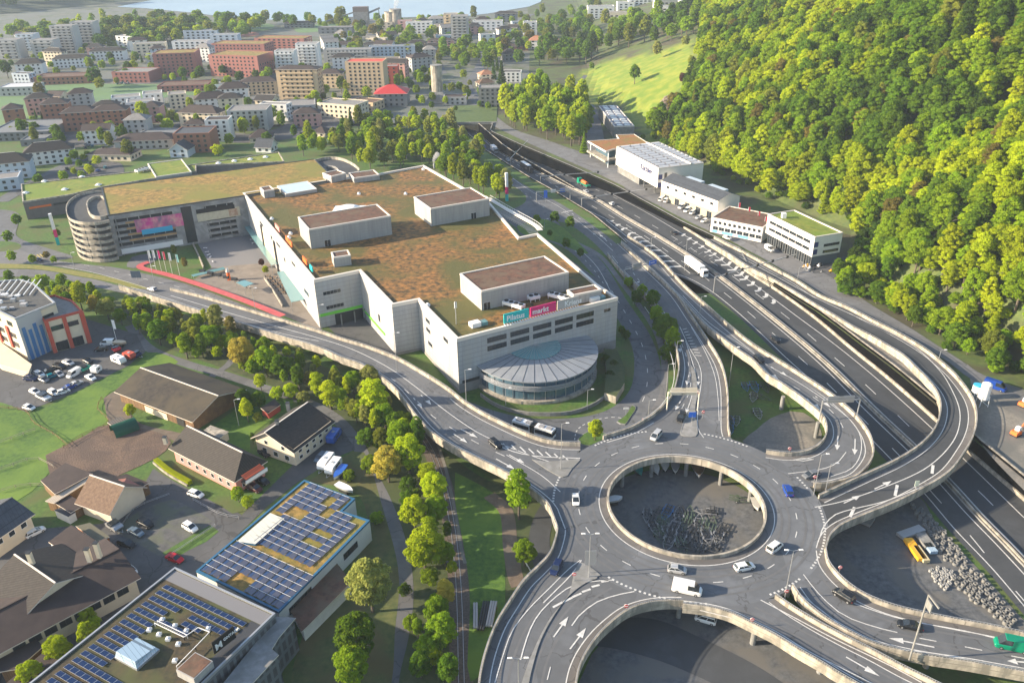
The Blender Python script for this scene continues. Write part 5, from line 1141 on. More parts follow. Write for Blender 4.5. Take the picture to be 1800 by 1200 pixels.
# green tunnel tent
p=U(220,756,0); root=empty('tunnel_tent',p,'dark green half round tunnel tent on the earth yard','tent'); mb=MB(); u=Vector((.75,.66,0)); v=perp(u)
for i in range(10):
    a,b=math.pi*i/10,math.pi*(i+1)/10; f=lambda t,s:tuple(p+u*s+v*2.6*math.cos(t)+up3*2.9*math.sin(t)); mb.poly([f(a,-3.4),f(b,-3.4),f(b,3.4),f(a,3.4)],GRNC); mb.poly([f(a,3.4),f(b,3.4),f(b,-3.4),f(a,-3.4)],GRNC)
mb.build('tarpaulin',root)
# left edge house
r=rect3((0,935),(56,900),(-70,900),5.4); A0,u,v,w,d=r
b5=bld('house','cream house with dark red shutters at the left edge of photo',*rect3((-20,952),(52,903),(-60,915),5.6),0,5.6,CREAM,SLATE,roof='p',zr=8.2,cat='house',axis='u',over=.8); wins(b5,rect3((-20,952),(52,903),(-60,915),5.6),0,[3.2],3,1.4,1.3)
# long farmhouse
zf=5.5; g=U(237,1030,0)
r=rect3((0,1141),(237,1014),(-48,1100),zf); A0,u,v,w,d=r
d=(U(186,968,zf+3.5)-A0).dot(v)*2 ; d=min(max(d,14),24)
b6=bld('farmhouse','long farmhouse with huge dark brown roof and sunlit cream far slope',A0-u*12,u,v,w+12,d,0,zf,CREAM,ROOFM,roof='p',zr=zat(A0+u*w+v*d*.52,968),cat='farmhouse',axis='u',over=.9,off=.52,soff=CREAM)
wins(b6,(A0,u,v,w,d),0,[2.8],8,2.2,1.5,1); 
for x,y,h in ((172,968,2.6),(155,975,2.),(55,985,2.6)): p=U(x,y,10); chim(b6,p,8.2,h+1.5)
g2=(U(28,976,9.5)+U(94,1022,9.5))/2; hd=(U(94,1022,9.5)-U(28,976,9.5)); 
zz=5.5; ux=hd.normalized(); vx=perp(ux); c0=U(28,976,9.5); Aq=Vector((c0.x,c0.y,0))-vx*9-ux*0; 
b7=bld('farmhouse','cross wing of the long farmhouse with steep dark roof',Aq,ux,vx,hd.length,18,0,5.6,CREAM,ROOFD,roof='p',zr=9.5,cat='farmhouse',axis='u',over=.7)
slab('solar_roof_shed','low roof with dark blue glass panels at left photo edge',[(-20,1028),(0,1038),(27,1060),(0,1078),(-25,1070)],4.5,GLASSB)
slab('shed','brown flat roofed shed below the farmhouse yard',[(0,1180),(-10,1160),(50,1108),(76,1135),(30,1175)],3.5,ROOFM)
slab('shed','long brown roof at the bottom left corner',[(10,1200),(88,1136),(140,1165),(70,1230)],3.5,ROOFM)
# ---------------------------------------------------------------- solar roof buildings
zs=10.5
r=rect3((484,1079),(308,998),(240,1310),zs)
def solar(root,A,u,v,w,d,z,rows,cols,pw,pd,gu_,gv,holes=(),tilt=.25,pair=False,u0=0,v0=0):
    for i in range(rows):
        mb=MB(); run=0
        for j in range(cols):
            if any(a<=i<=b and c<=j<=e for a,b,c,e in holes): continue
            o=A+u*(u0+j*(pw+gu_))+v*(v0+i*(pd+gv)); q=[o,o+u*pw,o+u*pw+v*pd,o+v*pd]
            h=[z+.25,z+.25,z+.25+tilt*pd,z+.25+tilt*pd]
            if pair=='alt': pass
            b=[(p.x,p.y,hh-.06) for p,hh in zip(q,h)]; t=[(p.x,p.y,hh) for p,hh in zip(q,h)]
            if (q[1]-q[0]).cross(q[3]-q[0]).z<0: b=b[::-1];t=t[::-1]
            mb.hexa(b,t,PVF); c=sum(q,Vector())/4; t2=[(c.x+(p[0]-c.x)*.95,c.y+(p[1]-c.y)*.95,p[2]+.012) for p in t]; mb.poly(t2,PVB)
        if mb.v: mb.build('solar_panel_row',root)
Bq=[U(a,b,zs) for a,b in [(308,998),(484,1079)]]
u=(Bq[1]-Bq[0]).normalized(); v=perp(u)*-1; e=U(76,1182,zs); Ld=(e-Bq[0]); 
w=(Bq[1]-Bq[0]).length; d=48
v=(Ld-u*Ld.dot(u)).normalized()
zb=zs
s1_=empty('office_building',(Bq[0].x,Bq[0].y,0),'dark office block with rows of solar panels, bottom left foreground','office building',p=U(280,1100,zs))
P=rp(Bq[0],u,v,w,d); walls(s1_,P,0,zs,M('dark_glazed_facade',(.05,.055,.06),(.08,.08,.085),scale=.5,rough=.35,lines=(3.2,.9,2.6,2.2))); flatroof(s1_,P,zs,M('moss_roof_dark',(.018,.017,.010),(.075,.052,.022),scale=.8,detail=12,c3=(.055,.062,.016),scale3=.12),cap=METAL,ph=.35,pw=.35)
mb=MB(); mb.poly([tuple(p+up3*.06)[:3] for p in [Vector((q.x,q.y,zs)) for q in ccw([Bq[0]+u*.5+v*.5,Bq[0]+u*(w-.5)+v*.5,Bq[0]+u*(w-.5)+v*3.4,Bq[0]+u*.5+v*3.4])]],plain('roof_membrane',(.16,.16,.17),.8)); mb.build('roof_membrane',s1_)
mb=MB(); mb.poly([(q.x,q.y,zs+.05) for q in ccw([Bq[0]+u*(w-3)+v*3.5,Bq[0]+u*(w-.5)+v*3.5,Bq[0]+u*(w-.5)+v*(d-.5),Bq[0]+u*(w-3)+v*(d-.5)])],plain('dark_membrane',(.035,.037,.042),.6)); mb.build('roof_membrane',s1_)
pw=(w-5.6)/14-.06
solar(s1_,Bq[0],u,v,w,d,zs,23,14,pw,1.15,.06,.58,holes=((2,2,5,6),(3,3,4,6),(3,3,10,13),(4,4,9,13),(5,11,4,13),(12,23,8,13)),u0=2.4,v0=4.4,tilt=.12)
for r0,c0 in ((10.2,7.6),(11.9,7.8),(13.1,8.2)): solar(s1_,Bq[0],u,v,w,d,zs,1,3,pw,1.15,.06,1.06,u0=2.4+c0*(pw+.06),v0=4.4+r0*2.3,tilt=.12) if r0<11.9 else solar(s1_,Bq[0],u,v,w,d,zs,1,3,pw,1.15,.06,1.06,u0=2.4+(c0+1)*(pw+.06),v0=4.4+(r0)*2.3,tilt=.12)
# glazed rooflight, domes, white pipe frame, sign
def onroof(px,py): return U(px,py,zs+.1)
for x,y in ((286,1090),(263,1108),(308,1101),(328,1110),(280,1116),(296,1124),(314,1133),(308,1162),(367,1106)): dome(x,y,zs,.5,.3,label='white oval roof light on the solar panel office roof',group='oval roof lights')
c=onroof(242,1150); root=empty('glass_rooflight',c,'tilted glass rooflight with metal frame between the solar rows','rooflight'); mb=MB(); q=[c+u*sx*3+v*sy*2.6 for sx,sy in ((-1,-1),(1,-1),(1,1),(-1,1))]; q=ccw(q); 
mb.prism([(p.x,p.y) for p in q],zs,zs+.5,METAL); mb.build('frame',root); mb=MB(); ap=[c+u*sx*2.7+v*sy*1.2 for sx,sy in ((-1,-1),(1,-1),(1,1),(-1,1))]
mb.hexa([(p.x,p.y,zs+.5) for p in ccw([c+(p-c)*.97 for p in q])],[(c.x+(p.x-c.x)*.85,c.y+(p.y-c.y)*.85,zs+(1.9 if i in (0,1) else 1.2)) for i,p in enumerate(ccw(q))],M('pale_glass',(.33,.45,.55),rough=.15,spec=.9,lines=(1.2,.08,.4,1.2))); mb.build('glass',root)
root=empty('roof_pipework',onroof(300,1110),'white pipework frame on the solar office roof','pipes'); mb=MB()
for a,b in (((273,1100),(325,1125)),((278,1096),(330,1121)),((325,1125),(350,1108)),((350,1108),(370,1116)),((345,1142),(312,1176)),((370,1116),(345,1142))):
    mb.beam(onroof(*a)+up3*.9,onroof(*b)+up3*.9,.12,.12,WHT)
    for q in (a,b): mb.beam(onroof(*q),onroof(*q)+up3*.9,.1,.1001,WHT)
mb.build('pipes',root)
sgb=empty('company_sign',onroof(395,1135),'black company sign board with white letters on the solar office roof','sign'); a=onroof(378,1153); b=onroof(416,1123); mb=MB(); dd=(b-a); dd.z=0; mb.box(a,dd.normalized(),perp(dd.normalized()),dd.length,.2,zs+.6,zs+3.6,BLK); mb.build('sign_board',sgb)
nn=-perp(dd.normalized()); text('M',2.0,WHT,sgb,a+nn*.05+dd.normalized()*.4+up3*1.1,dd,nn); text('ONTANA',.85,WHT,sgb,a+nn*.05+dd.normalized()*2.3+up3*1.9,dd,nn)
c=onroof(345,1180); mb=MB(); mb.cbox((c.x,c.y,zs),4.5,4.5,1.8,BOXP,math.atan2(u.y,u.x)); o=mb.build('stair_head',s1_); mb=MB(); mb.cbox((c.x,c.y,zs+1.8),4.1,4.1,.05,SEDUMB,math.atan2(u.y,u.x)); mb.build('planted_cover',s1_)
# lower wings of the office block
slab('office_wing','concrete terrace wing on the right of the solar office block',[(486,1083),(520,1085),(490,1120),(478,1140),(490,1150),(430,1215),(380,1215)],8.5,CONG,wall=M('dark_glazed_facade',(.05,.055,.06)),cat='building',group=None)
# second solar building
z2=6.0
mp=[U(a,b,z2) for a,b in [(535,844),(624,877),(601,899),(650,915),(490,1076),(345,1004)]]
s2_=empty('workshop_hall',(mp[0].x,mp[0].y,0),'white panelled workshop hall covered with solar panels, blue roof edge','hall',p=U(500,950,z2)); walls(s2_,mp,0,z2,M('white_panels_seams',(.62,.62,.60),(.56,.56,.55),scale=.3,rough=.5,lines=(30,.01,.8,4.5))); flatroof(s2_,mp,z2,SEDUMY,cap=plain('blue_metal_edge',(.03,.13,.24),.5,.2),ph=.25,pw=.5)
a=U(345,1004,z2); b=U(490,1076,z2); c=U(535,844,z2); u=(b-a).normalized(); v=(c-a); v=(v-u*v.dot(u)); vl=v.length; v.normalize(); wl_=(b-a).length
POLY=[(535,851),(617,880),(594,900),(640,917),(488,1068),(355,1003)]
H2=[[(393,1022),(424,1010),(450,1022),(438,1042),(402,1035)],[(428,955),(456,935),(502,905),(478,893),(400,940),(422,953)],[(532,948),(560,948),(556,966),(535,962)],[(546,926),(580,932),(575,945),(545,938)],[(503,905),(540,915),(540,903),(510,890)],[(560,905),(572,915),(594,880),(575,872)],[(415,950),(440,962),(500,990),(555,1012),(560,1004),(500,980),(450,957),(420,942)],[(600,912),(632,916),(636,924),(610,925)]]
ncol=int(wl_/2.6); nrow=int(vl/1.75)
PVG=plain('panels_painted_sheen',(.17,.17,.21),.35,.1)  # same panels on the opposite slope; the light they catch is painted pale
for i in range(ncol):
    mb=MB()
    for j in range(nrow):
        o=a+u*(.7+i*2.6)+v*(.6+j*1.75); cq=o+u*1.2+v*.8; qx,qy=PX((cq.x,cq.y,z2))
        if not inpoly(qx,qy,POLY) or any(inpoly(qx,qy,h) for h in H2): continue
        for k,(s0,s1,m,h0,h1) in enumerate(((0,1.18,PVB,.28,.62),(1.22,2.4,PVG,.62,.28))):
            q=[o+u*s0,o+u*s1,o+u*s1+v*1.62,o+u*s0+v*1.62]; hh=[z2+h0,z2+h1,z2+h1,z2+h0]; t=[(p.x,p.y,h) for p,h in zip(q,hh)]
            if (q[1]-q[0]).cross(q[3]-q[0]).z<0: t=t[::-1]
            mb.poly(t,m)
        q=[o+v*1.64,o+u*2.42+v*1.64,o+u*2.42+v*1.74,o+v*1.74]; t=[(p.x,p.y,z2+.6) for p in q]
        if (q[1]-q[0]).cross(q[3]-q[0]).z<0: t=t[::-1]
        mb.poly(t,WHT)
    if mb.v: mb.build('solar_panel_row',s2_)
q=ccw([U(x,y,z2+.4) for x,y in [(417,952),(475,902),(500,912),(449,957)]]); mb=MB(); mb.prism([(p.x,p.y) for p in q],z2,z2+.6,MATS['blue_metal_edge'],top=M('translucent_rooflight',(.55,.55,.48),(.62,.60,.52),scale=.5,rough=.4,lines=(1.6,.1,.75,1.6))); mb.build('rooflight',s2_)
for t0,z0,ww in ((.25,2.5,5),(.45,.4,4),(.8,2.8,7)):
    A1,B1=mp[3],mp[4]; addwin(s2_,wallpt(B1,A1,1-t0,z0),outn(B1,A1),ww,1.6,1)
slab('low_annex','low annex with brown planted roof and blue edge beside the solar hall',[(530,1110),(618,1022),(593,990),(585,985),(505,1062)],3.6,SEDUMB,wall=WHITE,cat='building',group=None)
# ---------------------------------------------------------------- orange cream building, left
g=U(50,640,0); z=zat(g,562); print('orange z',z)
z=15.5
r=rect3((26.7,562.5),(70,545),(-40,540),z); A0,u,v,w,d=r
ob=empty('apartment_block',(A0.x,A0.y,0),'cream and red office block with blue glass stair front at the left edge','building',p=U(40,520,z))
P=[U(a,b,z) for a,b in [(-60,520),(26.7,562.5),(70,545),(98,534),(60,500),(36,493),(-60,500)]]; walls(ob,P,0,z,CREAM); flatroof(ob,P,z,M('dark_gravel_roof',(.045,.048,.05),(.09,.09,.085),scale=.8),cap=METAL,ph=.6)
a,b=P[1],P[2]; o=outn(a,b); L=(b-a).length; uu=(b-a).normalized()
mb=MB(); mb.box(a+o*.05,uu,o,L,.25,0,z+.2,plain('pale_metal_front',(.42,.46,.5),.4,.3)); mb.build('stair_front',ob)
for k in range(4): mb=MB(); mb.box(a+o*.3+uu*(L*(.1+.22*k)),uu,o,L*.14,.12,0,z*.78-k%2*1.5,plain('blue_glass_strip',(.04,.16,.36),.2)); mb.build('glass_strip',ob)
for t,zz in ((.35,z-4),(.35,z-7.5)): addwin(ob,wallpt(P[2],P[3],t,zz),outn(P[2],P[3]),4,1.5,1)
mb=MB()
for k in range(9): p=P[0].lerp(P[1],.2)+Vector((k*2.2,3,0)); mb.beam((p.x,p.y,z+.5),(p.x-3,p.y+14,z+.5),.25,.25,WHT)
mb.build('roof_racks',ob)
a,b=P[0],P[1]; o=outn(a,b); L=(b-a).length; uu=(b-a).normalized()
for t in (.3,.52,.74): mb=MB(); mb.box(a+o*.02+uu*L*t,uu,o,1.6,.5,3,11,REDR); mb.build('red_pillar',ob)
for t in (.4,.62,.85):
    for zz in (4,7.5,12): addwin(ob,wallpt(a,b,t,zz),o,3.4,1.6,1)
rq=random.Random(5)
for k in range(16):
    c_=U(rq.uniform(-10,75),rq.uniform(508,548),z); 
    if inpoly(*PX(c_),[(-40,525),(27,555),(66,542),(40,500),(-30,505)]): mb=MB(); mb.cbox((c_.x,c_.y,z),rq.uniform(1,2.4),rq.uniform(.8,1.6),rq.uniform(.5,1.3),rq.choice([WHT,METAL,GREYP])); mb.build('roof_unit',ob)
P2=[U(a,b,12.0) for a,b in [(77,566),(145,548),(128,530),(96,520),(60,530)]]
P2w=empty('office_wing',(P2[0].x,P2[0].y,0),'lower wing with red pillars, cream bays and roof terrace','building',p=P2[0]); walls(P2w,P2,0,12,CREAM); flatroof(P2w,P2,12,ROOFG,cap=REDR,ph=.6)
a,b=P2[0],P2[1]; o=outn(a,b); L=(b-a).length; uu=(b-a).normalized()
for t,wd in ((0,.1),(.45,.1),(.9,.12)): mb=MB(); mb.box(a+o*.02+uu*L*t,uu,o,L*wd,.6,0,12.4,REDR); mb.build('red_pillar',P2w)
for t in (.275,.675):
    for zz,h in ((8,1.6),(.3,3.2)): addwin(P2w,wallpt(a,b,t,zz),o,L*.3,h,1)
slab('covered_entrance','low concrete ledge building below the blue glass front',[(-60,585),(0,640),(50,655),(56,640),(0,600)],2.5,CREAM,wall=CREAM,cat='building',group=None)
# ---------------------------------------------------------------- town buildings
TOWN=[]
BR=plain('terracotta_facade',(.27,.115,.07),.8); BR2=plain('red_school_facade',(.30,.115,.095),.8); TAN=plain('tan_facade',(.50,.38,.24),.8); GRY=plain('grey_facade',(.36,.36,.35),.8); LBL=plain('pale_blue_facade',(.42,.48,.54),.8); PCH=plain('peach_facade',(.60,.47,.30),.8); WHF=plain('white_facade',(.66,.66,.64),.8); PKF=plain('pink_facade',(.50,.27,.23),.8); BLF=plain('blue_facade',(.12,.22,.32),.7); SHED=plain('shed_grey',(.15,.16,.17),.8)
def tb(px,py,ang,wpx,dm,hpx,wm,rm,label,roof='flat',rh=3.,hip=1.,ww=1.5,cat='building',nwin=True,name='town_building',bal=False,place='',group='town buildings'):
    A=U(px,py,0); s=pxm(A); u=Vector((math.cos(R(ang)),math.sin(R(ang)),0)); v=perp(u); w=wpx/s/max(.4,math.cos(R(ang))); h=hpx/s/.97
    c=A+u*w/2+v*dm/2; root=empty(name,(c.x,c.y,0),label,cat,group,place,p=(c.x,c.y,h)); P=rp(A,u,v,w,dm); walls(root,P,0,h,wm)
    if roof=='flat': flatroof(root,P,h,rm,ph=.5,cap=wm)
    else:
        root['_wm']=wm.name; pitched(root,A,u,v,w,dm,h,h+rh,rm,.8,'u' if w>dm else 'v',0. if roof=='gable' else hip,wm); del root['_wm']
    if nwin:
        fl=max(1,round(h/3.1)); sides=[(0,w)]+([(3,dm)] if ang>4 else [(1,dm)] if ang<-4 else [])
        budget=95
        for k,ln in sides:
            n=max(1,int(ln/(4.4 if s>1.6 else 6.5)))
            for f in range(fl):
                z=f*h/fl+h/fl*.28
                if budget-n<0: break
                rowwin(root,A,u,v,w,dm,k,[z],n,ww if s>1.6 else 2.6,1.35,1); budget-=n
    if bal:
        fl=max(1,round(h/3.1)); o,dr,out,ln=side(A,u,v,w,dm,0)
        for f in range(1,fl):
            mb=MB(); a=o+dr*ln*.1; mb.box(a,dr,out,ln*.8,1.4,f*h/fl-.1,f*h/fl+.95,wm); mb.build('balcony',root)
    return root
T_=[
(10,218,25,28,12,24,BR,ROOFM,'small square brick apartment house with brown roof at the left',1,3),
(78,215,15,42,13,30,BR,ROOFM,'long brick apartment house beside the green field, left part',1,3),
(115,232,12,55,13,32,BR,ROOFM,'long brick apartment house beside the green field, middle part',1,3),
(168,231,10,56,14,34,BR,ROOFM,'long brick apartment house beside the green field, right part',1,3),
(200,195,22,44,14,20,WHF,ROOFG,'white terraced flat roofed block behind the brick houses',0),
(228,205,22,42,14,22,WHF,ROOFG,'white stepped block with blue grey inset',0),
(255,190,20,30,14,22,WHF,ROOFG,'small white stepped block near the field',0),
(300,193,20,28,14,24,CREAM,ROOFG,'cream stepped block next to a green tree',0),
(318,224,-12,72,12,26,CREAM,ROOFM,'cream apartment house with brown hip roof and gabled front',1,4),
(346,196,20,54,12,20,WHF,ROOFM,'white house with brown hip roof, second from front',1,4),
(388,184,12,48,12,26,WHF,ROOFM,'white apartment house with orange balconies and brown roof',1,4),
(325,232,5,36,10,13,CREAM,ROOFM,'small cream house with dark roof before the brick hall',1,3),
(310,270,4,62,20,32,BR,SLATE,'brick hall with grey ribbed roof',0),
(404,232,4,68,20,34,GRY,ROOFG,'grey concrete office block with two window bands',0),
(488,210,12,66,24,20,GRY,ROOFG,'low wide grey building with brown pyramid roof annex',0),
(525,200,6,45,16,12,GRY,ROOFM,'brown pyramid roofed building behind the low grey one',1,4),
(204,265,6,98,16,16,GRY,ROOFM,'long low grey hall with sawtooth roof lights',1,3),
(156,283,-6,78,14,12,CREAM,ROOFM,'long low beige barrack with brown roof',1,2),
(245,248,-6,66,16,12,GRY,SHED,'grey flat roofed workshop with round roof lights',0),
(48,293,22,72,12,24,WHF,ROOFD,'white apartment block with dark hip roof behind the car park',1,4),
(-20,320,20,66,14,30,LBL,ROOFD,'long pale blue block with dark roof at the left edge',1,4),
(-30,340,22,56,14,20,LBL,ROOFG,'pale blue block with wide windows at left photo edge',0),
(-20,250,5,104,40,14,SHED,SHED,'wide low dark grey industrial hall at left',0),
(38,258,8,40,18,10,SHED,SHED,'dark grey side hall next to the industrial hall',0),
(0,104,0,38,16,30,GRY,ROOFG,'grey tower block at the far left with balconies',0,0,1),
(34,90,0,30,16,26,LBL,ROOFG,'blue grey tower block, second in the left group',0,0,1),
(60,102,0,40,16,28,GRY,ROOFG,'low tower with cream side walls in the left group',0,0,1),
(98,95,0,40,16,44,GRY,ROOFG,'tall tower block with cream sides in the left group',0,0,1),
(133,86,0,40,16,42,GRY,ROOFG,'tallest grey tower block of the left group',0,0,1),
(30,132,10,44,12,18,WHF,ROOFD,'white villa with dark roof near the left towers',1,4),
(95,121,10,60,12,16,WHF,ROOFD,'long white apartment house with dark roof left of the school',1,3),
(160,108,10,58,12,16,WHF,ROOFD,'white row house with dark roof, behind the school hall',1,3),
(208,88,-18,34,12,22,WHF,ROOFG,'bright white angular block behind the green trees',0),
(238,100,10,52,14,20,CREAM,ROOFG,'cream block with roof terrace left of the red school',0),
(258,112,0,60,12,14,GRY,ROOFG,'low grey apartment row behind red school',0),
(306,98,0,62,14,22,WHF,ROOFG,'white block with dark strip behind the red school',0),
(372,82,0,48,14,18,LBL,ROOFG,'small pale blue block on the left of the sports ground',0),
(325,75,0,60,16,18,LBL,ROOFG,'pale blue office slab left of the running track',0),
(276,137,8,70,26,38,BR2,SEDUMY,'big red school building with white framed right end',0),
(372,134,-15,92,30,34,BR2,SEDUMY,'red school building with long slanting wing of roof lights',0),
(376,104,-8,95,26,24,BR2,SEDUMY,'red school building in the middle row',0),
(450,92,-10,90,24,22,BR2,SEDUMY,'farthest red school building by the white towers',0),
(200,146,-4,66,26,17,BR2,ROOFG,'low red gym hall with striped roof lights beside the field',0),
(278,163,5,86,22,10,BR2,SEDUMB,'flat red pavilion with planted roof beside the green pitch',0),
(365,160,8,55,14,9,WHF,ROOFG,'low white wall building right of the red pavilion',0),
(487,130,0,34,14,36,WHF,ROOFG,'white tower block, left of the twin towers',0,0,1),
(524,122,0,38,14,40,WHF,ROOFG,'white and grey tower block, right of the twin towers',0,0,1),
(492,180,-5,72,15,54,TAN,ROOFM,'tall tan apartment tower with mural and brown hip roof',1,2,1),
(424,168,5,64,14,22,TAN,ROOFM,'tan apartment house with brown roof left of the mural tower',1,3),
(562,155,-4,40,12,24,PCH,ROOFM,'peach apartment house behind the mural tower',1,3),
(560,205,-22,70,20,22,CREAM,ROOFG,'long cream office with flat grey roof beside the grove',0),
(612,168,-4,66,18,54,TAN,plain('red_parapet',(.5,.06,.03),.7),'scaffolded tan apartment tower with red roof edge',0),
(677,150,0,24,12,30,REDR,ROOFG,'narrow bright red block behind the scaffolded tower',0),
(614,193,-25,46,16,14,TAN,SEDUMB,'low tan shop row before the red roofed hall',0),
(570,110,0,84,12,20,GRY,ROOFG,'long grey balcony block in mid town',0,0,1),
(650,105,4,80,12,20,LBL,SHED,'pale blue white long block in mid town',0),
(622,120,0,80,12,14,CREAM,ROOFM,'cream long block with dark flat roof in mid town',0),
(640,88,4,70,12,9,CREAM,ROOFD,'low cream houses with dark roofs behind the blue block',1,2),
(725,126,30,34,12,22,GRY,ROOFM,'grey apartment house with brown hip roof by parking street',1,3),
(742,98,10,34,12,14,GRY,ROOFD,'small house with dark pyramid roof in mid town',1,3),
(752,85,0,46,12,12,PKF,ROOFM,'pink apartment block near the pale towers',1,2),
(767,80,0,34,12,15,BLF,ROOFG,'dark blue block in front of the pale tower pair',0),
(781,66,0,24,16,36,PCH,ROOFG,'pale yellow tower block near the lake shore',0,0,1),
(794,80,0,30,16,46,GRY,ROOFG,'tall grey tower block near the lake shore',0,0,1),
(700,55,0,24,12,16,PKF,ROOFG,'small pink block left of the white shore blocks',0),
(714,60,0,46,12,18,WHF,ROOFG,'white shore block with several bright storeys',0),
(832,54,0,52,16,14,WHF,ROOFG,'white stepped villa block near the shore towers',0),
(870,40,0,40,14,14,SHED,ROOFD,'dark brown roofed lake house by the shore',1,3),
(920,62,0,24,14,20,WHF,ROOFG,'small white block beside the road to the lake',0),
(592,44,0,30,14,10,GRY,ROOFD,'flat grey shed by the gravel works',0),
(660,50,0,30,12,9,CREAM,SEDUMY,'small cream depot below the concrete silos',0),
(760,42,0,40,12,9,GRY,ROOFD,'low dark shed at the shore near the silos',0),
(500,50,0,50,14,8,SHED,ROOFD,'dark clubhouse beside the football field',1,2),
(560,60,0,60,14,10,SHED,ROOFG,'long dark grey depot roof behind the football field',0),
(930,87,-6,24,12,15,WHF,ROOFO,'white farm building with orange tiled roof, left half',1,4),
(952,88,-4,32,12,14,WHF,ROOFO,'white farm building with orange tiled roof, right half',1,4),
(884,90,0,44,10,8,BR,ROOFM,'long low brown stable near the orange roofed farm',1,2),
(886,108,20,24,10,12,SHED,ROOFD,'dark timber barn below the orange roofed farm',1,4),
(880,145,-4,36,12,16,WHF,ROOFD,'bright white modern house by the junction',0),
(846,142,20,24,10,10,CREAM,ROOFO,'small house with orange roof by the junction',1,3),
(843,155,20,26,10,8,CREAM,ROOFT,'small house with tan roof by the junction',1,3),
(842,190,0,40,14,32,CONG,ROOFG,'unfinished concrete frame building near the tunnel',0),
(660,188,0,56,20,22,SHED,plain('bright_red_roof',(.42,.03,.03),.6),'grey hall with bright red hip roof by the silo tower',1,5),
(780,185,0,40,16,12,GRY,ROOFM,'low grey depot on the right of the silo tower',0),
(440,252,8,38,12,10,CREAM,ROOFM,'small cream house with brown roof beside the grove',1,4),
(450,268,-10,28,10,10,WHF,SLATE,'small white chalet with grey gable at hall roof edge',2,4),
(300,277,-4,32,12,14,LBL,SLATE,'pale blue gabled house beside the brick hall',2,4),
(0,170,5,60,22,14,GRY,plain('white_membrane',(.5,.5,.5),.6),'long low shed with white roof on the left of field',0),
(62,150,5,90,22,12,BR,SEDUMB,'low brown building with planted roof before the left villas',0),
(548,240,-20,26,10,8,CREAM,ROOFM,'small farm shed at the edge of the grove',1,3),
(1040,52,0,56,20,22,WHF,ROOFG,'white apartment block on the hill ridge, left',0),
]
for t in T_:
    px,py,ang,wpx,dm,hpx,wm,rm,label=t[:9]; rk=t[9]; rh=t[10] if len(t)>10 else 3; bal=len(t)>11 and t[11]
    if px>1030: continue
    tb(px,py,ang,wpx,dm,hpx,wm,rm,label,roof={0:'flat',1:'hip',2:'gable'}[rk],rh=rh,bal=bal,cat='building')
FILL=[([(20,60),(200,80),(330,100),(420,108),(440,125),(300,120),(180,118),(20,150)],15,'pale apartment block among the trees near the red school'),([(560,70),(700,75),(760,110),(700,140),(590,150)],14,'mid height town house between the long pale blocks'),([(700,45),(860,45),(930,60),(860,90),(760,75)],13,'small lakeside house near the shore towers'),([(380,205),(470,195),(560,185),(590,215),(480,245),(400,235)],9,'low house between grey offices and the grove'),([(20,190),(60,185),(300,215),(380,250),(280,262),(130,255)],8,'low outbuilding near the brick apartment houses')]
_rf=random.Random(77); _used=[(U(t[0]+t[3]/2,t[1],0)) for t in T_]
for poly,n,lab in FILL:
    xs=[p[0] for p in poly]; ys=[p[1] for p in poly]; c=0; tr=0
    while c<n and tr<2000:
        tr+=1; x,y=_rf.uniform(min(xs),max(xs)),_rf.uniform(min(ys),max(ys))
        if not inpoly(x,y,poly): continue
        q=U(x,y,0)
        if any((q-k).length<26 for k in _used): continue
        _used.append(q); s_=pxm(q); c+=1
        tb(x,y,_rf.choice([-12,5,12,20]),_rf.uniform(13,26)*s_*.9,_rf.uniform(9,13),_rf.uniform(6,15)*s_,_rf.choice([WHF,CREAM,GRY,LBL,WHF,PKF]),_rf.choice([ROOFM,ROOFD,ROOFG,ROOFM]),lab,roof=_rf.choice(['hip','gable','flat','hip']),rh=3)
# hill top houses
for px,py,wpx,dm,hpx,wm,label in ((1033,38,46,16,24,WHF,'large white block on the wooded ridge at the top, left one'),(1068,36,40,16,12,CREAM,'cream terraced block on the ridge'),(1085,20,30,14,14,WHF,'white block at the top of the wooded ridge'),(1105,14,50,14,16,WHF,'white stepped block at the upper photo edge'),(1150,30,44,14,16,WHF,'row of white terraced houses on the ridge'),(1150,14,50,14,12,GRY,'grey terraced block at the upper photo edge'),(1195,12,40,14,12,WHF,'white house peeking out above the forest edge'),(1182,26,30,14,12,CREAM,'small cream house beside the ridge forest')):
    A=T(px,py)
    if A is None: continue
    s=pxm(A); w=wpx/s; h=hpx/s; c=A+Vector((w/2,dm/2,0)); root=empty('hill_house',c,label,'building','houses on the ridge'); ex_=Vector((1,0,0)); ey=Vector((0,1,0)); P=rp(A,ex_,ey,w,dm); walls(root,P,A.z-6,A.z+h,wm); flatroof(root,P,A.z+h,ROOFG,cap=wm,ph=.5)
    n=max(1,int(w/6))
    for f in range(max(1,int(h/3.2))): rowwin(root,A,ex_,ey,w,dm,0,[A.z+1+f*3.2],n,3,1.5,1)
# silo towers and gravel works
def silo(px,py,r,hpx,label,m=CONC,base=True):
    p=U(px,py,0); s=pxm(p); h=hpx/s/.97; root=empty('silo_tower',p,label,'silo','concrete silos'); mb=MB(); mb.tube(p+up3*(6 if base else 0),p+up3*h,r,m,20); mb.build('drum',root,smooth=False)
    mb=MB(); mb.tube(p+up3*h,p+up3*(h+.6),r*1.05,CONG,20); mb.build('rim',root); mb=MB(); mb.tube(p+up3*h,p+up3*(h+9),.2,METAL,6); mb.build('antenna',root)
    if base: mb=MB(); mb.hexa([(p.x-10,p.y-8,0),(p.x+8,p.y-8,0),(p.x+8,p.y+8,0),(p.x-8,p.y+8,0)],[(p.x-r,p.y-r,8),(p.x+r,p.y-r,8),(p.x+r,p.y+r,8),(p.x-r,p.y+r,8)],CONG); mb.build('base',root)
silo(770,178,4.6,58,'tall round pale concrete silo tower beside the motorway tunnel')
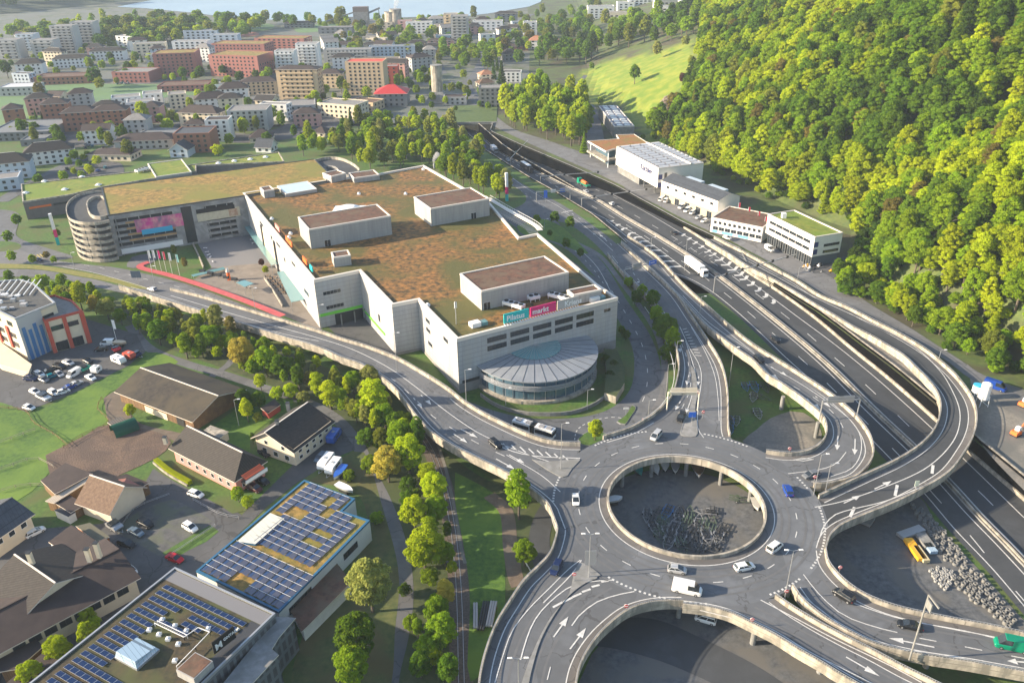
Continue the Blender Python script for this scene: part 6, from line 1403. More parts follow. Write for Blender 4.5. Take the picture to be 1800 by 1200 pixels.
silo(688,48,8,24,'round pale concrete silo of the gravel works',base=False); silo(697,48,8,28,'taller round silo of gravel works with steam',base=False)
p=U(637,48,0); root=empty('gravel_tower',p,'grey gravel loading tower with brown top and conveyors','tower'); mb=MB(); mb.cbox((p.x,p.y,8),20,13,12,CONG); mb.build('hopper',root); mb=MB(); mb.cbox((p.x,p.y,20),20,13,6,plain('brown_metal',(.13,.10,.09),.7)); mb.build('top_housing',root)
for dx in (-8,8): mb=MB(); mb.cbox((p.x+dx,p.y,0),3,10,8,CONG); mb.build('leg',root)
mb=MB(); mb.beam((p.x-10,p.y,19),(p.x-52,p.y-14,8),1.6,1.6,SHED); mb.beam((p.x+10,p.y,18),(p.x+26,p.y,24),2.4,2.4,SHED); mb.beam((p.x+24,p.y,22),(p.x+27,p.y,0),.8,.8,SHED); mb.build('conveyor',root)
# conveyor road bridge
flat('gravel_works_yard',[(590,60),(600,48),(700,50),(720,58),(640,66)],0,GRAVEL,dz=.06)
# roof membrane line details & mall ground things
# ================================================================ trees
def foliage(name,c1,c2,rnd=.22,trans=.55): return M(name,c1,c2,scale=.55,rough=.75,detail=3,lo=.3,hi=.7,trans=trans,rnd=rnd,spec=.05)
FL={'lime':foliage('foliage_lime',(.30,.39,.010),(.46,.52,.018)),'fresh':foliage('foliage_fresh',(.17,.28,.010),(.30,.41,.020)),'mid':foliage('foliage_mid',(.085,.17,.012),(.17,.27,.02)),
'dark':foliage('foliage_dark',(.04,.09,.01),(.10,.16,.02)),'olive':foliage('foliage_olive',(.16,.20,.02),(.28,.30,.04)),'yellow':foliage('foliage_yellow',(.42,.34,.05),(.58,.47,.09)),
'brown':foliage('foliage_copper',(.075,.025,.02),(.12,.045,.03)),'blossom':foliage('foliage_blossom',(.42,.34,.28),(.58,.50,.42)),'pale':foliage('foliage_pale',(.24,.26,.06),(.36,.38,.10)),'rust':foliage('foliage_rust',(.15,.14,.03),(.25,.20,.05))}
BARK=M('bark',(.07,.055,.04),(.13,.11,.085),scale=2)
def cards(P,Nn,S,rg,name):
    n=len(P); r=rg.normal(size=(n,3)); t=np.cross(Nn,r); t/=np.linalg.norm(t,axis=1)[:,None]+1e-9; b=np.cross(Nn,t)
    S=S[:,None]; a1=t*S*.62; a2=b*S*rg.uniform(.6,1.1,(n,1))*.62
    bend=Nn*S*.18
    V=np.stack([P-a1-a2*.4-bend,P-a2+0*a1,P+a1-a2*.3-bend,P+a1*.5+a2,P-a1*.6+a2*.9],1).reshape(-1,3)
    me=bpy.data.meshes.new(name); me.vertices.add(5*n); me.vertices.foreach_set('co',V.astype(np.float32).ravel())
    me.loops.add(5*n); me.loops.foreach_set('vertex_index',np.arange(5*n,dtype=np.int32)); me.polygons.add(n); me.polygons.foreach_set('loop_start',np.arange(0,5*n,5,dtype=np.int32)); me.polygons.foreach_set('loop_total',np.full(n,5,dtype=np.int32))
    me.materials.append(FL['mid']); me.update(calc_edges=True); me.validate(); return me
def crown(kind,seed,n=2600,leaf=.5):
    rg=np.random.default_rng(seed); L=[]
    # unit tree: height 10
    if kind=='broad': rx,z0,z1,nl,lr=3.6,1.6,10,38,(.7,1.3)
    elif kind=='tall': rx,z0,z1,nl,lr=2.6,1.2,10.8,44,(.5,1.0)
    elif kind=='poplar': rx,z0,z1,nl,lr=1.5,.8,10,18,(.6,1.1)
    elif kind=='bush': rx,z0,z1,nl,lr=4.6,.2,6.5,32,(.8,1.5)
    elif kind=='conifer': rx,z0,z1,nl,lr=2.2,.8,10,0,(0,0)
    P=[];Nv=[]
    if kind=='conifer':
        z=rg.uniform(0,1,n)**1.4; rr_=rx*(1-z)*(.35+.65*((z*9)%1))*rg.uniform(.75,1.05,n); t=rg.uniform(0,2*np.pi,n)
        P=np.stack([rr_*np.cos(t),rr_*np.sin(t),z0+z*(z1-z0)-rr_*.18],1); Nv=np.stack([np.cos(t),np.sin(t),np.full(n,.9)],1)
    else:
        zc=(z0+z1)/2; hz=(z1-z0)/2
        for i in range(nl):
            t=i*2.399+rg.uniform(-.3,.3); e=-.75+1.7*(i+.5)/nl; ce=math.sqrt(max(0,1-min(e,.99)**2)); r=rx*ce*rg.uniform(.5,.78)
            L.append((r*math.cos(t),r*math.sin(t),zc+e*hz*.8+rg.uniform(-.3,.3),rg.uniform(*lr)))
        L.append((0,0,zc,rx*.5)); L.append((0,0,zc-hz*.4,rx*.5))
        C_=np.array(L); per=n//len(L)
        for (x,y,z,r) in L:
            d=rg.normal(size=(per,3)); d[:,2]=np.abs(d[:,2])*.9+d[:,2]*.25; d/=np.linalg.norm(d,axis=1)[:,None]
            p=np.array([x,y,z])+d*r*rg.uniform(.72,1.12,(per,1))*np.array([1,1,.85]); P.append(p); Nv.append(d)
        P=np.concatenate(P); Nv=np.concatenate(Nv)
        keep=np.ones(len(P),bool)
        for (x,y,z,r) in L: keep&=(np.linalg.norm((P-np.array([x,y,z]))/np.array([1,1,.85]),axis=1)>r*.68)
        P=P[keep]; Nv=Nv[keep]
    Nv=Nv+rg.normal(size=Nv.shape)*.45; Nv/=np.linalg.norm(Nv,axis=1)[:,None]
    S=rg.uniform(.6,1.25,len(P))*leaf
    return cards(P,Nv,S,rg,'crown')
def trunk(kind,seed):
    rg=random.Random(seed); mb=MB(); h=7.2 if kind in('tall','poplar','conifer') else 5.5
    if kind=='bush': h=2.5
    mb.tube((0,0,-.6),(rg.uniform(-.15,.15),rg.uniform(-.15,.15),h*.5),.26,BARK,7,.19); mb.tube((0,0,h*.5),(rg.uniform(-.3,.3),rg.uniform(-.3,.3),h),.19,BARK,6,.07)
    for i in range(6 if kind!='poplar' else 2):
        t=i*1.1+rg.random(); z=h*(.38+.1*i); r=2.0 if kind!='tall' else 1.5; mb.tube((0,0,z),(r*math.cos(t),r*math.sin(t),z+1.3),.1,BARK,5,.03)
    me=mb.build('trunk'); d=me.data; bpy.data.objects.remove(me); return d
CR={};TR={}
for k,ns,n_,lf in (('broad',4,9500,.255),('tall',4,9000,.235),('poplar',2,4600,.22),('bush',3,7000,.28),('conifer',2,5000,.27)):
    CR[k]=[crown(k,10+i+len(k)*7,n_,lf) for i in range(ns)]; TR[k]=[trunk(k,3+i) for i in range(2)]
CRF={k:[crown(k,40+i,1600,.6) for i in range(2)] for k in ('broad','tall')}
CRF['conifer']=[crown('conifer',50,800,.7)]; CRF['poplar']=[crown('poplar',51,600,.6)]; CRF['bush']=[crown('bush',52,800,.8)]
NT=[0]
KN={'broad':'broadleaf_tree','tall':'tall_tree','poplar':'poplar_tree','bush':'bush','conifer':'conifer_tree'}
SPEC=[]
def tree(p,h,kind='broad',col='mid',label=None,group=None,place='',share=False,far=None,sx=1.0,cat=None):
    a=pxm(p)*h; SPEC.append((a,tuple(p),h,kind,col,label or '%s tree'%col,group or 'trees',place,share,far,sx,cat,(random.uniform(.88,1.12),random.uniform(.88,1.12),random.uniform(.93,1.07),random.uniform(0,6.28))))
def maketree(sp):
    a,p,h,kind,col,label,group,place,share,far,sx,cat,rv=sp
    NT[0]+=1; i=NT[0]; far=(pxm(p)<2.6) if far is None else far
    e=bpy.data.objects.new(KN[kind],None); COL.objects.link(e); e.location=p; sc=h/10.; e.scale=(sc*sx*rv[0],sc*sx*rv[1],sc*rv[2]*(1.15 if kind=='tall' else 1)) if kind!='bush' else (sc*sx,sc*sx,sc*1.3); e.rotation_euler=(0,0,rv[3])
    tag(e,label,cat or ('bush' if kind=='bush' else 'tree'),group,place,share,p=Vector(p)+up3*h*.5)
    me=(CRF if far else CR)[kind]; me=me[i%len(me)]
    c=bpy.data.objects.new('crown',me); COL.objects.link(c); c.parent=e; c.material_slots[0].link='OBJECT'; c.material_slots[0].material=FL[col]
    t=bpy.data.objects.new('trunk',TR[kind][i%2]); COL.objects.link(t); t.parent=e
SRC={}; src=bpy.data.collections.new('forest_sources')
def srcidx(kind,col,far):
    k=(kind,col,far)
    if k not in SRC:
        me=(CRF if far else CR)[kind]; me=me[len(SRC)%len(me)].copy(); me.materials.clear(); me.materials.append(FL[col]); o=bpy.data.objects.new('forest_tree_%02d'%len(SRC),me); src.objects.link(o); SRC[k]=len(SRC)
    return SRC[k]
CD={'lime':'bright lime green','fresh':'fresh light green','mid':'mid green','dark':'dark green','olive':'olive green','yellow':'golden yellow','brown':'copper red','blossom':'white blossoming','pale':'pale yellow green','rust':'brownish green'}
KD={'broad':'round tree','tall':'tall tree','poplar':'slender upright tree','bush':'bush','conifer':'conifer'}
def tl(items,place,group,z=0,T_=False):
    for n_,it in enumerate(items):
        x,y,h,k,c=it[:5]
        if group in('river bank trees','railway tree row'): c={'mid':'fresh' if n_%2 else 'mid','dark':'mid','olive':'pale' if n_%3==0 else 'olive','fresh':'lime' if n_%2 else 'fresh'}.get(c,c)
        p=T(x,y) if T_ else U(x,y,z)
        if p is None: continue
        if callable(z): p.z=z(p.x,p.y)
        tree(p,h,k,c,'%s %s'%(CD[c],KD[k]),group,place,sx=it[5] if len(it)>5 else 1.0)
def scatter(poly,n,h,kinds,cols,label,place,group,mind=6,z=0,share=False,far=None,Tn=False,seed=1,sx=1.0):
    rd=random.Random(seed); xs=[p[0] for p in poly]; ys=[p[1] for p in poly]; pts=[]; tries=0
    while len(pts)<n and tries<n*60:
        tries+=1; x,y=rd.uniform(min(xs),max(xs)),rd.uniform(min(ys),max(ys))
        if not inpoly(x,y,poly): continue
        p=T(x,y) if Tn else U(x,y,z)
        if p is None or any((p-q).length<mind for q in pts): continue
        pts.append(p); k=rd.choice(kinds); c=rd.choice(cols); lab=label.format(CD[c]) if '{}' in label else label
        tree(p,rd.uniform(*h),k,c,lab,group,place,share,far,sx=sx)
    return pts
# river bank, upper part
tl([(20,502,6.7,'broad','mid'),(48,509,6.7,'broad','dark'),(88,525,5.9,'poplar','lime'),(118,527,5.9,'broad','olive'),(145,545,9.2,'tall','lime'),(170,553,7.6,'broad','yellow'),(192,563,9.2,'broad','olive',1.2),(215,572,6.7,'broad','mid'),(238,565,10.9,'poplar','lime'),(262,582,7.6,'broad','mid'),(246,587,6.7,'tall','fresh'),(120,545,7.6,'broad','dark',1.1),(283,607,9.2,'broad','mid',1.1),(302,593,8.4,'broad','olive'),(330,630,10.1,'poplar','fresh',1.3),(350,629,5.9,'bush','mid'),(342,603,9.2,'broad','olive',1.1),(372,615,10.1,'broad','mid',1.1),(385,589,10.1,'tall','olive'),(410,597,8.4,'tall','rust'),(362,572,7.6,'poplar','lime'),(430,652,12.6,'broad','yellow',1.05),(262,557,5.9,'broad','dark'),(300,572,6.7,'broad','fresh')],'left of the flyover','river bank trees')
tl([(470,662,10.1,'broad','fresh'),(448,665,7.6,'broad','mid'),(496,669,10.1,'broad','mid'),(460,687,5.9,'broad','fresh'),(488,702,5.0,'bush','lime'),(512,699,5.9,'bush','fresh'),(527,687,8.4,'tall','mid'),(545,685,6.7,'broad','rust'),(560,697,10.1,'poplar','lime',1.3),(583,719,10.9,'poplar','lime',1.6),(600,692,6.7,'broad','olive'),(612,699,7.6,'poplar','lime'),(535,709,5.0,'bush','olive'),(606,722,5.9,'bush','mid')],'between path and flyover','river bank trees')
tl([(652,687,9.2,'broad','olive'),(640,745,8.4,'broad','fresh'),(662,739,12.6,'tall','lime',1.2),(678,757,9.2,'broad','mid'),(695,767,7.6,'broad','mid'),(628,742,7.6,'broad','olive'),(645,785,6.7,'bush','mid'),(672,789,7.6,'broad','olive'),(705,797,10.1,'broad','fresh'),(684,847,10.9,'broad','yellow',1.15),(655,832,6.7,'bush','fresh'),(720,832,11.8,'broad','fresh',1.1),(735,797,9.2,'tall','mid')],'in the thicket below the flyover','river bank trees')
tl([(720,893,5.9,'bush','mid'),(753,864,8.9,'poplar','lime',1.5),(765,886,9.6,'broad','lime'),(730,931,9.6,'broad','fresh',1.1),(770,921,8.1,'broad','fresh'),(756,961,9.6,'poplar','lime',1.3),(748,1001,11.1,'broad','lime',1.1),(783,996,6.7,'broad','mid'),(785,1068,8.1,'broad','yellow',.85),(768,1096,8.1,'broad','mid'),(778,1141,9.6,'broad','fresh'),(753,1156,6.7,'bush','mid'),(740,1191,6.7,'broad','dark',1.1),(790,1196,6.7,'broad','dark',1.1),(713,1046,3.7,'bush','mid'),(723,1106,4.4,'bush','mid')],'between path and railway','railway tree row')
tl([(655,1075,14,'broad','pale',1.1),(632,1160,11,'broad','mid',1.1),(623,1205,10,'broad','fresh'),(663,920,4,'bush','fresh'),(615,845,4,'bush','fresh'),(912,912,12,'tall','fresh',1.0),(922,995,8,'broad','fresh'),(1046,775,7,'broad','lime')],'standing alone on the grass','single trees')
tl([(437,742,8,'broad','lime',.8),(430,722,8,'broad','dark',.8),(455,716,6,'bush','mid'),(232,735,5,'broad','lime'),(446,780,4,'poplar','dark'),(420,882,5,'broad','fresh'),(437,892,4,'bush','lime'),(455,745,4,'broad','olive'),(530,712,3,'bush','dark'),(158,1100,5,'broad','lime'),(168,1107,4,'bush','lime')],'in the village gardens','garden trees')
tl([(163,1138,7,'broad','lime'),(110,1165,7,'broad','lime'),(60,1205,7,'broad','lime')],'behind the solar office block edge','garden trees')
tl([(1118,540,7,'broad','mid'),(1105,505,5,'bush','fresh'),(1146,545,9,'broad','mid'),(1128,525,6,'broad','fresh'),(1152,572,8,'broad','fresh'),(1168,605,11,'broad','mid',1.2),(1180,620,9,'broad','fresh'),(1172,635,7,'bush','mid'),(1155,590,7,'broad','dark')],'between the two curved roads','roadside trees')
tl([(943,398,6,'broad','fresh'),(975,396,7,'broad','mid'),(1002,405,7,'broad','mid'),(966,418,4,'broad','mid'),(995,440,6,'broad','mid'),(1020,455,5,'broad','mid'),(18,430,7,'broad','mid'),(33,400,7,'broad','mid'),(24,463,6,'broad','fresh'),(60,466,5,'broad','fresh'),(97,465,4,'broad','fresh'),(83,455,4,'bush','rust'),(103,420,5,'broad','mid'),(327,475,6,'broad','rust',.6),(308,452,6,'broad','olive',.6),(1065,640,4,'bush','dark'),(1078,650,4,'bush','dark'),(1072,668,4,'bush','dark'),(1085,670,3,'bush','rust'),(1092,590,4,'broad','mid'),(1100,596,4,'bush','mid')],'on the lawns around the mall','lawn trees')
scatter([(20,500),(110,528),(228,560),(262,592),(330,625),(400,645),(480,672),(545,695),(600,725),(640,765),(662,800),(690,770),(720,790),(700,735),(640,690),(560,650),(430,600),(300,560),(200,530),(100,505)],85,(4,8),['tall','tall','bush','broad'],['lime','fresh','pale','olive','fresh','lime'],'{} shrub or tree in the dense strip below the flyover','','riverside thicket',mind=4.2,share=True,far=False,seed=21)
scatter([(700,820),(760,840),(790,900),(795,1000),(800,1100),(795,1190),(730,1190),(738,1060),(722,930)],22,(3.5,6),['broad','tall','bush'],['lime','fresh','mid','fresh','olive'],'{} shrub or tree in the strip left of the railway','','railway thicket',mind=5,share=True,far=False,seed=22)
# grove left of the tunnel and spruces
random.seed(11)
scatter([(520,275),(560,240),(640,225),(700,215),(760,215),(800,232),(830,262),(868,300),(895,335),(905,350),(880,360),(862,345),(800,325),(745,290),(690,300),(640,298),(620,283),(600,276)],125,(9,14),['broad','tall','tall','broad'],['lime','fresh','olive','fresh','lime','pale','mid'],'{} tree in the grove behind the mall, left of the tunnel','','grove behind the mall',mind=4.6,share=True,seed=5)
scatter([(880,215),(885,190),(935,175),(990,168),(1020,190),(1030,215),(1035,262),(1000,262),(960,248),(905,228)],60,(14,21),['tall','tall','poplar','tall'],['lime','fresh','lime','lime','fresh'],'{} tall tree in the grove right of the tunnel mouth','','grove right of the tunnel',mind=4.6,share=True,seed=6)
tl([(1026,272,14,'conifer','fresh',1.1),(617,222,12,'conifer','dark'),(604,225,9,'conifer','dark'),(882,150,22,'conifer','dark'),(868,140,16,'conifer','dark'),(874,125,14,'conifer','dark')],'with pointed crown by the street','conifers')
# meadow and slope
tl([(1115,148,16,'broad','mid',.9),(1154,105,15,'tall','pale',1.1),(1204,86,11,'broad','pale'),(1200,150,9,'broad','brown',1.1),(1172,208,14,'broad','blossom',1.2),(1190,195,12,'broad','blossom'),(1055,185,7,'bush','fresh'),(1215,115,8,'bush','olive'),(1040,125,8,'broad','mid'),(1148,242,5,'bush','fresh'),(1130,246,4,'bush','mid')],'on the sloping meadow','meadow trees',T_=True)
scatter([(935,125),(1010,112),(1040,120),(1060,108),(1110,96),(1150,88),(1195,72),(1225,66),(1225,20),(1180,30),(1120,40),(1060,45),(1000,60),(950,85)],60,(16,22),['broad','tall'],['mid','dark','fresh','olive','mid'],'{} tree in the wood above the sloping meadow','','wood above the meadow',mind=10,share=True,Tn=True,seed=8,sx=1.1)
# town and shore trees
scatter([(20,70),(60,60),(180,45),(260,40),(330,48),(440,50),(470,42),(400,60),(330,75),(270,95),(180,95),(160,75),(100,80)],70,(16,24),['broad','broad','poplar'],['mid','olive','fresh','dark','mid'],'{} tree in the belt between town and lake','','lakeside tree belt',mind=16,share=True,seed=9,sx=1.25)
scatter([(380,45),(480,42),(600,46),(600,52),(500,50),(400,55)],16,(14,20),['broad'],['mid','olive','fresh'],'{} tree at the edge of the football fields','','sports ground trees',mind=20,share=True,seed=10,sx=1.1)
scatter([(560,48),(600,44),(640,52),(700,62),(780,95),(900,60),(960,20),(1000,40),(1030,55),(1040,100),(1000,120),(950,120),(900,100),(860,130),(830,125),(760,110),(700,90),(600,100)],60,(10,18),['broad','tall'],['mid','fresh','dark','olive','rust'],'{} tree between the houses of the middle town','','town trees',mind=16,share=True,seed=12,sx=1.1)
scatter([(0,240),(120,235),(210,225),(300,200),(400,210),(480,200),(560,175),(700,140),(760,150),(700,180),(560,250),(480,268),(400,262),(340,262),(280,285),(140,280)],46,(8,13),['broad','tall'],['mid','fresh','lime','olive'],'{} tree between the houses near the mall','','neighbourhood trees',mind=13,share=True,seed=13)
scatter([(100,110),(300,110),(420,130),(560,120),(600,150),(420,170),(300,140),(180,130)],24,(9,14),['broad'],['mid','fresh','dark'],'{} tree around the red school','','school trees',mind=16,share=True,seed=14)
scatter([(700,175),(760,165),(850,160),(870,185),(850,215),(800,205),(760,200)],14,(5,9),['broad'],['fresh','lime','mid'],'{} small tree near the silo tower','','silo yard trees',mind=10,share=True,seed=15)
scatter([(940,60),(1000,20),(1050,10),(1060,40),(1000,70),(960,100)],22,(14,20),['broad'],['mid','olive','fresh'],'{} tree on the slope left of the ridge houses','','ridge trees',mind=12,share=True,seed=16,Tn=True,sx=1.1)
tl([(170,155,18,'broad','dark',1.2),(178,162,13,'broad','olive'),(73,178,15,'broad','rust',.9),(137,182,10,'broad','dark'),(15,138,17,'broad','dark'),(72,128,15,'conifer','mid'),(250,110,9,'conifer','dark'),(190,238,9,'broad','yellow'),(236,230,8,'broad','fresh'),(256,225,15,'tall','lime',1.2),(297,235,11,'broad','lime',1.1),(64,208,7,'conifer','dark'),(75,210,6,'conifer','dark'),(157,306,6,'broad','lime'),(132,310,5,'broad','lime'),(405,212,11,'tall','fresh'),(337,200,12,'tall','lime'),(601,165,14,'broad','dark',.9),(636,165,14,'conifer','dark'),(722,75,20,'broad','fresh'),(760,72,16,'conifer','dark'),(815,142,10,'broad','lime'),(430,235,12,'broad','lime'),(365,262,9,'broad','olive'),(384,275,9,'bush','lime'),(145,60,26,'poplar','lime'),(186,50,26,'poplar','lime'),(833,38,20,'tall','olive'),(600,40,22,'broad','olive',1.2),(590,48,12,'broad','mid')],'in the far town','notable town trees')
tv0=[]
# ---------------------------------------------------------------- hillside forest
FEXC=[(1190,300),(1240,285),(1300,335),(1400,362),(1485,400),(1510,435),(1495,480),(1420,480),(1180,350)]
rd=random.Random(4); cand=[]
y=70.
while y<1500:
    stp_=6.0 if y<520 else 8.0
    x=ip(y,FY,FX)-7 if y<330 else ip(y,FY,FX)+1
    lim=ip(y,[70,300,600,900,1500],[330,330,430,520,620])
    while x<ip(y,FY,FX)+lim:
        qx=x+rd.uniform(-3,3); qy=y+rd.uniform(-3,3); z=hill(qx,qy); px,py=PX((qx,qy,z)); tx,ty=PX((qx,qy,z+16))
        inside=(-60<px<1890) and ty<1230 and py>-120
        if inside and qy>ip(px,[1230,1300],[560,400]) and inpoly(px,py,[(1000,300),(1000,95),(1215,30),(1225,60),(1215,130),(1200,180),(1178,250),(1150,262)]): inside=False
        if qy>620 and px<1228: inside=False
        if inpoly(px,py,FEXC): inside=False
        if inside: cand.append((pxm((qx,qy,z)),qx,qy,z,px,py))
        x+=stp_
    y+=stp_*.9
cand.sort(reverse=True)
colw=['lime','fresh','fresh','mid','mid','olive','lime','fresh','rust','dark','fresh']
def pick(x,y):
    s=math.sin(x*.031+1.3)*math.cos(y*.022)+.6*math.sin(x*.09+y*.05)
    r=rd.random()
    return (['lime','lime','fresh','lime'] if s>.3 else ['fresh','lime','fresh','mid'] if s>-.35 else ['mid','fresh','mid','dark'])[int(r*3.99)] if rd.random()>.05 else rd.choice(['olive','rust'])
near=[c for c in cand][:290]
for c in near:
    s,x,y,z,px,py=c; d=x-ip(y,FY,FX); h=(6+rd.uniform(0,5)) if d<8 else rd.uniform(10,16); col=pick(x,y); k='conifer' if rd.random()<.04 else rd.choice(['broad','bush','tall']) if d<6 else rd.choice(['broad','tall','tall'])
    reg=('by the upper right corner' if py<250 else 'at the right edge' if px>1700 else 'above the gravel track' if py>420 else 'above the white office box' if px<1500 else 'in the middle of the slope')
    tree((x,y,z-.5),h,k,col,'%s tree in the hillside forest'%CD[col],'hillside forest trees',reg,True,far=False,sx=1.1)
# the rest of the forest: one object of instanced trees
rest=cand[290:]
for c in cand:   # undergrowth along the foot and between stems
    if c[0]>2.0 and rd.random()<.95: tv0.append(((c[1]+rd.uniform(-4,4),c[2]+rd.uniform(-4,4)),rd.uniform(.35,.75)))
print('forest',len(cand),'other trees',NT[0])
vs=[];ii=[];sc_=[];ro=[]
for c in rest:
    s,x,y,z,px,py=c; col=pick(x,y); vs.append((x,y,z-.5)); ii.append(srcidx('conifer' if rd.random()<.04 else rd.choice(['broad','tall','tall']),col,s<1.8)); h=rd.uniform(1.05,1.75); sc_.append((h*1.1,h*1.1,h*rd.uniform(1.0,1.3))); ro.append((0,0,rd.uniform(0,6.28)))
# far wood left of the lake
for _ in range(2600):
    x=rd.uniform(-2300,-640); y=rd.uniform(1250,2650)
    if x<ip(y,[1300,1600,2000,2700],[-1010,-720,-740,-530]) : vs.append((x,y,18*max(0,math.sin((y-1300)/1400*3.1))-2)); ii.append(srcidx('broad',rd.choice(['mid','dark','dark','mid']),True)); sc_.append((2.4,2.4,2.0)); ro.append((0,0,rd.uniform(0,6)))
def gnforest(name,vs,ii,sc_,ro,label):
    me=bpy.data.meshes.new(name); me.from_pydata(vs,[],[]); o=bpy.data.objects.new(name,me); COL.objects.link(o)
    a=me.attributes.new('idx','INT','POINT'); a.data.foreach_set('value',ii); a=me.attributes.new('scl','FLOAT_VECTOR','POINT'); a.data.foreach_set('vector',[q for t in sc_ for q in t]); a=me.attributes.new('rot','FLOAT_VECTOR','POINT'); a.data.foreach_set('vector',[q for t in ro for q in t])
    ng=bpy.data.node_groups.new('forest_nodes','GeometryNodeTree'); ng.interface.new_socket('Geometry',in_out='INPUT',socket_type='NodeSocketGeometry'); ng.interface.new_socket('Geometry',in_out='OUTPUT',socket_type='NodeSocketGeometry')
    N_=ng.nodes; gi=N_.new('NodeGroupInput'); go_=N_.new('NodeGroupOutput'); ip_=N_.new('GeometryNodeInstanceOnPoints'); ci=N_.new('GeometryNodeCollectionInfo'); ci.inputs['Collection'].default_value=src; ci.inputs['Separate Children'].default_value=True; ci.inputs['Reset Children'].default_value=True
    def attr(nm,ty):
        q=N_.new('GeometryNodeInputNamedAttribute'); q.data_type=ty; q.inputs['Name'].default_value=nm; return [s for s in q.outputs if s.enabled and s.name=='Attribute'][0]
    l=ng.links; l.new(gi.outputs[0],ip_.inputs['Points']); l.new(ci.outputs[0],ip_.inputs['Instance']); ip_.inputs['Pick Instance'].default_value=True; l.new(attr('idx','INT'),ip_.inputs['Instance Index']); l.new(attr('scl','FLOAT_VECTOR'),ip_.inputs['Scale']); l.new(attr('rot','FLOAT_VECTOR'),ip_.inputs['Rotation']); l.new(ip_.outputs[0],go_.inputs[0])
    md=o.modifiers.new('forest','NODES'); md.node_group=ng; tag(o,label,'forest','hillside forest'); o['kind']='stuff'; return o
for (x,y),h in tv0: vs.append((x,y,hill(x,y)-.3)); ii.append(srcidx('bush',rd.choice(['mid','fresh','dark','lime']),False)); sc_.append((h,h,h*1.1)); ro.append((0,0,rd.uniform(0,6)))
tv,ti,ts,tr=[],[],[],[]
def flush_trees():
    by={}
    for q in SPEC: by.setdefault(q[3],[]).append(q)
    for kd,L in by.items():
        L.sort(key=lambda q:-q[0])
        for n_,q in enumerate(L):
            if n_<285: maketree(q)
            else:
                tv.append(q[1]); ti.append(srcidx(q[3],q[4],True)); sc=q[2]/10; ts.append((sc*q[10],sc*q[10],sc)); tr.append((0,0,q[12][3]))
    gnforest('forest',vs,ii,sc_,ro,'dense spring forest covering the upper hillside on the right')
    rf=random.Random(9)
    for poly,n,h in (([(0,60),(200,75),(440,100),(620,120),(850,120),(860,180),(600,170),(420,230),(200,235),(0,240)],210,(6,11)),([(560,40),(940,35),(930,120),(600,110)],150,(9,16)),([(0,70),(260,48),(470,50),(420,75),(200,90)],110,(13,20)),([(0,235),(130,240),(400,265),(300,290),(30,340),(0,345)],40,(5,8))):
        xs=[p[0] for p in poly]; ys=[p[1] for p in poly]; c=0
        while c<n:
            x,y=rf.uniform(min(xs),max(xs)),rf.uniform(min(ys),max(ys))
            if not inpoly(x,y,poly) or inpoly(x,y,[(-60,160),(60,153),(340,150),(300,186),(160,190),(0,240)]): continue
            c+=1; q=U(x,y,0)
            if any((q-k).length<14 for k in _used): continue
            tv.append(tuple(q)); ti.append(srcidx('broad',rf.choice(['mid','fresh','fresh','olive','lime']),True)); sc=rf.uniform(*h)/10; ts.append((sc*1.1,sc*1.1,sc)); tr.append((0,0,rf.uniform(0,6)))
    if tv: gnforest('far_trees',tv,ti,ts,tr,'small far trees between the town houses and along the lake shore')
# ================================================================ vehicles
CP={}
def carpaint(n,c):
    if n not in CP: CP[n]=plain('car_paint_'+n,c,.28,.15)
    return CP[n]
PC={'white':(.72,.72,.70),'black':(.012,.013,.015),'blue':(.01,.05,.28),'navy':(.01,.02,.07),'silver':(.42,.43,.44),'grey':(.14,.15,.16),'red':(.45,.01,.02),'green':(0,.22,.12),'teal':(.0,.16,.2),'yellow':(.75,.42,.02),'maroon':(.06,.012,.015),'bluegrey':(.12,.17,.22),'cream':(.6,.55,.4),'beige':(.4,.36,.28)}
KS={'hatch':(4.1,1.78,1.5,.95,.62,1.35,-1.95,.15,-1.45),'sedan':(4.7,1.83,1.45,.95,.6,1.3,-1.55,.3,-.85),'estate':(4.7,1.82,1.48,.95,.6,1.4,-2.2,.35,-1.85),'suv':(4.6,1.88,1.72,1.1,.55,1.35,-2.15,.45,-1.8),'van':(5.2,2.0,2.2,1.15,1.0,2.05,-2.55,1.1,-2.45),'mpv':(4.5,1.85,1.85,1.05,.7,1.7,-2.15,.85,-1.95),'bigvan':(6.2,2.1,2.6,1.25,1.25,2.5,-3.05,1.5,-3.0)}
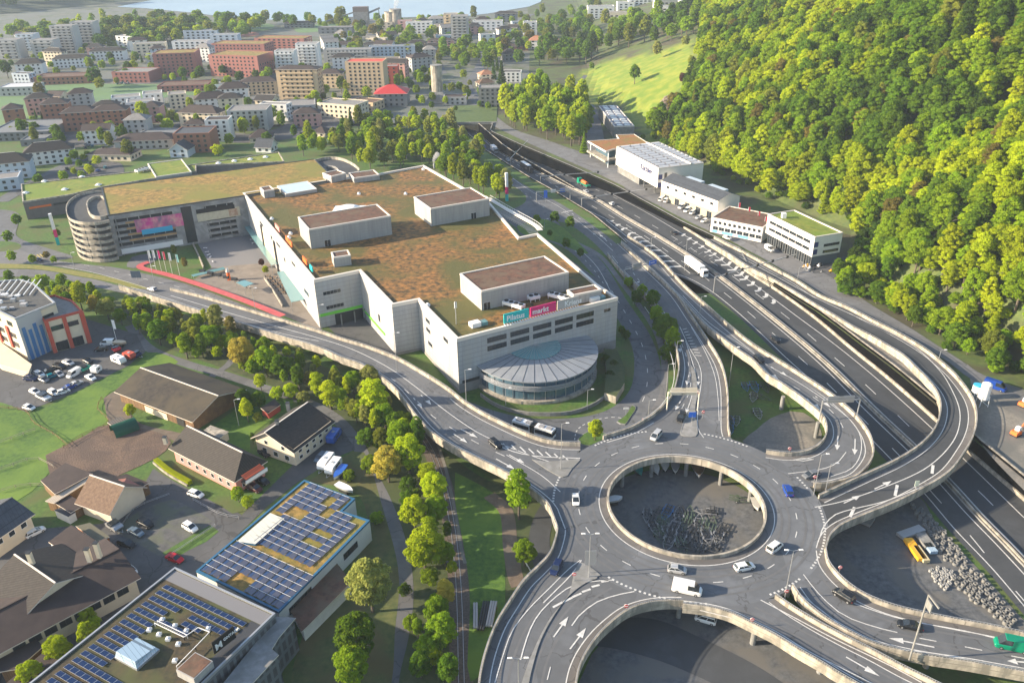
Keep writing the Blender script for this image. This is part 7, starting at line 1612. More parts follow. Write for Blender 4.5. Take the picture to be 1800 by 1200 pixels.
# L,W,H,belt, hood drop?, xb_front(windscreen base), xb_rear(base), xt_front, xt_rear
WH=None
def carmesh(kind):
    L,Wd,H,belt,_,xf,xr,tf,tr=KS[kind]; hw=Wd/2; f=L/2; r=-L/2
    mb=MB(); B=carpaint('white',PC['white'])
    S=[(r,hw*.84,.45,belt-.12),(r+.18,hw*.95,.3,belt-.02),(xr if xr>r+.3 else r+.4,hw,.25,belt),(0,hw,.22,belt),(xf,hw*.98,.22,belt-.02),(xf+(f-xf)*.6,hw*.93,.25,belt-.14),(f-.15,hw*.82,.32,belt-.3),(f,hw*.68,.42,belt-.42)]
    i0=len(mb.v)
    for x,w,z0,z1 in S: mb.v+=[(x,-w,z0),(x,w,z0),(x,w*1.0,z1-.12),(x,w*.9,z1),(x,-w*.9,z1),(x,-w,z1-.12)]
    n=6
    for a in range(len(S)-1):
        for q in range(n): q2=(q+1)%n; mb.f.append([i0+a*n+q,i0+a*n+q2,i0+(a+1)*n+q2,i0+(a+1)*n+q]); mb.mi.append(mb.mt(B))
    mb.f.append([i0+q for q in range(n)][::-1]); mb.mi.append(0); e=i0+(len(S)-1)*n; mb.f.append([e+q for q in range(n)]); mb.mi.append(0)
    # roof panel
    rw=hw*.80 if kind not in('van','bigvan') else hw*.9
    mb.hexa([(tr,-rw,H-.1),(tf,-rw,H-.1),(tf,rw,H-.1),(tr,rw,H-.1)],[(tr+.08,-rw*.93,H),(tf-.08,-rw*.93,H),(tf-.08,rw*.93,H),(tr+.08,rw*.93,H)],B)
    if kind in('van','bigvan'):   # closed cargo sides
        c=tf-1.0; mb.hexa([(xr,-hw*.985,belt-.05),(c-.3,-hw*.985,belt-.05),(c-.3,hw*.985,belt-.05),(xr,hw*.985,belt-.05)],[(tr,-rw,H-.08),(c-.3,-rw,H-.08),(c-.3,rw,H-.08),(tr,rw,H-.08)],B)
    else:   # pillars
        for s in (-1,1):
            for xb,xt in ((xr+.05,tr+.05),(xf-.05,tf-.05),((xf+xr)/2,(tf+tr)/2)): mb.beam((xb,s*hw*.93,belt-.02),(xt,s*rw*1.0,H-.06),.09,.07,B)
    body=mb.build('body'); bm=body.data; bpy.data.objects.remove(body)
    mb=MB(); mb.hexa([(xr,-hw*.9,belt-.03),(xf,-hw*.9,belt-.03),(xf,hw*.9,belt-.03),(xr,hw*.9,belt-.03)],[(tr,-rw*.96,H-.07),(tf,-rw*.96,H-.07),(tf,rw*.96,H-.07),(tr,rw*.96,H-.07)],GLASS)
    g=mb.build('windows'); gm=g.data; bpy.data.objects.remove(g); return bm,gm
def wheelmesh():
    mb=MB(); mb.tube((0,-.11,0),(0,.11,0),.33,BLK,14); mb.tube((0,-.125,0),(0,.125,0),.19,METAL,10); o=mb.build('wheel'); m_=o.data; bpy.data.objects.remove(o); return m_
def lampmesh(m):
    mb=MB(); mb.cbox((0,0,-.07),.08,.34,.14,m); o=mb.build('lamp'); m_=o.data; bpy.data.objects.remove(o); return m_
WHM=wheelmesh(); HLM=lampmesh(plain('headlight_glass',(.75,.75,.7),.15)); TLM=lampmesh(plain('tail_light_red',(.35,.01,.01),.3)); CARM={k:carmesh(k) for k in KS}
def part(name,me,root,loc=(0,0,0),rz=0):
    o=bpy.data.objects.new(name,me); COL.objects.link(o); o.parent=root; o.location=loc; o.rotation_euler=(0,0,rz); return o
KN2={'hatch':'hatchback_car','sedan':'sedan_car','estate':'estate_car','suv':'suv_car','van':'van','mpv':'minivan','bigvan':'delivery_van'}
def car(px,py,dx,dy,kind,col,label,z=0.,group='cars',place='',share=False,detail=True):
    p=U(px,py,z); q=U(px+dx,py+dy,z); 
    if callable(z): p.z=z(p.x,p.y); 
    p.z+=.19 if z is zD else .13 if callable(z) else .07
    ang=math.atan2(q.y-p.y,q.x-p.x); L,Wd,H,belt=KS[kind][:4]
    root=empty(KN2[kind],p,label,'van' if 'van' in kind else 'car',group,place,share,rz=ang); ORI[root.name]=Vector((0,0,0))
    b=part('body',CARM[kind][0],root); b.material_slots[0].link='OBJECT'; b.material_slots[0].material=carpaint(col,PC[col]); part('windows',CARM[kind][1],root)
    if detail:
        for sx,sy in ((1,1),(1,-1),(-1,1),(-1,-1)): part('wheel',WHM,root,(sx*L*.31,sy*(Wd/2-.1),.33))
        for s in (1,-1): part('headlight',HLM,root,(L/2-.1,s*Wd*.30,belt-.5)); part('tail_light',TLM,root,(-L/2+.02,s*Wd*.36,belt-.25))
    if callable(z) and z is zD:
        s=(zD(q.x,q.y)-zD(p.x,p.y))/max(.1,math.hypot(q.x-p.x,q.y-p.y)); root.rotation_euler=Euler((0,-math.atan(s),ang))
    return root
CARS=[
(1012,882,1,14,'hatch','white','white hatchback driving down the left side of the roundabout',zD),
(978,1002,-7,14,'suv','navy','dark blue suv leaving the roundabout onto the bottom ramp',zD),
(1190,1005,14,2,'hatch','silver','silver hatchback below the round opening, left of the white estate',zD),
(1308,1000,14,-3,'estate','white','white estate car on the lower right part of the roundabout',zD),
(1361,966,12,-9,'mpv','white','white box van on the right inner lane of roundabout',zD),
(1207,1040,14,3,'bigvan','white','large white delivery van with orange mark on the roundabout',zD),
(1384,866,-6,-14,'suv','blue','bright blue car on the right side of the roundabout',zD),
(1425,838,-14,4,'estate','grey','grey estate car entering from the hairpin ramp',zD),
(1153,770,-9,10,'mpv','silver','silver minivan at the top entry of the roundabout',zD),
(1197,737,-6,12,'suv','black','black pickup waiting on the wide approach road',zD),
(871,784,11,9,'suv','black','black car on the long curving flyover ramp',zD),
(1334,635,11,9,'suv','black','black car on the hairpin ramp above the trailer yard',zD),
(1363,599,8,8,'sedan','black','black sedan alone on the left motorway carriageway',zM),
(1482,1051,-11,-7,'suv','black','black suv entering the roundabout from lower right ramp',zD),
(1598,1103,-14,-3,'sedan','black','black sedan on the lower right ramp under a tall mast',zD),
(1777,1139,-14,-3,'bigvan','green','emerald green delivery van at the right photo edge',zD),
(1240,1091,-14,-4,'mpv','white','white minivan parked below the roundabout edge',0.),
(1030,338,-10,-5,'sedan','silver','silver car beside the green truck on the motorway',zM),
(996,322,-10,-5,'hatch','black','black car left of the green truck on the motorway',zM),
(1185,411,-10,-6,'sedan','black','black car next to the right hand chevrons',zM),
(1075,360,-9,-5,'hatch','white','white car near the motorway median at the signal gantry',zM),
(893,283,8,6,'sedan','silver','silver car behind the grey truck near the tunnel',zM),
(851,260,8,6,'hatch','blue','small blue car at the tunnel mouth',zM),
(820,241,8,6,'van','white','white van just coming out of the tunnel',zM),
(268,511,-12,-3,'estate','silver','silver car on the upper left dual carriageway',zD),
(68,459,10,2,'sedan','navy','dark car near the yellow crossing at the left edge',0.),
(1163,353,9,-5,'van','white','white van under the raised warehouse, rear one',1.),(1172,355,9,-5,'van','white','white van under the raised warehouse, front one',1.),
(1198,366,-9,5,'van','white','white van nose out before the workshop, left one',1.),(1208,372,-9,5,'van','white','white van nose out before the workshop, middle one',1.),(1217,376,-9,5,'mpv','white','white small van before workshop, right one',1.),
(1228,384,-9,4,'estate','silver','silver car in the row before the workshop',1.),(1238,390,-9,4,'estate','white','white car in the row before the workshop',1.),(1253,397,-9,4,'sedan','black','black car at the end of the workshop row',1.),
(1278,420,9,3,'hatch','white','white car driving along the service road',1.),(1352,440,9,5,'van','white','white van with open side door before the office box',1.),
(18,641,-12,9,'suv','black','black suv below the cream ledge building',0.),(190,606,-14,0,'van','white','white van next to the covered boat',0.),(178,616,-14,1,'estate','black','black estate below the white van in the yard',0.),
(155,637,12,6,'sedan','black','black car alone in the middle of the yard',0.),(121,640,12,4,'estate','silver','silver estate in the middle row of the yard',0.),(106,647,12,2,'suv','black','black car beside the silver estate',0.),
(70,660,12,5,'estate','white','white car behind the dark pickup on the yard',0.),(88,654,12,-4,'sedan','black','dark car beneath the black one in the yard',0.),(55,668,12,1,'suv','navy','dark pickup at left end of the yard row',0.),
(93,663,12,-4,'hatch','teal','teal car in the tight group of the yard',0.),(78,670,12,5,'hatch','grey','grey car in front of the teal one',0.),(105,660,10,6,'hatch','silver','silver hatchback right of the teal car',0.),
(131,660,-10,6,'van','white','white pickup truck cab with green load bed',0.),(160,666,12,6,'sedan','white','white sedan beside the white box trailer',0.),
(62,691,10,4,'hatch','white','white hatchback left of the flatbed trailer',0.),(95,692,12,6,'estate','white','white estate in the lower yard row',0.),(112,691,10,-3,'hatch','white','small white car in the lower yard row',0.),(123,683,10,-4,'sedan','blue','blue car in the lower yard row',0.),(134,677,10,-4,'sedan','silver','silver car at the right end of lower yard row',0.),(52,719,12,3,'hatch','white','white hatchback parked apart at the field corner',0.),
(345,871,12,4,'estate','white','white car parked at the hedge of the pink house',0.),(257,923,12,6,'suv','black','black car with white roof in the gravel car park',0.),(240,938,12,6,'sedan','bluegrey','blue grey sedan in the gravel car park',0.),(335,930,12,7,'suv','white','white suv in the gravel car park',0.),(223,958,12,4,'estate','black','dark estate next to the rusty shed wall',0.),(308,984,12,5,'sedan','red','bright red car at the corner of the gravel car park',0.),(63,938,12,-6,'estate','white','white car in the lane beside the cream house',0.),(156,1074,11,7,'hatch','silver','silver car in the farmhouse yard beside the caravan',0.),(230,1005,8,6,'hatch','white','white car half hidden behind the farmhouse roof',0.),
(448,861,12,5,'suv','maroon','dark maroon suv below the pink house balcony',0.),(461,848,12,5,'sedan','black','black car below the pink house balcony',0.),(465,799,12,8,'sedan','black','black car between pink and cream houses',0.),(553,782,-8,12,'sedan','black','black car beside the cream house wall',0.),(564,806,-10,10,'estate','bluegrey','dark blue grey estate left of the caravans',0.),(585,762,-8,10,'hatch','navy','dark car behind the blue trailer',0.),
(1748,683,12,4,'bigvan','blue','blue van beside the white silo tank',lambda x,y:zR(y)),
]
for c in CARS: car(*c[:7],z=c[7])
# tiny parked cars in the town
rd=random.Random(3)
for i in range(42):
    for _ in range(50):
        P_=rd.choice([[(120,238),(230,226),(250,244),(130,250)],[(150,255),(190,250),(200,262),(150,262)],[(500,228),(560,215),(570,228),(510,240)],[(720,138),(735,128),(745,132),(730,142)],[(85,300),(180,285),(190,300),(100,320)],[(200,145),(225,141),(228,147),(205,151)]]); xs=[p[0] for p in P_]; ys=[p[1] for p in P_]; x,y=rd.uniform(min(xs),max(xs)),rd.uniform(min(ys),max(ys))
        if inpoly(x,y,P_): break
    c=rd.choice(['white','white','silver','grey','black','blue','teal']); car(x,y,rd.choice([8,3,-3]),-6,'hatch',c,'small %s car parked in a town car park'%{'bluegrey':'blue'}.get(c,c),0.06,'parked town cars',share=True,detail=False)
# big vehicles
def bigroot(px,py,dx,dy,name,label,cat,z=0.,group=None):
    p=U(px,py,z); q=U(px+dx,py+dy,z); p.z+=.15; r=empty(name,p,label,cat,group,rz=math.atan2(q.y-p.y,q.x-p.x)); ORI[r.name]=Vector((0,0,0)); return r
def wheels(root,xs,hw,r=.5):
    for x in xs:
        for s in (1,-1): o=part('wheel',WHM,root,(x,s*hw,r)); o.scale=(r/.33,1.3,r/.33)
def lb(root,name,x0,x1,hw,z0,z1,m,top=None,ch=0.):
    mb=MB(); mb.hexa([(x0,-hw,z0),(x1,-hw,z0),(x1,hw,z0),(x0,hw,z0)],[(x0+ch,-hw+ch*.6,z1),(x1-ch,-hw+ch*.6,z1),(x1-ch,hw-ch*.6,z1),(x0+ch,hw-ch*.6,z1)],m,top); return mb.build(name,root,local=True)
def truck(px,py,dx,dy,label,boxm,cabm,L=16,z=zM,load=None,top=None):
    r=bigroot(px,py,dx,dy,'truck',label,'truck',z,'trucks'); f=L/2
    lb(r,'cab',f-2.3,f,1.22,.6,3.4,cabm,ch=.12); lb(r,'windscreen',f-.6,f+.03,1.1,1.9,3.0,GLASS,ch=.05); lb(r,'chassis',-f+.2,f-.6,.9,.7,1.1,DARKM)
    if load is None: lb(r,'trailer_box',-f,f-3.0,1.27,1.1,4.0,boxm,top)
    else:
        lb(r,'load_bed',-f,f-2.7,1.25,1.1,1.7,boxm); mb=MB(); mb.tube((-f+2.5,0,2.2),(f-4,0,2.2),1.0,load,12); mb.build('tank_load',r,local=True)
    wheels(r,[f-1.4,f-4.2,-f+1.2,-f+2.5,-f+3.8],1.05)
truck(1223,477,12,9,'white articulated truck on the left motorway carriageway',WHT,WHT)
truck(926,300,10,6,'black truck with white roof on the left carriageway near the tunnel',plain('dark_tarpaulin',(.03,.03,.035),.6),DARKM,L=15,top=WHT)
truck(1026,327,-10,-5,'green truck carrying a red tank on the right carriageway',DGRN,DGRN,L=12,load=ORNG)
truck(869,268,8,6,'grey truck in front of the tunnel dividing wall',WHT,METAL,L=10)
def bus(px,py,qx,qy):
    p,q=U(px,py,0),U(qx,qy,0); c=(p+q)/2; L=(q-p).length; r=empty('city_bus',c+up3*.1,'long white articulated bus on the lower road beside the flyover','bus',rz=math.atan2(q.y-p.y,q.x-p.x)); ORI[r.name]=Vector((0,0,0))
    lb(r,'rear_body',-L/2,-.7,1.27,.35,3.1,WHT,ch=.12); lb(r,'front_body',.7,L/2,1.27,.35,3.1,WHT,ch=.12); lb(r,'bellows',-.75,.75,1.15,.5,2.95,BLK)
    lb(r,'window_band',-L/2+.3,-1,1.3,1.3,2.5,GLASS); lb(r,'window_band',1,L/2+.02,1.3,1.3,2.5,GLASS)
    for x in (-L*.36,-L*.12,L*.2,L*.38): lb(r,'roof_unit',x-.8,x+.8,.7,3.1,3.35,M('bus_roof_grey',(.25,.25,.26)))
    wheels(r,[-L*.33,L*.08,L*.36],1.1,.48)
bus(903,751,974,772)
def caravan(px,py,dx,dy,L,label,m=WHT,H=2.5,name='caravan',cat='caravan',bar=True,wd=1.15):
    r=bigroot(px,py,dx,dy,name,label,cat,0.,'caravans and trailers')
    mb=MB(); f=L/2; pr=[(-f+.15,.5),(f-.3,.5),(f,1.1),(f-.25,H*.82),(f-.7,H),(-f+.3,H),(-f,H*.85),(-f,1.0)]; i0=0
    mb.v+=[(x,-wd,z) for x,z in pr]+[(x,wd,z) for x,z in pr]; n=len(pr); k=mb.mt(m); mb.f+=[list(range(n)),[n+j for j in range(n)][::-1]]; mb.mi+=[k,k]
    for j in range(n): q=(j+1)%n; mb.f.append([j,n+j,n+q,q]); mb.mi.append(k)
    mb.build('body',r,local=True); lb(r,'window',-f*.5,f*.3,wd+.02,1.3,1.9,GLASS); wheels(r,[0],wd-.1,.35)
    if bar: mb=MB(); mb.beam((f,.5,.5),(f+1.3,0,.5),.12,.1,METAL); mb.beam((f,-.5,.5),(f+1.3,0,.5),.12,.1,METAL); mb.build('tow_bar',r,local=True)
    lb(r,'roof_hatch',-.4,.4,.4,H,H+.12,M('hatch_grey',(.3,.33,.36))); return r
caravan(574,818,-10,13,6.5,'white caravan on the grass, left of two'); caravan(587,826,-10,13,6.2,'white caravan on the grass, right of two')
caravan(588,773,8,-11,5.8,'bright blue covered trailer with white top by the cream house',BLUEP,2.7,'covered_trailer','trailer'); caravan(183,1061,10,12,6.5,'large white camper parked in the farmhouse yard',bar=False,H=3.0,name='camper',cat='camper'); caravan(215,1053,10,12,3.6,'yellow box van beside the white camper',YELP,2.4,'box_van','van',bar=False)
caravan(171,655,9,-7,3.0,'white round cornered box trailer in the left yard'); caravan(210,638,12,5,5.5,'white camper van at the lower edge of the yard',name='camper',cat='camper',bar=False); caravan(229,630,12,4,4.5,'rusty red box container behind the camper van',REDR,2.2,'container','container',bar=False); caravan(241,627,12,4,3.5,'small dark blue trailer at the yard corner',carpaint('navy',PC['navy']),1.3,'trailer','trailer'); caravan(206,618,6,4,2.6,'small red covered cart in the yard',plain('red_cloth2',(.5,.02,.03),.7),1.6,'cart','trailer',bar=False)
caravan(78,701,12,6,6.,'flat white loading trailer at the yard edge',WHT,.95,'flatbed_trailer','trailer'); caravan(150,651,12,-6,3.5,'green load bed of the white pickup',plain('green_bed',(.0,.25,.17),.6),1.4,'load_bed','trailer',bar=False); caravan(203,929,12,8,4.5,'long grey covered trailer by the rusty shed wall',METAL,1.5,'trailer','trailer')
# ---------------------------------------------------------------- boats and boat trailers
def boat(px,py,dx,dy,L,label,m=WHT,deck=None,z=.8,W_=1.15,H=1.1):
    r=bigroot(px,py,dx,dy,'boat',label,'boat',0.,'boats on land'); mb=MB(); n=10; S=[]
    for i in range(n+1):
        t=i/n; x=-L/2+L*t; w=W_*(1-max(0,(t-.45)/.55)**2.2)*(.85+.15*min(1,t*5)); w=max(w,.03); S.append((x,w,z+H*(.9+.25*t*t),z+.35*max(0,(t-.6)/.4)**2))
    i0=0
    for x,w,zt,zb in S: mb.v+=[(x,-w,zt),(x,-w*.65,zb+.25),(x,0,zb),(x,w*.65,zb+.25),(x,w,zt)]
    k=mb.mt(m)
    for a in range(n):
        for q in range(4): mb.f.append([a*5+q+1,a*5+q,(a+1)*5+q,(a+1)*5+q+1][::-1]); mb.mi.append(k)
    mb.f.append([0,1,2,3,4]); mb.mi.append(k); mb.build('hull',r,local=True,smooth=True)
    mb=MB()
    for a in range(n):
        s,t=S[a],S[a+1]; mb.poly([(s[0],-s[1]*.96,s[2]+.03),(t[0],-t[1]*.96,t[2]+.03),(t[0],t[1]*.96,t[2]+.03),(s[0],s[1]*.96,s[2]+.03)],deck or m)
    mb.build('deck_cover',r,local=True); lb(r,'cradle',-L*.3,L*.2,.6,0,z+.2,DARKM); return r
boat(1150,829,8,17,6.5,'white boat under the round deck edge, left of three'); boat(1168,826,2,17,5,'smaller white boat under the round deck, middle of three'); boat(1186,828,1,18,6,'white and grey boat under the round deck, right of three',deck=M('boat_grey',(.3,.3,.3)))
boat(1121,832,8,14,5.5,'boat with turquoise cover under the roundabout edge',TEALC); boat(1226,830,2,18,8.5,'big boat with brown wooden deck and white bow',WHT,WOOD,W_=1.7)
boat(1080,886,14,-2,4,'white bow of a boat peeking out at the left pit wall'); boat(1327,893,4,12,5.5,'pale tarpaulin covered boat at the right pit wall',M('pale_tarp',(.5,.49,.45),(.42,.41,.38)))
boat(607,866,12,6,6,'white rowing boat behind the solar hall'); boat(598,838,-10,13,6.5,'boat with blue and black covers next to the caravans',WHT,BLUEP); boat(213,609,12,1,5,'beige covered boat beside the white van',plain('beige_cover',(.55,.45,.32),.8))
def trailer_mesh(m,two=False,L=5.5,W_=1.0,dense=True):
    r=bpy.data.objects.new('boat_trailer',None); COL.objects.link(r); ORI[r.name]=Vector((0,0,0))
    mb=MB(); f=L/2
    for s in (-1,1): mb.beam((-f,s*W_,.55),(f*.35,s*W_,.55),.14,.12,m); mb.beam((f*.35,s*W_,.55),(f+.6,0,.55),.14,.12,m)
    for x in ([-f,-f*.5,0,f*.35] if dense else [-f*.6,f*.35]): mb.beam((x,-W_,.55),(x,W_,.55),.12,.1,m)
    mb.build('frame',r,local=True); mb=MB()
    for s in (-.45,.45): mb.beam((-f,s,.8),(f*.1,s,.8),.22,.12,m if not dense else DARKM)
    for x in (-f*.9,-f*.1): mb.beam((x,-.45,.6),(x,-.45,.8),.1,.1,m); mb.beam((x,.45,.6),(x,.45,.8),.1,.1,m)
    mb.build('bunks',r,local=True)
    for s in (-1,1):
        part('wheel',WHM,r,(-f*.25,s*(W_+.18),.33))
        mb=MB(); mb.cbox((-f*.25,s*(W_+.18),.72),.9,.3,.08,m); mb.build('mudguard',r,local=True)
    mb=MB(); mb.beam((f*.9,0,.5),(f*.9,0,1.2),.12,.12,m); mb.build('winch_post',r,local=True)
    return r
TMm={'white':M('pale_galvanised',(.22,.225,.23),rough=.5),'blue':plain('trailer_blue',(.03,.13,.3),.5),'green':plain('trailer_green',(.07,.10,.065),.6),'dark':plain('trailer_dark',(.08,.085,.09),.6)}
TP={k:trailer_mesh(m,dense=k!='green') for k,m in TMm.items()}
TRL=[(1137,908,-1,14,'white','with forked black seat posts, leftmost of the top row'),(1156,905,-6,10,'dark','dark one second in the top row'),(1172,903,-7,14,'blue','with blue runners in the top row'),(1193,907,0,-14,'white','pointing away between the blue and green ones'),(1212,905,1,-12,'green','green single beam one in the top row'),(1240,902,-14,-1,'white','lying sideways with round white wheel covers'),(1228,918,2,-14,'white','in the middle with crossed frame'),(1150,930,6,12,'white','with narrow bare v shaped bar'),(1166,926,-2,10,'green','green one behind the second row'),(1180,942,-1,14,'white','with long y shaped drawbar'),(1196,948,-5,14,'white','with white box on the frame'),(1206,922,-4,10,'green','green one next to the middle'),(1214,942,-8,12,'dark','dark ladder like one in the second row'),(1226,952,0,14,'white','bottom one with black wheels'),(1243,946,5,14,'white','long tapering one in the lower row'),(1250,925,4,-12,'green','green one at the right of second row'),(1262,945,-3,12,'white','with square platform at the lower right'),(1252,905,0,12,'dark','dark one at the right end of the top row'),(1212,963,12,2,'dark','near the front pit wall'),(1300,880,14,3,'green','green pile at the right pit wall'),
(1282,758,0,14,'blue','blue and white one at the left wall of the hairpin yard'),(1284,742,6,14,'blue','blue one beside the ramp wall in hairpin yard'),(1294,742,-1,14,'white','large pale one in the lower left of hairpin yard'),(1332,729,5,14,'white','pale one in the middle of the hairpin yard'),(1310,682,5,13,'blue','dark blue one at the top of the hairpin yard'),(1326,682,5,12,'blue','second blue one at the top of hairpin yard'),(1324,700,-2,12,'white','short white one in the hairpin yard'),(1338,700,12,5,'green','green sideways one in the hairpin yard'),(1345,683,7,14,'dark','dark teal long one below the hairpin ramp')]
TRL+=[(x,y,random.uniform(-8,8),random.choice([-13,13]),k_,k_.replace('white','pale')+(' one crowded in the lower part of the round pit' if y>930 else ' one in the upper rows of the round pit')) for k_,(x,y) in zip(['dark','green','white','dark']*4,((1145,918),(1162,918),(1186,925),(1202,905),(1220,930),(1236,925),(1172,932),(1188,936),(1232,962),(1198,962),(1175,955),(1256,958),(1268,935),(1160,945),(1240,935),(1222,958)))]
used=set()
for x,y,dx,dy,k,l in TRL:
    p=U(x,y,0); q=U(x+dx,y+dy,0); c=TP[k] if k not in used else copy_tree(TP[k]); used.add(k); c.location=(p.x,p.y,.06); c.rotation_euler=(0,0,math.atan2(q.y-p.y,q.x-p.x)); s=random.uniform(.9,1.15); c.scale=(s,s,1)
    tag(c,'boat trailer, '+l,'boat trailer','boat trailers',p=p)
# ---------------------------------------------------------------- lamps, gantries, signs
LAMP={}
def lamp_proto(h,two):
    r=bpy.data.objects.new('street_lamp',None); COL.objects.link(r); ORI[r.name]=Vector((0,0,0)); mb=MB(); mb.tube((0,0,-.2),(0,0,h),.11,METAL,8,.06); mb.build('pole',r,local=True)
    for s in ((-1,1) if two else (1,)):
        mb=MB(); mb.tube((0,0,h-.1),(s*1.1,0,h+.25),.05,METAL,6); mb.build('arm',r,local=True)
        mb=MB(); mb.hexa([(s*1.9 if s<0 else 1.0,-.17,h+.18),(s*1.0 if s<0 else 1.9,-.17,h+.18),(s*1.0 if s<0 else 1.9,.17,h+.18),(s*1.9 if s<0 else 1.0,.17,h+.18)],[(s*1.8 if s<0 else 1.1,-.12,h+.32),(s*1.1 if s<0 else 1.8,-.12,h+.32),(s*1.1 if s<0 else 1.8,.12,h+.32),(s*1.8 if s<0 else 1.1,.12,h+.32)],WHT); mb.build('lamp_head',r,local=True)
    return r
LP=[(1308/3*0+1035,1015,940,1,'on the paved island left of the round opening',zD),(1385,1050,970,1,'at the gap between the two right ramps',zD),(905,1200,1158,1,'at the bottom edge on the ramp island',zD),(1205,1155,1040,0,'',0)]
def lamp(px,py,topy,two,label,z=0.,rz=0.,name='street_lamp'):
    p=U(px,py,z); h=round(max(5,min(14,zat(p,topy)-p.z)),0); key=(h,two)
    if key not in LAMP: LAMP[key]=lamp_proto(h,two); c=LAMP[key]
    else: c=copy_tree(LAMP[key])
    c.location=p; c.rotation_euler=(0,0,rz); tag(c,label,'street lamp','street lamps',p=p+up3*h)
for x,y,t,two,l,z in ((1035,1015,940,1,'double headed street lamp on the paved island left of the round opening',zD),(1379,1052,970,1,'double headed street lamp at the gap between the two right ramps',zD),(912,1225,1158,1,'double headed street lamp at the bottom edge on the ramp island',zD),(1430,870,800,0,'street lamp on triangle gap beside the loop ramp, left mast',zD),(1450,868,815,0,'street lamp on triangle gap beside the loop ramp, right mast',zD),
 (986,825,745,0,'street lamp on the hatched island left of roundabout',zD),(820,713,652,0,'street lamp at the mall front corner beside the flyover',zD),(1281,680,600,0,'street lamp in the hairpin trailer yard',0.),(1138,750,706,0,'street lamp by the small triangle island',0.),(889,712,683,0,'lamp by the pavilion stairs',0.),(1032,720,683,0,'lamp on the lawn before the pavilion, right one',0.),(1000,0,0,0,'',0),(1170,700,640,0,'street lamp on the lawn between the curved roads',0.),(1185,668,600,0,'street lamp left of the wide approach road',0.),(1203,475,415,0,'tall lamp mast in the motorway verge by the white truck',zM),(1228,570,522,0,'street lamp beside the hairpin ramp start',0.),(1144,440,418,0,'street lamp at the slip road gore',0.),(1113,535,496,0,'lamp by the trees between the curved roads',0.),(957,403,388,0,'street lamp on the lawn with three round trees',0.),(132,475,446,0,'street lamp on upper carriageway near spiral ramp',0.),(272,500,468,0,'street lamp beside the blue direction sign',0.),(450,550,505,0,'street lamp by the red cycle lane',zD),(698,655,578,0,'street lamp at the mall forecourt beside the flyover',zD),(566,580,535,0,'street lamp at the left front mall corner',0.),(420,748,700,0,'tall flagpole like lamp in the green garden',0.),(1648,640,622,0,'short lamp on the outside of the loop ramp',zRr),(1402,490,478,0,'short lamp at the service road bend',zRr)):
    if l: lamp(x,y,t,two,l,z)
def gantry(px,py,qx,qy,h,label,panels,z=zM,hz=None,m=METAL,sigs=0,portal=True,group='sign gantries'):
    a=U(px,py,z); b=U(qx,qy,hz or z); r=empty('sign_gantry',(a+b)/2,label,'gantry',group,p=(a+b)/2+up3*h); zt=max(a.z,b.z)+h
    mb=MB(); mb.tube(a,(a.x,a.y,zt),.2,m,8); mb.build('post',r)
    if portal: mb=MB(); mb.tube(b,(b.x,b.y,zt),.2,m,8); mb.build('post',r)
    mb=MB(); mb.beam((a.x,a.y,zt),(b.x,b.y,zt),.3,.35,m); mb.beam((a.x,a.y,zt+.8),(b.x,b.y,zt+.8),.12,.12,m) if sigs==0 else None; mb.build('beam',r)
    d=(b-a); d.z=0; L=d.length; d.normalize(); nn=perp(d)
    for t,w,hh,mm in panels:
        c=a+d*L*t; mb=MB(); mb.box((c.x-d.x*w/2+nn.x*.3,c.y-d.y*w/2+nn.y*.3),d,nn,w,.12,zt-hh/2,zt+hh/2,mm); mb.build('sign_panel',r)
        if mm is SIGNB: mb=MB(); mb.box((c.x-d.x*w*.35+nn.x*.26,c.y-d.y*w*.35+nn.y*.26),d,nn,w*.6,.04,zt-.1,zt+.15,WHT); mb.build('sign_text',r)
    for k in range(sigs):
        c=a+d*L*(k+.7)/(sigs+.3); mb=MB(); mb.cbox((c.x,c.y,zt-.5),1.1,.5,1.1,SCREEN,math.atan2(d.y,d.x)); mb.build('signal_box',r)
gantry(1254,515,1395,474,6.8,'long signal gantry with four dark lane signals across the motorway',[],sigs=5,portal=False)
gantry(950,330,1085,320,6.5,'lane signal gantry spanning from the median truck lane to the yard',[],sigs=2,portal=False)
gantry(1022,370,1210,345,6.5,'lane signal gantry in front of the raised warehouse',[],sigs=6,portal=False)
gantry(898,295,928,265,6,'small signal gantry near the tunnel mouth',[(.3,2.5,1.5,GLASST)],sigs=1,portal=False)
gantry(1097,500,1137,490,6.5,'cantilever gantry with grey and blue direction panels over approach road',[(.55,4.5,2.6,METAL),(1.25,3.6,1.8,SIGNB)],z=0.,portal=False)
gantry(1172,722,1226,722,6.3,'cream portal gantry with two direction panels over the approach lanes',[(.32,4.2,2.4,M('panel_back',(.55,.50,.40))),(.68,4.2,2.4,MATS['panel_back'])],z=zD,m=M('cream_steel',(.6,.55,.45)))
gantry(1440,738,1505,735,6.3,'portal gantry with two grey panels across the hairpin ramp',[(.35,4.4,2.2,METAL),(.65,4.4,2.2,METAL)],z=zD)
gantry(943,356,1002,352,5.5,'white and blue direction sign portal beside the motorway',[(.5,2.5,1.7,WHT),(.78,2.5,1.9,SIGNB)],z=0.)
gantry(1400,1100,1405,1135,0,'x',[]) if False else None
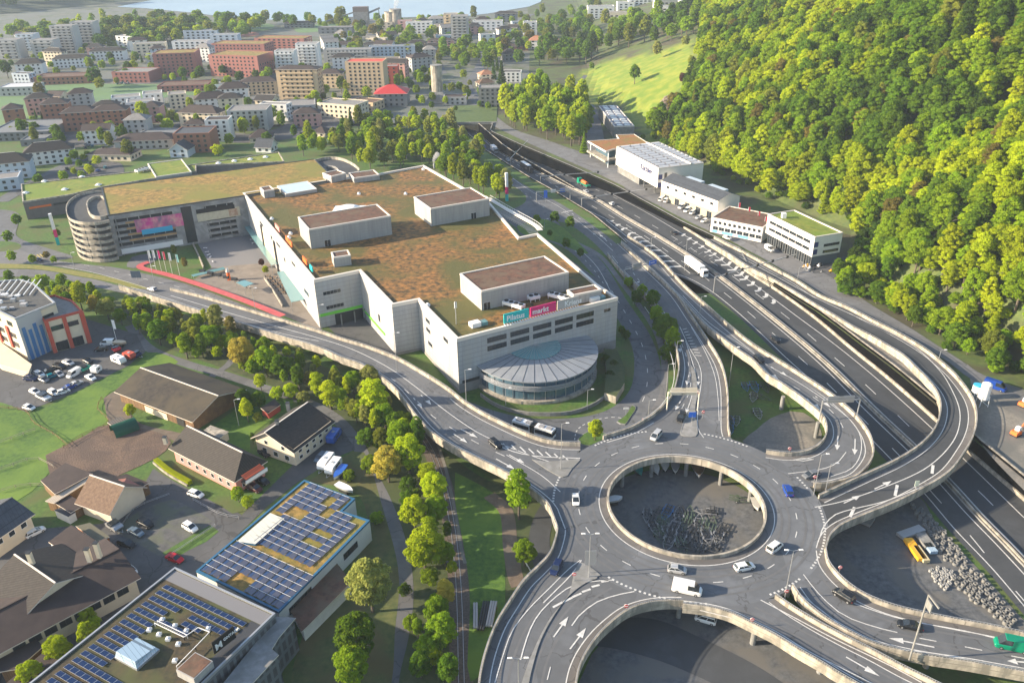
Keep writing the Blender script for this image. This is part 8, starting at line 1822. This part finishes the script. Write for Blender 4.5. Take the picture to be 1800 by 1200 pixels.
# big A shaped mast on lower right ramp
p=U(1598,1160,zD); root=empty('sign_gantry',p,'tall grey sign mast seen edge on, above the lower right ramp','gantry','sign gantries',p=p+up3*7); h=zat(p,1045)-p.z; mb=MB(); mb.tube(p,p+up3*h,.17,CONG,8); mb.build('post',root); q=U(1610,1125,zD); mb=MB(); mb.beam(p+up3*h,p+up3*(h-.3)+Vector((.5,-3.,0)),.25,.3,CONG); mb.build('beam',root); mb=MB(); mb.cbox((p.x-.4,p.y-1.6,p.z+h-2.0),.25,1.6,1.8,CONG); mb.build('sign_panel',root)
def sign(px,py,h,m,label,z=zD,w=1.2,hh=1.2,rz=0.,name='traffic_sign',cat='sign',dis=False):
    p=U(px,py,z); r=empty(name,p,label,cat,'traffic signs',p=p+up3*h); mb=MB(); mb.tube(p,p+up3*h,.06,METAL,6); mb.build('post',r); mb=MB()
    if dis: u=Vector((math.cos(rz),math.sin(rz),0)); nn=perp(u); c=p+up3*h; mb.tube(c-nn*.08,c,w/2,WHT,16); mb.tube(c-nn*.1,c-nn*.08,w/2*.98,m,16); mb.build('sign_disc',r); mb=MB(); mb.box(c-nn*.13-u*w*.35,u,-nn,w*.7,.02,c.z-.1,c.z+.1,WHT); mb.build('white_bar',r)
    else: mb.cbox((p.x,p.y,p.z+h-hh/2),w,.1,hh,m,rz); mb.build('sign_panel',r)
    return r
sign(1215,750,4.0,SIGNB,'blue direction sign on the approach road island',w=2.0,hh=1.6); sign(1037,1008,4.5,METAL,'stack of grey direction boards on the left island mast',w=2.4,hh=4.0,name='direction_sign'); 
for x,y,l,z in ((1009,1022,'by the left paved island',zD),(1100,1078,'on the bottom ramp parapet',zD),(1320,1102,'on the lower ramp parapet',zD),(1474,1010,'on the parapet by the storage yard',zD),(1386,800,'on the hairpin yard parapet',zD),(1130,748,'beside the small triangle island',0.),(1235,735,'on the right of approach road island',zD),(1226,700,'under the cream portal gantry',zD),(1430,850,'beside the triangle gap',zD),(1608,862,'on the loop ramp parapet',zD),(1380,1052,'at the tip of ramp gap',zD)):
    sign(x,y,2.2,REDS,'red and white no entry sign '+l,z,w=.9,dis=True)
sign(959,356,4.5,SIGNB,'tall blue direction sign stack at slip road junction',0.,w=1.8,hh=4.,name='direction_sign'); sign(243,500,4.5,plain('sign_back_grey',(.10,.14,.2),.5,.3),'dark direction board seen from behind on the verge',0.,w=4,hh=3.,name='direction_sign'); sign(1100,730,2.5,WHT,'small white sign on the triangle island',0.,w=1.6,hh=.6); sign(1607,868,3.2,M('pale_green_panel',(.45,.5,.42)),'pale green panel on the loop ramp outer parapet',w=1.,hh=1.6)
# ---------------------------------------------------------------- storage yard: concrete rings, bales, pipes
def ring_proto(m,h):
    r=bpy.data.objects.new('concrete_ring',None); COL.objects.link(r); ORI[r.name]=Vector((0,0,0)); mb=MB(); n=14
    i0=0
    for rr_,z in ((.52,0),(.52,h),(.3,h),(.3,.3)): mb.v+=[(rr_*math.cos(2*math.pi*j/n),rr_*math.sin(2*math.pi*j/n),z) for j in range(n)]
    for a in range(3):
        for j in range(n): q=(j+1)%n; mb.f.append([a*n+j,a*n+q,(a+1)*n+q,(a+1)*n+j]); mb.mi.append(mb.mt(m))
    mb.f.append([3*n+j for j in range(n)]); mb.mi.append(mb.mt(DGRAV)); mb.build('ring_wall',r,local=True); return r
r1=ring_proto(M('ring_concrete',(.15,.15,.145),(.22,.22,.21),scale=2),.75); r2=ring_proto(M('white_concrete',(.34,.34,.33),(.26,.26,.25)),.6)
def ringfield(proto,poly,n,mind,label,group,seed,sc=1.0):
    rd=random.Random(seed); pts=[]; xs=[p[0] for p in poly]; ys=[p[1] for p in poly]; tr=0
    while len(pts)<n and tr<9000:
        tr+=1; x,y=rd.uniform(min(xs),max(xs)),rd.uniform(min(ys),max(ys))
        if not inpoly(x,y,poly): continue
        p=U(x,y,0)
        if any((p-q).length<mind for q in pts): continue
        c=proto if not pts else copy_tree(proto); pts.append(p); c.location=(p.x,p.y,.05); s=sc*rd.uniform(.85,1.1); c.scale=(s,s,rd.uniform(.8,1.2)); c.rotation_euler=(0,0,rd.uniform(0,6)); tag(c,label,'concrete ring',group,'',True,p=p)
ringfield(r1,[(1598,885),(1618,895),(1650,925),(1690,975),(1702,1000),(1690,998),(1660,985),(1640,955),(1632,940)],110,1.12,'grey concrete ring in the packed rows along the motorway wall','grey concrete rings',1)
ringfield(r2,[(1633,1003),(1650,998),(1675,1005),(1676,1020),(1660,1038),(1640,1022)],70,.72,'small white concrete ring in the bright heap','white concrete rings',2,.72)
r3=copy_tree(r1); ringfield(r3,[(1675,1010),(1700,998),(1730,1015),(1750,1045),(1790,1095),(1770,1105),(1735,1075),(1700,1050),(1676,1028)],105,1.08,'mixed grey concrete ring in the heap at the lower right','heaped concrete rings',3,.95)
def stack(px,py,dx,dy,L,n,m,label,z=0,r=.25,name='pipe_bundle',cat='pipes',sq=False,w=None,h0=.3):
    rt_=bigroot(px,py,dx,dy,name,label,cat,0.,'stored building material'); k=0
    for j in range(n):
        mb=MB(); y=(j-(n-1)/2)*r*2.1
        if sq: mb.hexa([(-L/2,y-r,h0),(L/2,y-r,h0),(L/2,y+r,h0),(-L/2,y+r,h0)],[(-L/2,y-r,h0+.8),(L/2,y-r,h0+.8),(L/2,y+r,h0+.8),(-L/2,y+r,h0+.8)],m)
        else: mb.tube((-L/2,y,h0+r),(L/2,y,h0+r),r,m,8)
        mb.build('beam' if sq else 'pipe',rt_,local=True)
    mb=MB(); mb.cbox((-L*.3,0,0),.3,r*2.3*n,h0,WOOD); mb.cbox((L*.3,0,0),.3,r*2.3*n,h0,WOOD); mb.build('bearer',rt_,local=True)
stack(836,1085,0,20,7,2,GREYP,'pair of grey pipes lying left on the meadow strip'); stack(850,1085,-4,20,8,3,DARKM,'bundle of three dark pipes in the middle on the meadow strip'); stack(864,1082,-4,20,7,3,GREYP,'bundle of grey pipes lying right on the meadow strip')
stack(1607,970,10,14,7,2,YELP,'two bright yellow formwork beams in the storage yard',r=.5,sq=True); stack(1618,978,10,14,5,2,M('pale_timber',(.5,.42,.25)),'pale timber beams beside the yellow ones',r=.35,sq=True); stack(1600,940,14,-5,7,3,METAL,'grey steel beams at the top of the storage yard',r=.35,sq=True); stack(1625,955,10,14,5,4,CONG,'grey concrete sleepers beside the yellow beams',r=.3,sq=True); stack(1634,968,10,12,3,2,M('pale_blue_pallet',(.3,.4,.5)),'small pale blue pallet stack by the rings',r=.45,sq=True); stack(1522,918,-7,10,3.5,4,METAL,'grey metal racks under the loop ramp',r=.35,sq=True)
# white silo tank and machines, right edge
zz=lambda x,y:zR(y)
p=U(1725,712,zz); root=empty('silo_tank',p,'white silo tank standing on steel legs in the gravel yard','silo'); mb=MB(); mb.tube(p+up3*2.4,p+up3*7.2,1.35,WHT,18); mb.tube(p+up3*1.6,p+up3*2.4,.5,WHT,18,1.35); mb.tube(p+up3*7.2,p+up3*7.5,1.35,WHT,18,.8); mb.build('tank',root)
for s,t in ((1,1),(1,-1),(-1,1),(-1,-1)): mb=MB(); mb.beam(p+Vector((s*1.2,t*1.2,0)),p+Vector((s*1.05,t*1.05,3.5)),.15,.15,WHT); mb.build('leg',root)
mb=MB(); mb.beam(p+Vector((1.2,1.2,.4)),p+Vector((-1.1,1.1,2.2)),.1,.1,WHT); mb.beam(p+Vector((1.2,-1.2,.4)),p+Vector((-1.1,-1.1,2.2)),.1,.1,WHT); mb.build('brace',root)
p=U(1713,700,zz); root=empty('silo_tank',p,'shorter silo tank with light blue top behind the white one','silo'); mb=MB(); mb.tube(p+up3*2.2,p+up3*4.4,1.3,WHT,16); mb.build('tank',root); mb=MB(); mb.tube(p+up3*4.4,p+up3*4.7,1.32,plain('light_blue_top',(.05,.4,.6),.5),16); mb.build('lid',root)
for s,t in ((1,1),(1,-1),(-1,1),(-1,-1)): mb=MB(); mb.beam(p+Vector((s*1.1,t*1.1,0)),p+Vector((s*1,t*1,2.5)),.14,.14,WHT); mb.build('leg',root)
def machine(px,py,label,dx=10,dy=4):
    p=U(px,py,zz); r=empty('digger',p,label,'digger','diggers',rz=.5); ORI[r.name]=Vector((0,0,0)); lb(r,'tracks',-1.3,1.3,1.0,0,.6,BLK,ch=.1); lb(r,'body',-1.4,1.1,.95,.6,1.6,ORNG,ch=.12); lb(r,'cab',-.2,1.0,.6,1.6,2.7,WHT,ch=.1); mb=MB(); mb.beam((1,0,1.4),(2.8,0,3.0),.3,.35,ORNG); mb.beam((2.8,0,3.0),(3.8,0,1.2),.25,.3,ORNG); mb.build('boom',r,local=True); lb(r,'bucket',3.5,4.1,.4,.5,1.2,DARKM)
machine(1785,765,'orange and white digger on the gravel yard, lower one'); machine(1798,714,'orange digger at the right edge, upper one')
# parked motor parts yard at the office box
rd=random.Random(8)
for i in range(22):
    x,y=rd.uniform(1412,1478),rd.uniform(455,482); y=max(y,470-(x-1412)*.12); p=U(x,y,1.0); c=rd.choice([WHT,METAL,YELP,DARKM,GREYP,METAL]); r=empty('machine_part',p,'grey or yellow machine part stored beside the office box','machine part','stored machine parts','',True,rz=rd.uniform(0,3)); ORI[r.name]=Vector((0,0,0)); s=rd.uniform(.5,.9); mb=MB(); mb.cbox((0,0,0),1.6*s,1.2*s,.9*s,c); mb.tube((0,0,.9*s),(0,0,1.7*s),.35*s,c,8); mb.build('housing',r,local=True); mb=MB(); mb.beam((-.6,0,.4),(1.6*s,.4,1.3*s),.2,.2,DARKM); mb.build('pipe',r,local=True)
# fences and hedges
def fence(pts,label,z=0.,h=1.1,m=WOOD,step=3.):
    P=wl(pts,z,0,step=step); r=empty('fence',P[0],label,'fence','fences'); 
    mb=MB()
    for p in P: mb.tube(p,p+up3*h,.07,m,5)
    mb.build('posts',r); mb=MB()
    for k in (.45,.9): mb.sweep([p+up3*h*k for p in P],.05,.1,m)
    mb.build('rails',r)
fence([(0,718),(45,724),(60,745),(95,765),(120,785)],'wooden paddock fence on the bright field, centre line'); fence([(0,828),(60,808),(95,822)],'wooden fence between two fields at the left',m=M('grey_wood',(.3,.26,.2))); fence([(0,866),(40,855),(78,855)],'lower wooden field fence at the left',m=MATS['grey_wood']); fence([(180,702),(172,720),(192,745),(150,765),(112,788)],'fence around the paddock beside the barn'); fence([(0,780),(62,757)],'short cross fence on the left field',m=MATS['grey_wood'])
fence([(205,940),(232,900),(250,888),(298,870)],'chain fence on the upper edge of gravel car park',m=METAL,h=.7); fence([(295,980),(340,950),(378,925)],'chain fence on the lower edge of gravel car park',m=METAL,h=.7)
fence([(340,880),(385,905),(420,912)],'garden wire fence before the pink house',m=METAL); fence([(912,975),(930,1000),(938,1015)],'white guard rail by the small tree near the flyover',m=WHT,h=.7)
P=wl([(275,812),(300,832),(335,852)],0,0,step=1.5); r=empty('hedge',P[1],'clipped bright green hedge on the low wall by the pink house','hedge'); mb=MB(); mb.sweep(P,1.3,1.3,FL['lime']); mb.build('foliage',r); mb=MB(); mb.sweep(P,.3,.7,CONC,off=-.9); mb.build('low_wall',r)
# people
def person(px,py,m1,m2,label,dx=1.,z=0.):
    p=U(px,py,z); r=empty('person',p,label,'person','people'); ORI[r.name]=Vector((0,0,0))
    bmh=bmesh.new(); V=[(0,0,.92,.15),(0,0,1.15,.15),(0,0,1.4,.17),(0,0,1.52,.07),(0,.01,1.66,.11),(0,.02,1.74,.09),(-.1,.1,.5,.085),(-.1,.18,.06,.06),(-.1,.3,.04,.05),(.1,-.08,.5,.085),(.1,-.22,.08,.06),(.1,-.1,.04,.05),(-.22,0,1.38,.07),(-.27,-.1,1.1,.05),(-.25,.06,.86,.035),(.22,0,1.38,.07),(.27,.1,1.1,.05),(.25,.25,.9,.035)]
    E_=[(0,1),(1,2),(2,3),(3,4),(4,5),(0,6),(6,7),(7,8),(0,9),(9,10),(10,11),(2,12),(12,13),(13,14),(2,15),(15,16),(16,17)]
    me=bpy.data.meshes.new('body'); me.from_pydata([v[:3] for v in V],E_,[]); o=bpy.data.objects.new('body',me); COL.objects.link(o); o.parent=r
    md=o.modifiers.new('skin','SKIN'); md2=o.modifiers.new('sub','SUBSURF'); md2.levels=1; md2.render_levels=1
    for i,v in enumerate(V): me.skin_vertices[0].data[i].radius=(v[3],v[3]*.8)
    me.skin_vertices[0].data[0].use_root=True
    me.materials.append(plain('skin_tone',(.45,.27,.19),.6)); dg=bpy.context.evaluated_depsgraph_get(); n=bpy.data.meshes.new_from_object(o.evaluated_get(dg)); o.modifiers.clear(); o.data=n
    n.materials.clear(); n.materials.append(MATS['skin_tone']); n.materials.append(m1); n.materials.append(m2); n.materials.append(plain('dark_hair',(.03,.02,.015),.8))
    for f in n.polygons: z_=f.center.z; f.material_index=3 if z_>1.72 or (z_>1.62 and f.center.y<-.03) else 0 if z_>1.5 else 1 if z_>.9 else 2
    r.rotation_euler=(0,0,dx); return r
person(507,813,DARKM,plain('denim',(.04,.06,.12),.8),'person in dark clothes standing by the cream house step'); person(525,813,BLK,WHT,'person in black top and white trousers walking in the yard',2.)
person(440,508,WHT,DARKM,'person in white top walking by the bus shelter',1.); person(434,507,BLK,DARKM,'person in black standing by the bus shelter',2.)
# cafe tables and plants on the plaza
rd=random.Random(2)
for i in range(14):
    t=i/13; x=475+30*t+(6 if i%2 else -4); y=487+32*t; p=U(x,y,0); r=empty('cafe_table',p,'small dark cafe table on the terrace beside the mall','table','cafe tables','',True); mb=MB(); mb.tube(p+up3*.05,p+up3*.72,.06,DARKM,6); mb.tube(p+up3*.72,p+up3*.78,.6,WOOD,10); mb.build('table',r)
    for s in (-1,1): mb=MB(); mb.cbox((p.x+s*.95,p.y,.0),.45,.45,.45,DARKM); mb.cbox((p.x+s*1.15,p.y,.45),.08,.45,.45,DARKM); mb.build('chair',r)
for i in range(6):
    x=357+14*i; y=482+3.6*i; p=U(x,y,0); r=empty('bicycle_rack',p,'dark shelter box in the row along the cycle lane','shelter','dark shelters','',False); mb=MB(); mb.cbox((p.x,p.y,1.1),2.4,1.3,.9,DARKM,-.3); mb.build('box',r); mb=MB(); mb.cbox((p.x,p.y,0),.3,.3,1.1,METAL); mb.build('stand',r)
p=U(403,492,0); r=empty('advertising_column',p,'round orange advertising column on the brown plaza','column'); mb=MB(); mb.tube(p,p+up3*3.6,.7,ORNG,14); mb.build('drum',r); mb=MB(); mb.tube(p+up3*3.6,p+up3*5.2,.9,METAL,14,.5); mb.build('cap',r)
for x,y,c,l in ((461,470,'brown','potted dark red shrub on the plaza'),(468,483,'lime','potted bright green shrub on the plaza')): tree(U(x,y,0),4.0,'broad',c,l,'potted shrubs')
c1=empty('low_wall',U(475,515,0),'pale concrete terrace wall beside the cafe tables','wall'); mb=MB(); mb.sweep(wl([(465,491),(480,512),(497,540)],0,0,step=3),.4,1.0,CONC); mb.build('wall_body',c1)
c1=empty('low_wall',U(357,460,0),'long pale wall between lawn and paved skating plaza','wall'); mb=MB(); mb.sweep(wl([(336,423),(348,448),(358,472)],0,0,step=3),.5,1.0,CONC); mb.build('wall_body',c1)
for i in range(9):
    x,y=[(361,437),(364,444),(367,449),(370,453),(374,461),(382,421),(398,418),(443,422),(446,428)][i]; p=U(x,y,0); r=empty('bench',p,'white bench on the grey plaza','bench','plaza benches','',True,rz=.5*i); ORI[r.name]=Vector((0,0,0)); lb(r,'seat',-.9,.9,.25,.4,.5,WHT); lb(r,'leg',-.7,-.6,.2,0,.4,METAL); lb(r,'leg',.6,.7,.2,0,.4,METAL)
# roof walkway on the right mall edge
rw=empty('rooftop_walkway',U(930,380,MZ),'white railing walkway with ribbed ramp along the right roof edge','walkway',p=U(930,380,MZ)); mb=MB(); A1=wl([(858,352),(895,374),(938,398),(950,409)],MZ,0,step=1.5); mb.sweep(A1,2.2,.25,CAP,z0=.9); mb.build('walkway_deck',rw); mb=MB()
for off in (-1.1,1.1):
    mb.sweep(A1,.1,.1,WHT,z0=2.1,off=off)
    for p in A1: pass
for i,p in enumerate(A1[:-1]): d=(A1[i+1]-p).normalized(); nn=perp(d); [mb.tube(p+nn*s+up3*1.1,p+nn*s+up3*2.15,.05,WHT,4) for s in (-1.1,1.1)]
mb.build('railing',rw); mb=MB()
for i,p in enumerate(A1): d=(A1[min(i+1,len(A1)-1)]-A1[max(i-1,0)]).normalized(); nn=perp(d); mb.beam(p-nn*1.2*1+up3*.5,p-nn*5.0+up3*.5,.18,.25,METAL)
mb.build('louvre_ribs',rw)
# steam over the far mall chimney
sp=U(763,296,20); ch=empty('chimney_stack',U(763,296,MZ),'thin metal chimney at the far corner of the mall roof','chimney'); mb=MB(); q=U(763,296,MZ); mb.tube(q,q+up3*2.5,.4,METAL,10); mb.build('flue',ch)
def volume(name,pts,dens,label):
    mt=bpy.data.materials.new(name); mt.use_nodes=True; n=mt.node_tree; n.nodes.remove(n.nodes['Principled BSDF']); pv=n.nodes.new('ShaderNodeVolumePrincipled'); pv.inputs['Color'].default_value=(.95,.95,.95,1); pv.inputs['Density'].default_value=dens; n.links.new(pv.outputs[0],n.nodes['Material Output'].inputs['Volume'])
    bm=bmesh.new()
    me=bpy.data.meshes.new(name); mb_=MB(); 
    rem=[]
    for c,r in pts: bmesh.ops.create_icosphere(bm,subdivisions=2,radius=r,matrix=Matrix.Translation(c))
    bm.to_mesh(me); bm.free(); me.materials.append(mt); o=bpy.data.objects.new(name,me); COL.objects.link(o); tag(o,label,'steam',p=pts[0][0]); o['kind']='stuff'; return o
q=U(763,296,MZ)+up3*3.2; volume('steam',[(q+Vector((.35*i*i*.35,0,.95*i)),.6+.22*i) for i in range(5)],.5,'small puff of white steam over the mall chimney')
q=U(697,48,0); hz_=zat(q,14); q=Vector((q.x,q.y,hz_)); volume('steam',[(q+Vector((1.4*i,0,4.2*i)),2.6+.7*i) for i in range(6)],.1,'white steam plume above the far silo')
flush_trees()
for r in list(TP.values())+list(LAMP.values())+[r1,r2]: pass
# haze: one even box of air
HB=MB(); HB.hexa([(-5200,-120,-9),(2200,-120,-9),(2200,5800,-9),(-5200,5800,-9)],[(-5200,-120,205),(2200,-120,205),(2200,5800,205),(-5200,5800,205)],CONC)
hz=HB.build('haze'); hm=bpy.data.materials.new('haze_air'); hm.use_nodes=True; n=hm.node_tree; n.nodes.remove(n.nodes['Principled BSDF']); pv=n.nodes.new('ShaderNodeVolumePrincipled'); pv.inputs['Color'].default_value=(.70,.84,1,1); pv.inputs['Density'].default_value=.00010; pv.inputs['Anisotropy'].default_value=.0; n.links.new(pv.outputs[0],n.node_tree.nodes['Material Output'].inputs['Volume'] if hasattr(n,'node_tree') else n.nodes['Material Output'].inputs['Volume'])
hz.data.materials.clear(); hz.data.materials.append(hm); hz['kind']='stuff'; hz['label']='thin blue morning haze over the whole valley'; hz['category']='haze'
finish_labels()
